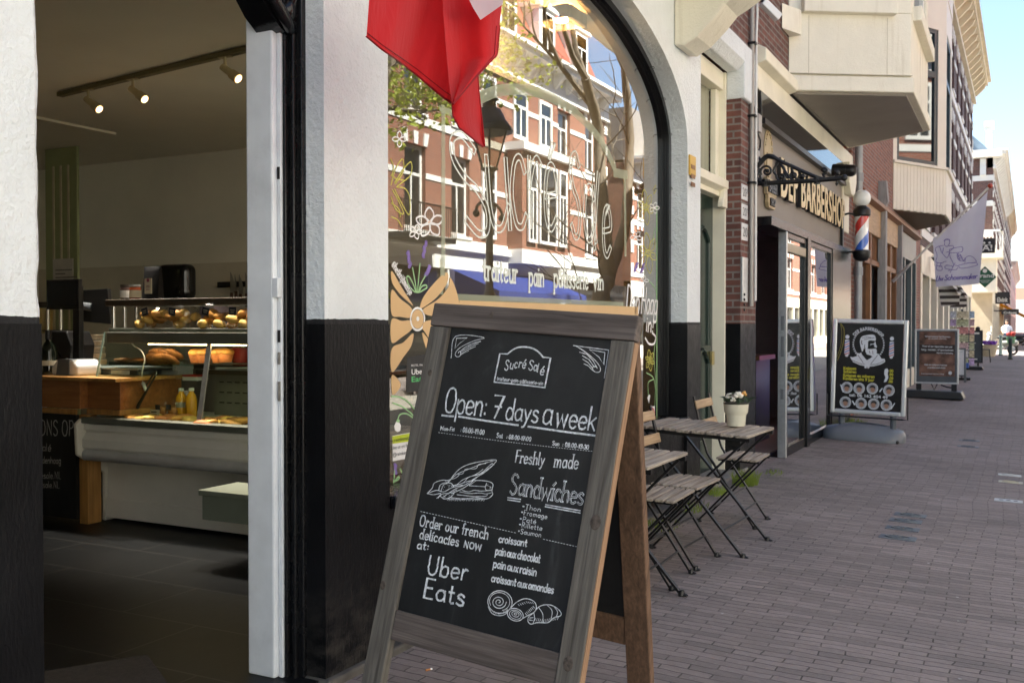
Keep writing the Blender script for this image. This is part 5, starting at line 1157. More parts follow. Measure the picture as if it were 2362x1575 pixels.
# person
def skin_body(name, label, joints, edges, mats, loc):
    me = bpy.data.meshes.new(name); me.from_pydata([j[0] for j in joints], edges, []); o = bpy.data.objects.new(name, me); COL.objects.link(o)
    o.modifiers.new("skin", 'SKIN'); sd_ = o.modifiers.new("sub", 'SUBSURF'); sd_.levels = 2; sd_.render_levels = 2
    for v, j in zip(me.skin_vertices[0].data, joints): v.radius = (j[1], j[1] * (j[2] if len(j) > 2 else 1))
    me.skin_vertices[0].data[0].use_root = True; me.materials.append(mats); o.location = loc; return tag(o, label, "person")
px, py = -.98, 59
SK = mat("skin", (.45,.26,.18), .6)
J = [((0,0,.95), .14, .75), ((0,0,1.15), .13, .75), ((0,0,1.38), .16, .65), ((0,0,1.5), .06), ((0,-.01,1.56), .05), ((-.19,0,1.42), .055), ((-.24,-.03,1.16), .042), ((-.16,-.2,1.0), .032), ((.19,0,1.42), .055), ((.25,-.02,1.15), .042), ((.24,-.12,.92), .032), ((-.09,0,.88), .085), ((-.10,-.02,.48), .06), ((-.11,.02,.08), .042), ((-.11,-.1,.03), .035), ((.09,0,.88), .085), ((.11,.02,.48), .06), ((.12,.06,.08), .042), ((.12,-.06,.03), .035), ((0,-.01,1.66), .085, 1.1), ((0,-.01,1.74), .075)]
E_ = [(0,1),(1,2),(2,3),(3,4),(4,19),(19,20),(2,5),(5,6),(6,7),(2,8),(8,9),(9,10),(0,11),(11,12),(12,13),(13,14),(0,15),(15,16),(16,17),(17,18)]
pe = skin_body("person", "person in pale blue shirt standing behind the white scooter", J, E_, SK, (px, py, gz(px) - .02)); pe.scale = (.92, .92, .92)
m = MB(); m.lathe([(.155, 1.02), (.165, 1.2), (.185, 1.36), (.17, 1.44), (.09, 1.49), (.06, 1.5)], (0, 0, 0), 18)
for s_ in (-1, 1): m.tube([(.14 * s_, 0, 1.42), (.21 * s_, -.01, 1.34), (.235 * s_, -.02, 1.18)], [.075, .07, .062], 10)
m.build("shirt", mat("pale_blue_shirt", (.55,.62,.75), .8), pe, smooth='auto', local=True)
m = MB(); m.lathe([(.16, 1.05), (.17, .9), (.15, .84)], (0, 0, 0), 16)
for s_ in (-1, 1): m.tube([(.09 * s_, 0, .9), (.105 * s_, 0, .48), (.115 * s_, .03, .09)], [.105, .085, .07], 10)
m.build("trousers", mat("dark_denim", (.03,.04,.07), .8), pe, smooth='auto', local=True)
m = MB(); m.sph((0, .02, 1.745), .1, 12, 8, (.92, 1.05, .85)); m.build("hair", mat("dark_hair", (.03,.02,.015), .7), pe, smooth=True, local=True)
# ================================================================== OPPOSITE SIDE (seen in the glass)
OX = 10.0
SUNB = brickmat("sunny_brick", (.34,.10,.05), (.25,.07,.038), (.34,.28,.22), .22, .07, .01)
def mir(u, v, X):
    p = onx(u, v, 2 * GXF - X); return Vector((X, p.y, p.z))
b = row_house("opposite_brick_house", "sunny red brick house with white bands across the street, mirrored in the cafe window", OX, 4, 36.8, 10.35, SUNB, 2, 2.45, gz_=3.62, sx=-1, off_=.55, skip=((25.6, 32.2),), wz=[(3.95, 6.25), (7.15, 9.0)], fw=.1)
m = MB(); m.box(OX - .55, OX + .1, 28.3, 31.9, 3.55, 6.9); m.build("bay", SUNB, b)
m = MB(); m.box(OX - .72, OX + .1, 28.1, 32.1, 6.9, 7.15); m.box(OX - .60, OX, 28.2, 32.0, 3.3, 3.75); m.build("bay_cornice", TRIM, b)
wins(b, OX - .55 - .08, -1, [(28.6, 29.25, 4.0, 6.6), (29.4, 30.8, 4.0, 6.6), (30.95, 31.6, 4.0, 6.6)], TRIM, PANE, .1, -.02, 2)
wins(b, OX - .05, -1, [(26.6, 27.5, 4.0, 6.25), (26.6, 27.5, 7.2, 9.0), (28.7, 29.7, 7.4, 9.0), (30.6, 31.6, 7.4, 9.0)], TRIM, PANE, .12, -.02, 2)
m = MB(); m.box(OX - .10, OX, 4, 36.8, 2.95, 3.62); m.box(OX - .22, OX - .1, 4, 36.8, 3.5, 3.62)
for k in range(9): m.box(OX - .08, OX, 5 + k * 3.9, 5.4 + k * 3.9, 0, 2.95)
m.build("shop_fascia", TRIM, b)
m = MB()
for k in range(9): m.box(OX + .1, OX + .2, 5.4 + k * 3.9, 8.9 + k * 3.9, .1, 2.95)
m.build("shop_pane", PANE, b)
m = MB(); m.prism([(OX + .05, 10.3), (OX + 1.3, 13.2), (OX + 8, 13.2), (OX + 8, 10.3)], 1, 4, 36.6); m.build("roof", mat("red_roof_tiles", (.30,.075,.045), .7, var=.25, vs=16, bmp=.4, bs=30), b)
for y in (24.6, 28.2, 31.2, 34.2):
    m = MB(); m.box(OX + .25, OX + 1.6, y, y + 1.3, 10.6, 12.4); m.box(OX + .15, OX + 1.7, y - .12, y + 1.42, 12.4, 12.55); m.build("dormer", TRIM, b)
wins(b, OX + .24, -1, [(y + .12, y + 1.18, 10.75, 12.3) for y in (24.6, 28.2, 31.2, 34.2)], TRIM, PANE, .07, -.02, 2)
bal = MB(); bal.box(OX - .9, OX, 20.8, 23.6, 3.55, 3.68)
for k in range(29): bal.box(OX - .9, OX - .88, 20.8 + k * .1, 20.815 + k * .1, 3.68, 4.5)
bal.box(OX - .91, OX - .87, 20.8, 23.6, 4.48, 4.52); bal.build("balcony", BLACKM, b)
BLUE = cloth("blue_awning_cloth", (.015,.04,.24), .3)
o = thing("blue_awning", "blue shop awning with scalloped edge across the street", "awning", (OX, 27, 2.6))
m = MB(); m.grid(lambda a, c: (OX - .1 - 1.6 * c, 24.6 + 6.2 * a, 2.95 - .65 * c), 20, 4); m.grid(lambda a, c: (OX - 1.7, 24.6 + 6.2 * a, 2.3 - c * (.24 + .04 * abs(sin(a * 80)))), 120, 1); m.build("awning_cloth", BLUE, o)
row_house("opposite_corner_house", "paler brick and white house farther along the opposite side", OX, 39.5, 56, 8.4, SUNB, 2, 2.6, gz_=3.2, sx=-1, ground=TRIM, wz=[(3.7, 5.4), (5.9, 7.1)])
m = MB(); m.box(OX + .05, OX + 8, 39.5, 56, 8.3, 10.5); o_ = m.build("attic_block", mat("attic_slate", (.22,.2,.18), .7), bpy.data.objects["opposite_corner_house"])
o = thing("opposite_filler_house", "unseen grey filler house row across the street, added for bounced light", "building", (OX, -10, 0)); m = MB(); m.box(OX, OX + 8, -25, 3.9, -.3, 10); m.build("wall", mat("grey_render", (.42,.41,.38), .8), o)  # out-of-view filler block, added to bounce sunlight back onto the cafe front
m = MB(); m.box(OX - .05, OX, -25, 3.9, 0, 3.4); m.box(OX - .04, OX, -25, 3.9, 6.3, 6.8); m.build("render_band", TRIM, o)
row_house("opposite_row_house", "cream and brick houses far down the opposite side, mirrored in the barber's glass", OX, 58, 118, 10.5, SUNB, 2, 4.2, sx=-1, ground=CREAM, win_w=1.6)
o = thing("opposite_filler_house", "plain brick house row at far right end of the street", "building", (OX, 170, 0)); m = MB(); m.box(OX, OX + 8, 120, 225, -.3, 10.5); m.build("wall", SUNB, o)
o = thing("unseen_neighbour_house", "unseen brick house row left of the cafe, added to shade the street", "building", (FX, -12, 0)); m = MB(); m.box(FX - 8, FX, -25, -1.62, -.1, 11.0); m.build("wall", BRICK, o)  # unseen block added so the pavement lies in the shadow of the row
# lantern post
lx, ly = 1.42, 11.45
o = thing("street_lamp", "old fashioned black lantern street lamp at the kerb, mirrored in the cafe window", "street lamp", (lx, ly, gz(lx)))
m = MB(); m.lathe([(.16, gz(lx)), (.16, .5), (.12, .55), (.075, .7), (.06, 1.6), (.085, 1.65), (.085, 1.72), (.052, 1.8), (.045, 3.2), (.07, 3.25), (.05, 3.34)], (lx, ly, 0), 16); m.build("post", mat("lamp_post_paint", (.05,.045,.04), .4), o, smooth='auto')
m = MB(); m.lathe([(.10, 3.36), (.25, 3.86)], (lx, ly, 0), 6); m.build("lantern_glass", glassmat("lantern_pane", 1.0, (.75,.72,.65)), o)
m = MB(); m.lathe([(.31, 3.84), (.31, 3.88), (.22, 4.0), (.15, 4.14), (.09, 4.17), (.09, 4.25), (.13, 4.27), (.04, 4.34), (0, 4.38)], (lx, ly, 0), 16)
for k in range(6):
    a = 2 * pi * k / 6; m.tube([(lx + .10 * cos(a), ly + .10 * sin(a), 3.36), (lx + .255 * cos(a), ly + .255 * sin(a), 3.86)], .012, 5)
m.lathe([(.05, 3.32), (.12, 3.36), (.12, 3.38)], (lx, ly, 0), 12); m.build("lantern_cap", BLACKM, o, smooth='auto')
m = MB()
for s_ in (-1, 1):
    pts = [(lx, ly + s_ * (.05 + .28 * t + .05 * sin(9 * t)), 2.75 + .18 * sin(3.1 * t)) for t in [k / 14 for k in range(15)]]; m.tube(pts, .02, 6); m.sph(pts[-1], .05, 8, 6)
m.build("side_bracket", BLACKM, o)
# ------------------------------------------------------------------ trees
BARK = mat("bark", (.13,.105,.075), .85, var=.35, vs=10, bmp=.7, bs=26, bd=.02, stretch=(1,1,.3))
def tree(name, label, base, limbs, r0, depth, leaf=None, nleaf=0, spread=.6, seed=1, lsize=.07, twig=.62):
    rnd = random.Random(seed); o = thing(name, label, "tree", base); m = MB(); tw_ = MB(); tips = []
    def grow(p, d, L, r, k):
        q = p; pts = [p]; rs = [r]
        for i in range(4):
            d = (d + Vector((rnd.uniform(-1, 1), rnd.uniform(-1, 1), rnd.uniform(-.3, .6))) * .2).normalized(); q = q + d * (L / 4); pts.append(q); rs.append(r * (1 - .14 * (i + 1)))
        (m if k > 2 else tw_).tube(pts, rs, 7 if k > 2 else 4)
        if k <= 2: tips.extend(pts[1:])
        if k == 0: return
        for i in range(2 if k > 3 else 3):
            n = (d + Vector((rnd.uniform(-1, 1), rnd.uniform(-1, 1), rnd.uniform(-.25, .8))) * spread * 1.2).normalized(); grow(pts[-1] if i == 0 else pts[rnd.choice((2, 3, 4))], n, L * rnd.uniform(.62, .82), r * .56, k - 1)
    for pts, rs in limbs:
        P = smooth([Vector(p) for p in pts], 5); R_ = [rs[0] + (rs[1] - rs[0]) * i / (len(P) - 1) for i in range(len(P))]
        R_ = [r * (1 + .07 * sin(i * 1.7) + .05 * sin(i * 3.1)) for i, r in enumerate(R_)]; m.tube(P, R_, 12)
        d = (P[-1] - P[-2]).normalized()
        for i in range(3): grow(P[-1] if i < 2 else P[-4], (d + Vector((rnd.uniform(-1, 1), rnd.uniform(-1, 1), rnd.uniform(0, .5))) * spread).normalized(), r0[1], rs[1] * .75, depth)
        for i in range(3, len(P) - 3, 5): grow(P[i], (d + Vector((rnd.uniform(-1, 1), rnd.uniform(-1, 1), .1)) * 1.2).normalized(), r0[1] * .55, rs[1] * .3, 2)
    m.build("trunk", BARK, o, smooth='auto'); tw_.build("twigs", BARK, o)
    if leaf:
        lm = MB()
        for i in range(nleaf):
            t = rnd.choice(tips) + Vector((rnd.gauss(0, .16), rnd.gauss(0, .16), rnd.gauss(-.05, .14))); s_ = lsize * rnd.uniform(.5, 1.3); M_ = Euler((rnd.uniform(0, 6), rnd.uniform(0, 6), rnd.uniform(0, 6))).to_matrix()
            lm.add([t + M_ @ Vector(q) for q in ((0,-s_,0), (s_*.6,0,s_*.2), (0,s_,0), (-s_*.6,0,s_*.2))], [(0,1,2,3)])
        lm.build("crown", leaf, o)
    return o
TX = 2.8
g0 = mir(1388, 705, TX); base = Vector((TX, g0.y, gz(1.5)))
L1 = [base, mir(1386, 690, TX), mir(1402, 640, TX), mir(1396, 560, TX), mir(1386, 430, TX), mir(1380, 300, TX + .1), mir(1350, 180, TX)]
L2 = [mir(1400, 650, TX), mir(1420, 590, TX), mir(1442, 520, TX - .1), mir(1450, 400, TX), mir(1452, 300, TX), mir(1440, 160, TX)]
tree("bare_tree", "bare forked plane tree by the kerb, mirrored in the cafe window", base, [(L1, (.20, .09)), (L2, (.14, .08))], (1, 2.2), 4, None, 0, .75, 5)
LEAF = leafmat("spring_leaf", (.36,.42,.05), .5)
T2 = 4.1
pts = [(T2, 10.4, rz), (T2, 10.5, 1.5), (T2 - .1, 10.8, 3.2), mir(870, 200, T2), mir(900, 140, T2)]
q1 = [Vector((T2, 10.7, 3.0)), mir(860, 260, T2), mir(905, 250, T2), mir(960, 262, T2)]
q2 = [Vector((T2, 10.9, 3.6)), mir(880, 150, T2), mir(950, 160, T2), mir(1010, 200, T2)]
tree("leafy_tree", "young street tree with sparse fresh green leaves, mirrored at the window's left", (T2, 10.4, rz), [(pts, (.2, .1)), (q1, (.07, .03)), (q2, (.07, .03))], (1, 1.5), 3, LEAF, 2600, .8, 3, .065)
tree("street_tree", "bare street tree farther along the kerb beyond the barber shop", (3.0, 30, rz), [([(3, 30, rz), (3.05, 30.1, 2), (2.9, 30.3, 4.5), (3.1, 30.2, 6.5)], (.18, .1)), ([(3.0, 30.1, 2.2), (3.4, 30.9, 4.2), (3.5, 31.4, 6)], (.1, .07))], (1, 2), 3, LEAF, 700, .8, 9, .06)
# ================================================================== SHOP INTERIOR
ip = lambda a, b: (60 + a / 3.563, 560 + b / 3.563)
jp = lambda a, b: (60 + a / 2.323, 900 + b / 2.323)
def IP(y, a, b): return ony(*ip(a, b), y)
CTR = mat("counter_cream", (.84,.82,.75), .4, var=.06, vs=3, dirt=.1); TRAYM = mat("tray_white", (.62,.64,.62), .35, var=.04)
OLIVE = mat("olive_trim", (.17,.18,.15), .4, .3)
XL, XR = -5.42, -3.35
YF, YU = 4.60, 4.40
ct = thing("display_counter", "cream refrigerated pastry counter with slanted glass front inside the cafe", "display counter", ((XL + XR) / 2, 4.6, SF))
m = MB(); m.box(XL + .03, XR, YF, 5.35, SF + .02, .43); m.prism([(YF, .43), (YU + .02, .52), (YU, .55), (YU, .60), (YU + .03, .64), (YU + .03, .70), (5.35, .70), (5.35, .43)], 0, XL + .03, XR); m.box(XL + .03, XR, YF - .015, YF, SF + .02, SF + .15); m.box(XL + .03, XR, YU + .01, YU + .03, .655, .70)
m.build("counter_body", CTR, ct, bevel=.012)
m = MB(); m.tube([(XL + .04, YU + .03, .50), (XR, YU + .03, .50)], .04, 12); m.build("bumper_rail", mat("bumper_grey", (.50,.50,.49), .45), ct, smooth='auto')
m = MB(); m.prism([(5.35, SF), (YF - .02, SF), (YF - .02, .36), (YU - .03, .50), (YU - .04, .70), (YU, .73), (5.35, .73)], 0, XL, XL + .03); m.build("end_panel", mat("end_panel_cream", (.68,.65,.56), .4, var=.05), ct, bevel=.008)
m = MB(); m.box(XL + .03, XR, YU - .005, YU + .10, .702, .742); m.box(XL + .05, XR, 4.60, 5.3, 1.285, 1.31); m.box(XL + .06, XR, 4.575, 4.605, 1.215, 1.285); m.build("metal_trim", OLIVE, ct, bevel=.004)
m = MB(); m.box(XL + .03, XL + .10, YU + .022, YU + .028, .67, .685); m.build("maker_plate", mat("plate_navy", (.02,.03,.07), .4), ct)
m = MB(); m.add([(XL + .01, 4.48, .742), (XR, 4.48, .742), (XR, 4.60, 1.285), (XL + .01, 4.60, 1.285), (XL + .01, 4.488, .742), (XR, 4.488, .742), (XR, 4.608, 1.285), (XL + .01, 4.608, 1.285)], [(0,1,2,3),(7,6,5,4),(0,3,7,4),(1,5,6,2),(3,2,6,7),(0,4,5,1)]); m.build("front_glass", GLASSC, ct)
m = MB(); m.prism([(4.49, .742), (4.61, 1.285), (5.3, 1.285), (5.3, .742)], 0, XL + .012, XL + .02); m.build("side_glass", GLASSC, ct)
m = MB(); m.bar((XL + .012, 4.478, .742), (XL + .012, 4.60, 1.285), .009, .009); m.build("glass_edge", mat("glass_edge_green", (.30,.42,.36), .15, spec=.8), ct)
m = MB(); m.box(XL + .03, XR, 4.60, 5.2, 1.075, 1.085); m.build("glass_shelf", glassmat("shelf_glass", 1.0, (.72,.86,.80)), ct)
m = MB(); m.bar((-4.45, 4.475, .742), (-4.47, 4.598, 1.285), .03, .012); m.box(-4.44, -4.15, 4.60, 4.63, 1.055, 1.07); m.build("glass_post", ALU, ct)
m = MB(); m.box(XL + .05, XR, 4.51, 5.3, .702, .715); m.box(XL + .04, XL + .06, 4.51, 5.3, .715, .86); m.build("deck", TRAYM, ct)
m = MB(); m.box(-4.95, XR, 5.12, 5.15, .715, 1.0); gr = m.build("back_grille", mat("grille_grey", (.22,.21,.18), .5), ct)
m = MB()
for j in range(3):
    for k in range(22): m.box(-4.9 + k * .07, -4.86 + k * .07, 5.115, 5.12, .80 + j * .07, .808 + j * .07)
m.build("grille_slot", BLACKM, gr)
m = MB(); m.box(-5.0, XR, 5.0, 5.5, 1.0, 1.03); m.build("granite_slab", mat("speckled_granite", (.07,.06,.045), .3, var=.9, vs=160), ct)
LED = emis("led_warm", (1, .66, .30), 7)
m = MB(); x = -5.02
while x < XR: m.sph((x, 4.615, 1.208), .0042, 5, 4); x += .017
m.build("led_strip", LED, ct)
light("counter_led_light", 'AREA', (-4.3, 4.63, 1.2), .6, (1,.75,.45), shape='RECTANGLE', size=1.6, size_y=.02)
# upper shelf on chrome posts
sh_ = thing("counter_shelf", "long dark wooden shelf on chrome posts above the glass counter", "shelf", (-4.4, 4.7, 1.31))
SHW = mat("dark_shelf_wood", (.055,.042,.028), .5, var=.25, stretch=(1,10,10)); CHR = mat("chrome", (.72,.70,.66), .18, .95)
m = MB(); m.box(XL - .02, XR, 4.63, 4.92, 1.455, 1.50); m.build("shelf_board", SHW, sh_, bevel=.005)
for (x, y) in ((-5.38, 4.65), (-5.38, 4.74), (-5.38, 4.84), (-3.7, 4.65), (-3.7, 4.82)):
    m = MB(); m.tube([(x, y, 1.312), (x, y, 1.455)], .014, 10); m.build("post", CHR, sh_, smooth='auto')
# bags of madeleines
PAST = mat("golden_pastry", (.62,.29,.06), .6, var=.45, vs=18, bmp=.3, bs=60); PASY = mat("yellow_pastry", (.80,.50,.12), .6, var=.3, vs=14, bmp=.2, bs=60); FILM = glassmat("clear_film", 1.3, (1,.99,.97), .08)
PASD = mat("brown_pastry", (.33,.14,.04), .6, var=.5, vs=25, bmp=.5, bs=70)
CARD = mat("navy_card", (.025,.03,.045), .5); PAPER = mat("cream_paper", (.66,.60,.46), .7, var=.04)
def bag(cx, y, n, lab, wd=.2, hh=.13):
    o = thing("pastry_bag", lab, "bag of pastries", (cx, y, 1.312), "clear bags of pastries on the counter")
    for k in range(n):
        m = MB(); a = cx + random.uniform(-wd, wd) * .8; zz = 1.312 + .025 + random.choice((0, .0, .03, .045, .065)); m.sph((a, y + random.uniform(-.04, .05), zz), .036, 10, 7, (1.25, .9, .75), .05, Euler((random.uniform(-.5,.5), random.uniform(-.6,.6), random.uniform(0, 3))).to_matrix()); m.build("pastry", random.choice((PAST, PASY, PAST, PASY)), o, smooth=True)
    m = MB(); m.sph((cx, y, 1.385), 1, 16, 10, (wd * 1.05, .095, hh * .5), .05); m.build("film", FILM, o)
    m = MB(); M_ = Matrix.Translation((cx + wd * .1, y - .09, 1.415)) @ Matrix.Rotation(R(random.uniform(-14, 14)), 4, 'Y'); m.boxm(M_, .055, .002, .05); c_ = m.build("label_card", CARD, o)
    m = MB(); m.boxm(M_ @ Matrix.Translation((0, -.0018, .006)), .034, .001, .005); m.boxm(M_ @ Matrix.Translation((0, -.0018, -.006)), .026, .001, .004); m.build("card_print", PAPER, c_)
for xs, lab in ((-5.02, "clear bag of madeleines with navy card, leftmost on the counter"), (-4.78, "second clear bag of madeleines from the left on the counter"), (-4.50, "third clear bag, fuller of yellow cakes, behind the glass post"), (-4.28, "fourth clear bag of yellow cakes on the counter top"), (-4.06, "clear bag of cakes nearest the white door post"),):
    bag(xs, 4.66, 12, lab, .128, .17)
# goods inside the case
def lump(name, label, cat, spots, mm, group=None):
    for (p, r, sc, lab) in spots:
        m = MB(); m.sph((0, 0, 0), r, 14, 9, sc, .07); o = m.build(name, mm, None, smooth=True); o.location = p; tag(o, lab, cat, group)
for k in range(6):
    p = IP(4.75, 1060 + (k % 3) * 62 + (k // 3) * 30, 955 - (k // 3) * 38)
    o = thing("cookie", ["wide brown cookie at the left of the heap", "brown cookie in the middle of the heap", "brown cookie at the right foot of the heap", "upper left cookie of the heap under the lights", "topmost brown cookie of the heap", "upper right cookie leaning on the heap"][k], "cookie", p, "heap of cookies on the glass shelf")
    m = MB(); M_ = Euler((R(-35), R(random.uniform(-20, 25)), 0)).to_matrix(); m.sph(p, .065, 14, 7, (1.15, 1, .32), .06, M_); m.build("dough", PASD, o, smooth=True)
    m = MB()
    for j in range(9): a = random.uniform(0, 6.28); r_ = random.uniform(0, .05); m.sph(p + M_ @ Vector((r_ * cos(a), r_ * sin(a), .018)), .008, 6, 4)
    m.build("chips", mat("chocolate_chip", (.06,.025,.012), .4), o)
for k, lab in enumerate(("flat cookie lying at the left end of glass shelf", "flat cookie lying beside the big heap")):
    p = IP(4.75, 815 + k * 110, 962); m = MB(); m.sph((0,0,0), .06, 14, 6, (1.5, 1, .25), .06); o = m.build("flat_cookie", PASD, None, smooth=True); o.location = p; tag(o, lab, "cookie", "flat cookies on the glass shelf")
MUF = mat("muffin_orange", (.46,.16,.045), .65, var=.35, vs=22, bmp=.4, bs=60)
for k, (a, b_) in enumerate(((1405, 935), (1470, 935), (1585, 935), (1640, 930))):
    p = IP(4.74, a, b_ + 50); o = thing("muffin", ["muffin at the left of the glass post", "muffin half hidden by the glass post", "muffin right of the glass post", "largest muffin, nearest the red bowl"][k], "muffin", p, "muffins on the glass shelf")
    m = MB(); m.lathe([(.038, 0), (.052, .055), (.05, .06)], p, 14); m.build("cup", MUF, o, smooth='auto')
    m = MB(); m.sph(p + Vector((0, 0, .062)), .056, 14, 8, (1, 1, .5), .06); m.build("crown_top", PAST, o, smooth=True)
p = IP(4.85, 1765, 985); m = MB(); m.lathe([(.05, 0), (.075, .05), (.08, .095), (.07, .095), (.06, .03), (0, .02)], (0,0,0), 18); o = m.build("red_bowl", mat("dark_red_glaze", (.16,.015,.012), .25), None, smooth='auto'); o.location = p; tag(o, "dark red bowl on the glass shelf by the door post", "bowl")
p = IP(5.02, 1760, 860); m = MB(); m.lathe([(.02, -.03), (.09, .0), (.10, .03), (.09, .03), (.02, -.02)], (0,0,0), 20); o = m.build("steel_pan", CHR, None, smooth='auto'); o.location = p; tag(o, "steel scale pan behind the muffins", "pan")
o = thing("paper_box", "open white paper box behind the cable in the glass case", "box", IP(5.0, 1255, 1100)); p = IP(5.0, 1250, 1085)
m = MB(); m.box(p.x - .10, p.x + .08, 4.92, 5.06, p.z - .02, p.z + .035); m.box(p.x + .05, p.x + .085, 4.9, 5.06, p.z + .036, p.z + .09); m.build("carton", mat("white_card", (.62,.62,.62), .6), o, bevel=.004)
o = thing("red_white_box", "flat red and white box beside the glass post", "box", IP(4.95, 1370, 1110)); p = IP(4.93, 1372, 1108)
m = MB(); m.box(p.x - .065, p.x + .065, 4.9, 5.0, p.z - .018, p.z + .008); m.build("carton", EN, o); m = MB(); m.box(p.x - .066, p.x + .066, 4.899, 5.001, p.z + .008, p.z + .02); m.build("lid", mat("red_lid", (.45,.03,.03), .5), o)
JU = mat("orange_juice", (.62,.30,.02), .25, var=.06, spec=.6)
for a, lab in ((1278, "orange juice bottle with paper label, left one in the case"), (1360, "plain orange juice bottle, right one in the case")):
    p = IP(4.80, a, 1425); o = thing("juice_bottle", lab, "bottle", p, "juice bottles in the glass case")
    m = MB(); m.lathe([(.034, 0), (.036, .01), (.036, .11), (.03, .135), (.016, .155), (.016, .165)], p, 16); m.build("bottle_body", JU, o, smooth='auto'); m = MB(); m.lathe([(.018, .166), (.018, .185), (0, .186)], p, 14); m.build("cap", TRAYM, o)
    if a < 1300: m = MB(); m.lathe([(.0368, .06), (.0368, .095)], p, 16); m.build("paper_label", mat("grey_label", (.30,.29,.25), .6), o)
for k in range(26):
    a = 880 + (k % 13) * 40 if k < 13 else 1450 + (k - 13) * 29; b_ = 1470 - abs((k % 13) - 6) * 2 + random.uniform(-16, 14) + (14 if k >= 13 else 0)
    p = onz(*ip(a, 1455 + random.uniform(-28, 22) + (18 if k >= 13 else 0)), .738)
    m = MB(); m.sph((0,0,0), .058, 12, 7, (1.3, .85, .36), .12, Euler((0, R(random.uniform(-14, 14)), random.uniform(-.6, .6))).to_matrix()); o = m.build("tart_slice", random.choice((PAST, PASY, PASD, MUF)), None, smooth=True); o.location = p; tag(o, "baked pastry slice among the row on the case floor", "pastry", "pastries along the case floor")
p = IP(4.62, 1058, 1415); o = thing("price_card", "small printed price card standing among the pastries", "price card", p)
m = MB(); m.box(p.x - .04, p.x + .04, p.y - .002, p.y + .002, p.z - .035, p.z + .035); c_ = m.build("card", mat("card_white", (.58,.58,.52), .6), o)
m = MB()
for z in (-.02, 0, .016): m.box(p.x - .028, p.x + .02, p.y - .004, p.y - .003, p.z + z, p.z + z + .008)
m.build("card_print", BLACKM, c_)
for k, (a, lab) in enumerate(((1115, "small clear packet with navy card left of the juice"), (1205, "crinkled clear packet leaning on the juice bottle"))):
    p = IP(4.74, a, 1370); o = thing("snack_packet", lab, "packet", p, "clear packets in the glass case"); m = MB(); m.sph(p, 1, 12, 8, (.05, .03, .07), .08); m.build("film", FILM, o); m = MB(); m.sph(p + Vector((0, 0, -.02)), 1, 10, 7, (.04, .02, .04), .1); m.build("filling", PASD, o, smooth=True); m = MB(); m.box(p.x - .02, p.x + .02, p.y - .036, p.y - .033, p.z + .0, p.z + .035); m.build("label_card", CARD, o)
# tongs and cable
o = thing("serving_tongs", "long black serving tongs standing in the pastry case", "tongs", IP(4.6, 900, 1420)); TG = mat("black_nylon", (.015,.015,.016), .4)
m = MB(); m.tube([IP(4.62, 893, 1400), IP(4.62, 930, 1320), IP(4.62, 1000, 1200), IP(4.62, 1068, 1085), IP(4.63, 1078, 1062), IP(4.65, 1060, 1058)], [.017, .015, .009, .008, .008, .009], 8, False, .5); m.build("arm", TG, o, smooth='auto')
m = MB(); m.tube([IP(4.70, 872, 1350), IP(4.70, 925, 1265), IP(4.68, 1000, 1150), IP(4.65, 1060, 1058)], [.014, .012, .008, .008], 8, False, .5); m.build("arm", TG, o, smooth='auto')
o = thing("white_cable", "thin white cable with plug hanging inside glass case", "cable", IP(4.64, 860, 810))
m = MB(); m.tube([IP(4.66, *p) for p in smooth([Vector(p) for p in ((862, 810), (890, 850), (945, 885), (975, 950), (962, 1020), (952, 1090), (960, 1150))], 5)], .0042, 6); m.build("cord", EN, o); m = MB(); m.tube([IP(4.66, 962, 1150), IP(4.66, 985, 1215)], .011, 8); m.build("plug", EN, o, smooth='auto')
# things on the shelf
def jar(a, lab, lid, body):
    p = IP(4.70, a, 440); p.z = 1.50; o = thing("jar", lab, "jar", p, "jars on the counter shelf"); m = MB(); m.lathe([(.035, 0), (.037, .006), (.037, .075), (.032, .083)], p, 18); m.build("glass_body", body, o, smooth='auto'); m = MB(); m.lathe([(.035, .084), (.035, .098), (0, .099)], p, 18); m.build("lid", lid, o)
    m = MB(); m.lathe([(.0378, .012), (.0378, .06)], p, 18); m.build("paper_label", EN if a < 850 else PAPER, o)
jar(820, "jar with grey label and dark lid at shelf's left end", SHW, mat("jar_dark", (.05,.03,.025), .2)); jar(898, "red jar with white lid beside the coffee bag", EN, mat("jam_red", (.16,.035,.012), .2))
p = IP(4.72, 1045, 430); p.z = 1.50; o = thing("coffee_bag", "black stand up coffee bag with cream label on the shelf", "bag", p)
def cbag(a, b):
    w_ = .075 * (1 - .08 * b) + .012 * max(0, b - .85) * 6; d = .042 * (1 - b) ** .6 + .002; t = 2 * pi * a
    return (p.x + w_ * max(-1, min(1, 1.25 * cos(t))), p.y + d * sin(t), p.z + .215 * b)
m = MB(); m.grid(cbag, 28, 12); m.build("pouch", mat("black_foil", (.006,.006,.007), .6, spec=.15, bmp=.3, bs=30, bd=.01), o, smooth='auto')
m = MB(); m.box(p.x - .030, p.x + .034, p.y - .044, p.y - .041, p.z + .035, p.z + .135); lb_ = m.build("paper_label", PAPER, o)
m = MB(); m.lathe([(.012, 0), (.012, .001)], M=Matrix.Translation((p.x + .002, p.y - .0445, p.z + .122)) @ Matrix.Rotation(R(90), 4, 'X'), n=14)
for z in (.06, .075, .085): m.box(p.x - .015, p.x + .018, p.y - .0455, p.y - .0445, p.z + z, p.z + z + .004)
m.build("label_print", mat("plum_print", (.20,.03,.07), .6), lb_)
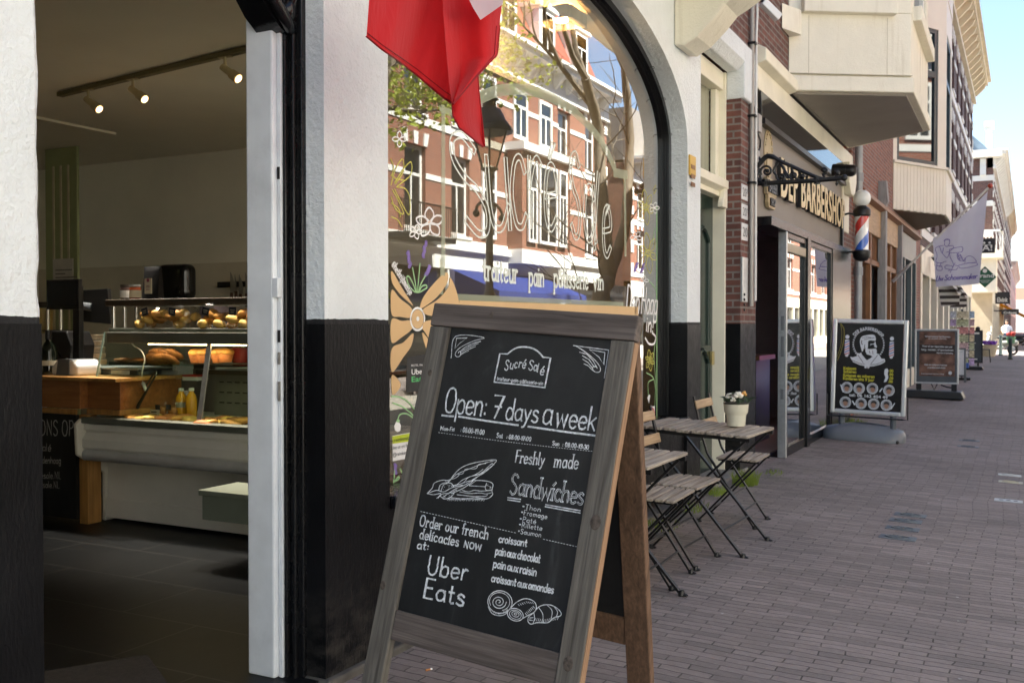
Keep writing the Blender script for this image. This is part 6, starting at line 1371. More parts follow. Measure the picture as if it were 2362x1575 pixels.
# back wall
a = IP(7.2, 1160, 185); b_ = IP(7.2, 1412, 420); o = thing("towel_dispenser", "black rounded paper towel dispenser on the back wall", "dispenser", (a.x, 7.2, b_.z))
m = MB(); m.box(a.x, b_.x, 7.04, 7.215, b_.z - .06, a.z); m.build("housing", mat("black_gloss_plastic", (.016,.016,.018), .16), o, bevel=.07, seg=5)
a = IP(7.2, 1580, 322); b_ = IP(7.2, 1835, 362); o = thing("knife_rack", "black magnetic knife strip on the back wall", "knife rack", (a.x, 7.2, a.z)); m = MB(); m.box(a.x, b_.x + .25, 7.18, 7.215, b_.z, a.z); m.build("strip", BLACKM, o, bevel=.008)
for u0, v0, v1, w_, lab in ((1680, 240, 515, .05, "broad kitchen knife, leftmost on the black strip"), (1716, 262, 480, .016, "thin kitchen knife between two broad blades"), (1752, 258, 520, .04, "broad kitchen knife in the middle of strip"), (1803, 240, 525, .045, "broad kitchen knife nearest the door post")):
    t = IP(7.17, u0, v0); q = IP(7.17, u0 + 8, v1); o = thing("kitchen_knife", lab, "knife", q, "knives on the magnetic strip"); zm = t.z + (q.z - t.z) * .62
    m = MB(); m.prism([(t.x - .004, t.z), (t.x + w_, t.z + (zm - t.z) * .5), (t.x + w_, zm), (t.x - .004, zm)], 1, 7.17, 7.175); m.build("blade", mat("knife_steel", (.30,.29,.26), .3, .8), o)
    m = MB(); m.box(t.x - .002, t.x + .026, 7.163, 7.18, q.z, zm); m.build("handle", mat("knife_handle", (.07,.035,.02), .5), o, bevel=.003)
a = IP(6.9, 1455, 488); b_ = IP(6.9, 1580, 600); o = thing("lilac_box", "pale lilac box on the back counter behind the bags", "box", (a.x, 6.9, b_.z)); m = MB(); m.box(a.x, b_.x, 6.85, 7.1, b_.z - .12, a.z); m.build("carton", mat("lilac_card", (.36,.30,.40), .6), o, bevel=.01)
bc = thing("back_counter", "long work counter along the back wall behind the display", "counter", (-5, 6.9, SF)); m = MB(); m.box(-7.6, -2.9, 6.6, 7.2, SF, .95); m.build("cabinet", mat("cabinet_grey", (.22,.21,.18), .5), bc, bevel=.005); m = MB(); m.box(-7.65, -2.9, 6.55, 7.21, .95, .99); m.build("worktop", mat("worktop_dark", (.06,.055,.045), .35), bc)
GRNC = mat("olive_green_paint", (.33,.37,.18), .5, var=.06)
a = ony(104, 350, 6.4); o = thing("green_column", "olive green column with three pale stripes behind the till", "column", (-8.1, 6.4, SF)); xa = ony(104, 500, 6.4).x; xb = ony(178, 500, 6.4).x
m = MB(); m.box(xa, xb, 6.4, 6.43, SF, SCL); c_ = m.build("shaft", GRNC, o, bevel=.01)
m = MB()
for f in (.28, .51, .74): x_ = xa + (xb - xa) * f; m.box(x_ - .012, x_ + .012, 6.393, 6.4, SF, SCL - .17)
m.build("stripe", mat("pale_stripe", (.55,.50,.32), .5), c_)
a = IP(6.38, 220, 135); b_ = IP(6.38, 386, 310); o = thing("paper_notice", "printed white notice sheet taped to the green column", "notice", (a.x, 6.38, b_.z)); m = MB(); m.box(a.x, b_.x, 6.38, 6.386, b_.z - .03, a.z); c_ = m.build("sheet", mat("paper_white", (.60,.57,.50), .7), o)
m = MB(); 
for k in range(11): m.box(a.x + .04, a.x + .04 + random.uniform(.12, .3), 6.376, 6.379, a.z - .10 - k * .035, a.z - .112 - k * .035)
m.build("printed_text", mat("grey_print", (.22,.21,.19), .7), c_)
# track light
P1 = onz(137 * 1.004, 219, SCL - .02); P2 = onz(567 * 1.004, 114, SCL - .02); dv = (P2 - P1)
tl = thing("track_light", "ceiling track rail carrying small brass coloured spotlights", "track light", P1); BR_ = mat("aged_cream_metal", (.52,.43,.24), .45, .3)
m = MB(); m.bar(P1, P2 + dv * .35, .045, .03); m.build("rail", mat("rail_olive", (.16,.135,.06), .5), tl)
for u, v in ((207, 222), (313, 192), (522, 141)):
    t = min(max((u - 137) / (569 - 137), 0), 1); q = P1 + dv * ((ray(u, v).x / ray(u, v).y - P1.x / P1.y) / (P2.x / P2.y - P1.x / P1.y)); q.z = SCL - .035
    m = MB(); m.tube([q, q + Vector((0, 0, -.06))], .01, 8); m.box(q.x - .05, q.x + .05, q.y - .015, q.y + .015, q.z - .004, q.z + .012); s_ = m.build("spotlight", BR_, tl)
    a0 = q + Vector((-.005, 0, -.07)); d = Vector((.80, .12, -.58)).normalized()
    m = MB(); m.tube([a0 - d * .02, a0 + d * .06, a0 + d * .062, a0 + d * .12], [.022, .024, .031, .034], 14); m.build("lamp_shade", BR_, s_, smooth='auto')
    m = MB(); m.tube([a0 + d * .118, a0 + d * .124], [.026, .024], 14); m.build("bulb", emis("spot_bulb", (1, .66, .30), 1.3), s_)
    light("spot_glow", 'SPOT', a0 + d * .14, 55, (1,.90,.76), spot_size=R(72), spot_blend=.8, shadow_soft_size=.03).rotation_euler = Vector((.2, .1, -.9)).to_track_quat('-Z', 'Y').to_euler()
p1 = onz(90, 273, SCL - .01); p2 = onz(266, 309, SCL - .01); o = thing("ceiling_strip", "thin white cable duct running along the shop ceiling", "cable duct", p1); m = MB(); m.bar(p1 + (p1 - p2), p2, .02, .02); m.build("duct", CREAM, o)
# cash desk
YD = 4.42; dk = thing("cash_desk", "cash desk with orange wood top and chalkboard front beside the display", "desk", (-6, 4.5, SF)); OW = woodmat("orange_wood", (.30,.11,.03), (.42,.17,.05), .4, 0, .4, bmp=.05); OWL = woodmat("light_orange_wood", (.46,.22,.06), (.56,.30,.09), .45, 2, .4, bmp=.05)
xr = -5.43
m = MB(); m.box(-7.6, xr, YD, 5.1, .79, .97); m.box(xr + .001, xr + .3, YD + .06, 5.0, .79, .97); m.build("desk_front", OW, dk, bevel=.003); m = MB(); m.box(-7.62, xr + .35, YD - .02, 5.15, .972, .995); m.box(-7.6, xr - .02, YD - .012, YD, .752, .788); m.box(xr - .005, xr + .3, YD + .055, 5.0, .752, .788); m.build("desk_top", OWL, dk, bevel=.003)
m = MB(); m.box(xr - .025, xr + .05, YD + .015, YD + .12, SF, .75); m.build("desk_leg", OWL, dk)
m = MB(); m.box(-7.6, xr - .03, YD - .006, YD + .02, SF + .03, .75); cbd = m.build("chalkboard", BOARD, dk)
dp = Pl((0, YD - .008, 0), (0, -1, 0), .001); m = MB()
for t, a, b_, h, w_ in (("VOLG ONS OP:", (-70, 235), (270, 245), 78, .007), ("Sucré Salé", (-40, 322), (135, 325), 40, .0045), ("@sucresaledenhaag", (-40, 385), (188, 393), 36, .004), ("www.sucresale.NL", (-40, 470), (188, 473), 36, .004), ("info@sucresale.NL", (-40, 517), (180, 523), 34, .004)): 
    dp.text(m, t.replace("V", "V"), jp(*a), jp(*b_), h / 2.323, w_, jit=.02)
m.build("chalk_lettering", mat("chalk_dim", (.5,.5,.47), .9), cbd)
def obj_at(name, label, cat, y, a, b_, grp=None): p = IP(y, a, b_); return thing(name, label, cat, p, grp), p
o, p = obj_at("till_screen", "black till monitor on a post with a white and grey foot", "monitor", 4.7, 400, 1120); p.z = .995
a = IP(4.6, 187, 305); b_ = IP(4.6, 455, 547)
m = MB(); m.box(a.x, b_.x, 4.58, 4.61, b_.z, a.z); sc_ = m.build("housing", BLACKM, o, bevel=.004); m = MB(); m.box(a.x + .012, b_.x - .012, 4.577, 4.58, b_.z + .02, a.z - .012); m.build("screen", mat("screen_off", (.008,.012,.018), .12), sc_)
c_ = IP(4.68, 430, 545); d_ = IP(4.68, 430, 1000); m = MB(); m.box(c_.x - .035, c_.x + .03, 4.66, 4.70, d_.z - .02, c_.z + .16); m.build("post", BLACKM, o, bevel=.005)
e_ = IP(4.6, 398, 1120); m = MB(); m.prism([(e_.x - .13, .996), (e_.x + .13, .996), (e_.x + .13, 1.06), (e_.x + .08, 1.10), (e_.x - .07, 1.10), (e_.x - .13, 1.05)], 1, 4.52, 4.72); m.build("foot", EN, o, bevel=.015); m = MB(); m.prism([(e_.x - .07, .998), (e_.x + .05, .998), (e_.x + .06, 1.103), (e_.x - .05, 1.103)], 1, 4.512, 4.70); m.build("foot_inset", GREY, o)
a = IP(4.95, 470, 388); b_ = IP(4.95, 715, 668); o = thing("second_monitor", "second black monitor turned away behind the till post", "monitor", (a.x, 4.95, b_.z)); m = MB(); m.prism([(a.x, a.z), (b_.x - .03, a.z + .005), (b_.x, b_.z), (a.x, b_.z + .02)], 1, 4.93, 4.96); m.build("housing", BLACKM, o, bevel=.004); m = MB(); m.tube([IP(4.9, 470, 520), IP(4.93, 540, 530)], .03, 10); m.build("bracket", GREY, o)
o, p = obj_at("wine_bottle", "dark wine bottle with cream label on the cash desk", "bottle", 4.58, 188, 1122); p.z = .996; HB = (IP(4.58, 188, 722).z - .996)
m = MB(); m.lathe([(.052, 0), (.053, .01), (.053, HB * .52), (.04, HB * .66), (.02, HB * .76), (.018, HB * .98), (.02, HB)], p, 20); m.build("bottle_glass", mat("bottle_green_black", (.008,.012,.008), .07, spec=.8), o, smooth='auto'); m = MB(); m.lathe([(.0538, .06), (.0538, HB * .32)], p, 20); m.build("paper_label", PAPER, o); m = MB(); m.lathe([(.0215, HB * .8), (.0215, HB + .002), (0, HB + .003)], p, 14); m.build("foil_cap", BLACKM, o)
a = IP(4.72, 215, 722); b_ = IP(4.72, 392, 1000); o = thing("receipt_printer", "bulky black receipt printer behind the wine bottle", "printer", (a.x, 4.72, .995)); m = MB(); m.prism([(a.x, a.z), (b_.x - .05, a.z - .005), (b_.x, a.z - .1), (b_.x - .03, .997), (a.x, .997)], 1, 4.70, 4.90); m.build("housing", BLACKM, o, bevel=.01); m = MB(); m.tube([IP(4.7, 262, 900), IP(4.69, 290, 960), IP(4.69, 350, 985), IP(4.7, 400, 990)], .006, 6); m.build("cable", BLACKM, o)
FOIL = mat("aluminium_foil", (.60,.57,.48), .3, .8, .2, 30, .6, 60, .01)
a = IP(5.0, 468, 722); b_ = IP(5.0, 590, 1000); o = thing("foil_tray_stack", "stack of aluminium foil trays beside the till", "foil trays", (a.x, 5.0, .995))
for k in range(6):
    m = MB(); z = .998 + k * .045; m.prism([(a.x + .01 * k, z), (b_.x - .006 * k, z), (b_.x - .006 * k + .01, z + .04), (a.x + .01 * k - .01, z + .04)], 1, 4.95, 5.08); m.build("foil_tray", FOIL, o, bevel=.006)
a = IP(4.8, 430, 1040); b_ = IP(4.8, 1000, 1100); o = thing("flat_scale", "flat steel weighing scale on the cash desk behind glass", "scale", (a.x, 4.8, .995)); m = MB(); m.box(a.x + .05, b_.x, 4.72, 5.0, .997, 1.03); m.build("base", GREY, o, bevel=.006); m = MB(); m.box(a.x + .1, b_.x + .02, 4.70, 5.02, 1.035, 1.045); m.build("plate", ALU, o, bevel=.003); m = MB(); m.box(b_.x - .25, b_.x - .08, 4.714, 4.72, 1.0, 1.028); m.build("display", EN, o)
a = IP(5.4, 102, 480); o = thing("side_shelf", "small dark shelf with chrome posts behind the till", "shelf", (a.x, 5.4, 1.0)); c_ = IP(5.4, 300, 540)
m = MB(); m.box(a.x - .3, c_.x, 5.3, 5.6, IP(5.4, 102, 530).z, IP(5.4, 102, 490).z); m.box(a.x - .3, c_.x, 5.3, 5.6, IP(5.4, 102, 725).z, IP(5.4, 102, 715).z); m.build("shelf_board", SHW, o)
for q in (178, 285):
    m = MB(); t = IP(5.32, q, 545); b2 = IP(5.32, q, 715); m.tube([t, b2], .014, 8); m.build("post", CHR, o)
t = IP(5.35, 140, 640); m = MB(); m.lathe([(.07, -.1), (.08, .1), (.07, .1), (.06, -.08)], (0,0,0), 16); o = m.build("food_tub", mat("yellow_tub", (.42,.32,.10), .4), None, smooth='auto'); o.location = t; tag(o, "yellowish food tub on the small shelf behind the till", "tub")
# green bench and mat
a = ony(*jp(1100, 530), 4.2); o = thing("green_bench", "low grey green wooden box bench in front of the counter", "bench", (-3.3, 4.1, SF)); GB = mat("grey_green_paint", (.24,.27,.21), .5, var=.08, vs=5, dirt=.3)
m = MB(); m.box(a.x, -3.0, 3.95, 4.25, .42, .45); m.build("seat", GB, o, bevel=.004); m = MB(); m.box(a.x + .015, -3.02, 3.965, 4.235, .29, .42); m.build("box_body", GB, o); m = MB(); m.box(-3.3, -3.05, 3.98, 4.22, SF, .29); m.build("leg", GB, o)
q = [onz(*jp(*p), SF + .001) for p in ((340, 1476), (650, 1425), (845, 1568))]; e1 = (q[0] - q[1]); e2 = (q[2] - q[1]); e1.normalize(); e2 = (e2 - e1 * e2.dot(e1)).normalized()
m = MB(); c0 = q[1]; m.prism([((c0).x, c0.y), ((c0 + e1 * .95).x, (c0 + e1 * .95).y), ((c0 + e1 * .95 + e2 * .62).x, (c0 + e1 * .95 + e2 * .62).y), ((c0 + e2 * .62).x, (c0 + e2 * .62).y)], 2, SF + .001, SF + .012); o = m.build("doormat", mat("brown_carpet", (.045,.038,.032), .95, var=.3, vs=60, bmp=.6, bs=300), None, bevel=.004); tag(o, "dark brown doormat on the slate floor inside the doorway", "doormat")
# ================================================================== ON THE PAVEMENT IN FRONT
# ------------------------------------------------------------------ A-frame chalkboard
RA = Matrix.Translation((-1.392, 2.465, .461)) @ Matrix.Rotation(-.072, 4, 'Z') @ Matrix.Rotation(.062, 4, 'Y') @ Matrix.Rotation(-.241, 4, 'X')
af = thing("chalkboard_sign", "large wooden A-frame pavement chalkboard with white hand lettered menu", "chalkboard", (0, 0, 0)); af.matrix_world = RA
IW, IH, SW_ = .56, .866, .072
WGREY = woodmat("weathered_wood_upright", (.065,.056,.046), (.215,.195,.165), .8, 2, 1.1, bmp=.5)
WGREYX = woodmat("weathered_wood_rail", (.070,.055,.048), (.19,.155,.135), .8, 0, 1.1, bmp=.5)
WBR = woodmat("brown_wood_upright", (.095,.052,.028), (.23,.13,.075), .75, 2, 1.0, bmp=.45); EDGE = woodmat("raw_wood_edge", (.30,.17,.09), (.42,.26,.15), .7, 2, 1.0, bmp=.2)
KNOT = mat("knot_wood", (.085,.066,.052), .8, var=.5, vs=90, bmp=.4, bs=120)
x0, x1 = -IW/2 - SW_, IW/2 + SW_
bot = -.49
def stile(xa, xb, name, mm, y0=-.018, y1=.016, zb=bot, zt=IH + .002, par=af, edge=None):
    m = MB(); m.box(xa, xb, y0, y1, zb, zt); o = m.build(name, mm, par, bevel=.004, local=True)
    if edge: m = MB(); m.box(xb, xb + .0025, y0 + .004, y1 - .002, zb, zt - .003); m.build("sawn_edge", EDGE, o, local=True)
    return o
sL = stile(x0, -IW/2, "stile", WGREY); sR = stile(IW/2, x1, "stile", WGREY, edge=True)
m = MB(); m.box(x0 - .001, x1 + .002, -.019, .016, IH + .004, IH + .077); rt_ = m.build("top_rail", WGREYX, af, bevel=.004, local=True)
m = MB(); m.box(-IW/2 + .001, IW/2 - .001, -.014, .014, -.088, -.001); m.build("bottom_rail", WGREYX, af, bevel=.004, local=True)
m = MB(); m.box(-IW/2 + .0005, IW/2 - .0005, -.003, .006, -.002, IH + .006); bd = m.build("board", BOARD, af, local=True)
def knots(par, spots, y=-.0186):
    for (x, z, r) in spots:
        m = MB(); m.lathe([(r, 0), (r * .9, .0012), (r * .5, .0016), (0, .0012)], M=Matrix.Translation((x, y, z)) @ Matrix.Rotation(R(90), 4, 'X') @ Matrix.Diagonal((1, 1.35, 1, 1)), n=16); m.build("knot", KNOT, par, local=True)
knots(sL, ((x0 + .034, .72, .008), (x0 + .012, .06, .010))); knots(sR, ((IW/2 + .045, .36, .016), (IW/2 + .032, -.02, .015), )); knots(rt_, ((-.13, IH + .05, .007),), -.0216)
MI = RA.inverted(); nrm = (RA.to_3x3() @ Vector((0, -1, 0)))
cp_ = Pl(RA @ Vector((0, -.003, 0)), nrm, .0007, MI)
c8 = lambda a, b: (1000 + a / 5.6, 740 + b / 5.6)
c7 = lambda a, b: (820 + a / 2.986, 1050 + b / 2.986)
def T(mb, t, a, b_, h, w_, conv, sc_, **k): cp_.text(mb, t, conv(*a), conv(*b_), h / sc_, w_, du=.175 * h / sc_, **k)
m = MB()
for q, w_ in (([(228, 480), (288, 200), (650, 215), (520, 260), (370, 330), (300, 390), (282, 440), (310, 465), (345, 450), (352, 410), (335, 395), (322, 415)], .0022), ([(278, 360), (300, 225), (435, 222), (340, 290), (278, 360)], .002), ([(345, 395), (420, 335), (520, 290), (612, 265)], .0024), ([(352, 405), (450, 345), (582, 292)], .002), ([(360, 425), (440, 375), (545, 332)], .002), ([(355, 440), (400, 412), (458, 388)], .0018),
             ([(1808, 320), (2265, 378), (2208, 738)], .0024), ([(1850, 330), (1960, 400), (2080, 500), (2150, 590), (2155, 650), (2110, 665), (2065, 640), (2060, 600), (2090, 590), (2122, 612)], .0024), ([(2010, 370), (2215, 408), (2200, 565), (2140, 470), (2010, 370)], .0022), ([(1888, 405), (1980, 430), (2060, 510), (2115, 610)], .0026), ([(1925, 450), (2010, 500), (2080, 598)], .0024), ([(1928, 495), (2000, 540), (2062, 620)], .002), ([(1945, 555), (2000, 580), (2058, 640)], .002)):
    cp_.line(m, [c8(*p) for p in q], w_, len(q) > 5)
m.build("corner_drawing", CHALK, bd, local=True); m = MB()
cp_.line(m, [c8(*p) for p in ((785, 790), (860, 425), (960, 428))], .0042); cp_.line(m, [c8(*p) for p in ((960, 428), (1020, 380), (1090, 345), (1180, 338), (1270, 352), (1350, 395), (1420, 470))], .0048, True); cp_.line(m, [c8(*p) for p in ((1420, 470), (1515, 480), (1440, 862), (1200, 832), (785, 790))], .0042)
m.build("badge_outline", CHALK, bd, local=True)
m = MB()
# shop badge letters on an arc
for ch, a, b_, h in (("S", (915, 632), 48, 128), ("u", (982, 615), 44, 100), ("c", (1040, 602), 38, 100), ("r", (1098, 600), 34, 100), ("é", (1142, 606), 46, 105), ("S", (1225, 630), 56, 122), ("a", (1290, 640), 44, 105), ("l", (1338, 660), 16, 110), ("é", (1372, 692), 50, 105)):
    p0 = cp_(*c8(*a)); ex = (cp_(*c8(a[0] + b_, a[1] + b_ * .22)) - p0) / max(.25, GL[ch][0]); ey = cp_(*c8(a[0] + h * .2, a[1] - h)) - p0; cp_.glyph(m, ch, p0, ex, ey * (1.0 if ch in "Sl" else 1.25), .0034, .012)
T(m, "traiteur-pain-pâtisserie-vin", (818, 765), (1415, 830), 50, .0019, c8, 5.6, gap=.12)
m.build("badge_lettering", CHALK, bd, local=True); m = MB(); T(m, "Open:", (500, 1045), (840, 1080), 195, .0056, c6, 3.484, gap=.06); T(m, "7", (880, 1090), (965, 1100), 178, .0058, c6, 3.484); T(m, "days", (990, 1105), (1255, 1130), 168, .0052, c6, 3.484, gap=.05); T(m, "a", (1285, 1140), (1365, 1152), 215, .0052, c6, 3.484); T(m, "week", (1395, 1158), (1715, 1198), 185, .0054, c6, 3.484, gap=.05)
for a, b_ in (((487, 1072), (580, 1080)), ((622, 1082), (1100, 1152)), ((1180, 1162), (1718, 1235))): cp_.line(m, [c6(*a), c6((a[0] + b_[0]) / 2, (a[1] + b_[1]) / 2 + 2), c6(*b_)], .0056)
for t, a, b_, h in (("Mon-Fri", (475, 1190), (585, 1200), 30), (": 08:00-19:00", (635, 1203), (825, 1228), 36), ("Sat", (925, 1250), (972, 1254), 36), (": 08:00-17:00", (1005, 1258), (1200, 1280), 32), ("Sun", (1372, 1310), (1428, 1316), 32), (": 08:00-13:30", (1455, 1320), (1665, 1345), 32)): T(m, t, a, b_, h, .0024, c6, 3.484)
for k in range(58):
    t = k / 58; u = 460 + 1245 * t; cp_.line(m, [c6(u, 1210 + 150 * t + 8 * sin(t * 3)), c6(u + 11, 1210 + 150 * (t + .009) + 8 * sin(t * 3))], .0014)
m.build("opening_hours_lettering", CHALK, bd, local=True); m = MB(); T(m, "Freshly", (1072, 1448), (1305, 1475), 98, .0038, c6, 3.484, serif=True); T(m, "made", (1385, 1486), (1578, 1502), 110, .0038, c6, 3.484, serif=True)
T(m, "Sandwíches", (1058, 262), (1565, 340), 135, .0058, c7, 2.986, gap=.07, serif=True)
for a, b_ in (((1050, 290), (1140, 302)), ((1050, 305), (1135, 318)), ((1310, 338), (1550, 380)), ((1308, 352), (1550, 396))): cp_.line(m, [c7(*a), c7(*b_)], .0032)
for t, a, b_ in (("*Thon", (1148, 365), (1275, 388)), ("*Fromage", (1140, 405), (1320, 437)), ("*Paté", (1130, 450), (1243, 472)), ("*Rillette", (1125, 490), (1285, 517)), ("*Saumon", (1118, 535), (1278, 562))): T(m, t, a, b_, 33, .0017, c7, 2.986, gap=.12)
m.build("sandwich_lettering", CHALK, bd, local=True); m = MB()
for k in range(54):
    t = k / 54; u = 450 + 1085 * t; vv = 385 + 245 * t
    if 1100 < u < 1290: continue
    cp_.line(m, [c7(u, vv), c7(u + 11, vv + 2.4)], .0016)
for t, a, b_, h in (("Order our french", (440, 482), (912, 577), 72), ("delícacíes", (440, 570), (710, 625), 68), ("NOW", (745, 630), (865, 655), 40), ("at:", (422, 640), (505, 652), 58)): T(m, t, a, b_, h, .0040, c7, 2.986, serif=True)
m.build("order_lettering", CHALK, bd, local=True); m = MB(); T(m, "Uber", (488, 815), (765, 860), 128, .0056, c7, 2.986); T(m, "Eats", (465, 975), (745, 1038), 132, .0062, c7, 2.986)
m.build("delivery_lettering", CHALK, bd, local=True); m = MB()
for t, a, b_, h in (("croissant", (985, 595), (1180, 627), 52), ("pain aux chocolat", (962, 680), (1270, 738), 58), ("pain aux raisin", (948, 768), (1245, 830), 58), ("croissant aux amandes", (935, 865), (1362, 950), 54)): T(m, t, a, b_, h, .0038, c7, 2.986, gap=.07, sp=.14)
m.build("pastry_lettering", CHALK, bd, local=True)
m = MB()
# sandwiches word: dark hatching inside
random.seed(11)
cp_.k = 0
T(m, "Sandwíches", (1058, 262), (1565, 340), 135, .0021, c7, 2.986, gap=.07, jit=.004, lift=.0014)
m.build("letter_shading", BOARD, bd, local=True)
m = MB()
BG = (([(590, 245), (610, 200), (640, 185), (700, 110), (760, 70), (850, 45), (965, 30), (955, 60), (900, 110), (820, 160), (760, 200), (690, 230), (600, 290)], .0022), ([(640, 185), (700, 130), (780, 95), (870, 60), (960, 35)], .0018), ([(660, 210), (740, 190), (780, 150), (860, 125), (935, 60), (950, 62)], .0022), ([(700, 200), (745, 165), (830, 130), (880, 95)], .0018), ([(665, 262), (760, 215), (850, 140), (955, 62)], .0024), ([(690, 130), (740, 125), (760, 95), (830, 90), (850, 62), (900, 55)], .0016), ([(620, 175), (690, 155), (720, 130)], .0016),
      ([(495, 262), (530, 225), (545, 190), (600, 170), (645, 175)], .0022), ([(495, 262), (560, 240), (610, 250), (670, 220), (740, 205)], .0022), ([(495, 262), (540, 270), (590, 262), (570, 295)], .002), ([(575, 240), (585, 205), (620, 188), (660, 192), (680, 215)], .0024), ([(580, 275), (610, 298), (650, 290), (680, 260), (660, 262)], .0024), ([(560, 295), (600, 265), (650, 258), (700, 235)], .002),
      ([(740, 190), (790, 175), (860, 172), (920, 180), (948, 200), (940, 240), (945, 270), (905, 298), (830, 290), (740, 298), (660, 290)], .0022), ([(905, 190), (895, 220), (905, 240), (945, 235)], .0022), ([(785, 205), (830, 175)], .0016), ([(785, 208), (895, 215)], .0018), ([(735, 240), (780, 250), (820, 240), (870, 245), (940, 240)], .002), ([(720, 250), (790, 262), (860, 258), (900, 265), (945, 255)], .0018), ([(700, 270), (820, 282), (900, 280), (910, 262)], .0018), ([(640, 298), (760, 300), (880, 300)], .0016))
for q, w_ in BG: cp_.line(m, [c7(*p) for p in q], w_, True)
for k in range(26): u = 640 + k * 10; cp_.line(m, [c7(u, 300), c7(u - 7 + (k % 3) * 2, 310 + (k % 2) * 3)], .0014)
for k in range(34): a = random.uniform(0, 6.28); r_ = sqrt(random.random()); cx, cy, ax, ay = ((622, 215, 36, 20), (632, 278, 34, 14), (922, 210, 20, 16))[k % 3]; cp_.fill(m, [c7(*p) for p in circ(cx + ax * r_ * cos(a), cy + ay * r_ * sin(a), 2.2, 6)])
m.build("baguette_drawing", CHALK, bd, local=True); m = MB()
def ell(cx, cy, a, b_, rot=0, t0=0, t1=2*pi, n=22): return [c7(cx + a * cos(t) * cos(rot) - b_ * sin(t) * sin(rot), cy + a * cos(t) * sin(rot) + b_ * sin(t) * cos(rot)) for t in [t0 + (t1 - t0) * k / n for k in range(n + 1)]]
cp_.line(m, ell(997, 1008, 84, 78, .2), .0024); cp_.line(m, ell(995, 1005, 70, 62, .2, 2.5, 7.4), .0018)
cp_.line(m, [c7(988 + (52 - 2.1 * k) * cos(k * .62), 1008 + (48 - 1.9 * k) * sin(k * .62)) for k in range(24)], .0022, True); cp_.line(m, [c7(*p) for p in ((915, 1040), (940, 1085), (990, 1102), (1035, 1090), (1050, 1060))], .002, True)
cp_.line(m, ell(1102, 1095, 56, 42, .35), .0024); cp_.line(m, ell(1102, 1095, 42, 30, .35), .0018); cp_.line(m, ell(1103, 1092, 26, 18, .35), .0018); cp_.line(m, ell(1104, 1090, 10, 7), .002)
cp_.line(m, [c7(*p) for p in ((1060, 1062), (1110, 1010), (1170, 985), (1225, 1000), (1247, 1035), (1235, 1075), (1190, 1100), (1155, 1120))], .0024, True)
cp_.line(m, [c7(*p) for p in ((1190, 1140), (1195, 1110), (1230, 1080), (1260, 1045), (1300, 1028), (1350, 1030), (1395, 1055), (1418, 1085), (1410, 1105), (1370, 1115), (1330, 1148), (1290, 1150), (1250, 1150), (1210, 1160), (1190, 1140))], .0024, True)
for q in ([(1230, 1080), (1235, 1120), (1225, 1155)], [(1262, 1045), (1290, 1090), (1292, 1148)], [(1320, 1028), (1355, 1070), (1345, 1138)], [(1370, 1040), (1392, 1075), (1385, 1110)], [(1200, 1118), (1225, 1115)], [(1195, 1130), (1222, 1135)]): cp_.line(m, [c7(*p) for p in q], .002, True)
for k in range(14): u = 1235 + k * 12; cp_.line(m, [c7(u, 1146 - abs(k - 5) * 2), c7(u + 6, 1128 - abs(k - 5) * 2)], .0014)
for k in range(8): u = 1120 + k * 14; cp_.line(m, [c7(u, 1010 - k * 1.5 + abs(k - 4) * 3), c7(u + 10, 1022 - k * 1.5 + abs(k - 4) * 3)], .0014)
for k in range(7): u = 1180 + k * 9; cp_.line(m, [c7(u, 1098 - k * 8), c7(u - 10, 1084 - k * 8)], .0014)
for k in range(11): u = 930 + k * 11; cp_.line(m, [c7(u, 1072 + 22 * sin(k / 10 * pi)), c7(u + 4, 1060 + 22 * sin(k / 10 * pi))], .0014)
m.build("pastry_drawing", CHALK, bd, local=True)
# rear leg frame hinged at the top
rear = MB()
RB = Matrix.Translation((0, .042, IH + .03)) @ Matrix.Rotation(R(27.5), 4, 'X') @ Matrix.Translation((0, 0, -IH - .03))
def rearbox(mb, xa, xb, ya, yb, za, zb): mb.boxm(RB @ Matrix.Translation(((xa + xb) / 2, (ya + yb) / 2, (za + zb) / 2)), xb - xa, yb - ya, zb - za)
m = MB(); rearbox(m, x1 - .10, x1 - .018, -.016, .016, bot - .02, IH + .06); m.build("rear_stile", WBR, af, bevel=.004, local=True)
m = MB(); rearbox(m, x0 + .002, x0 + .085, -.016, .016, -.10, IH + .03); m.build("rear_stile", WBR, af, bevel=.004, local=True)
m = MB(); rearbox(m, x0 + .087, x1 - .102, -.012, .012, -.11, -.015); m.build("rear_rail", WBR, af, bevel=.003, local=True); m = MB(); rearbox(m, x0 + .087, x1 - .102, -.012, .012, IH - .05, IH + .05); m.build("rear_rail", WBR, af, bevel=.003, local=True)
m = MB(); rearbox(m, x0 + .08, x1 - .09, -.004, .004, -.02, IH - .04); m.build("rear_board", BOARD, af, local=True)
m = MB()
for xx in (-.22, .22): m.box(xx - .03, xx + .03, .016, .03, IH + .02, IH + .06)
m.build("hinge", mat("dark_hinge", (.06,.055,.05), .5, .7), af, local=True)
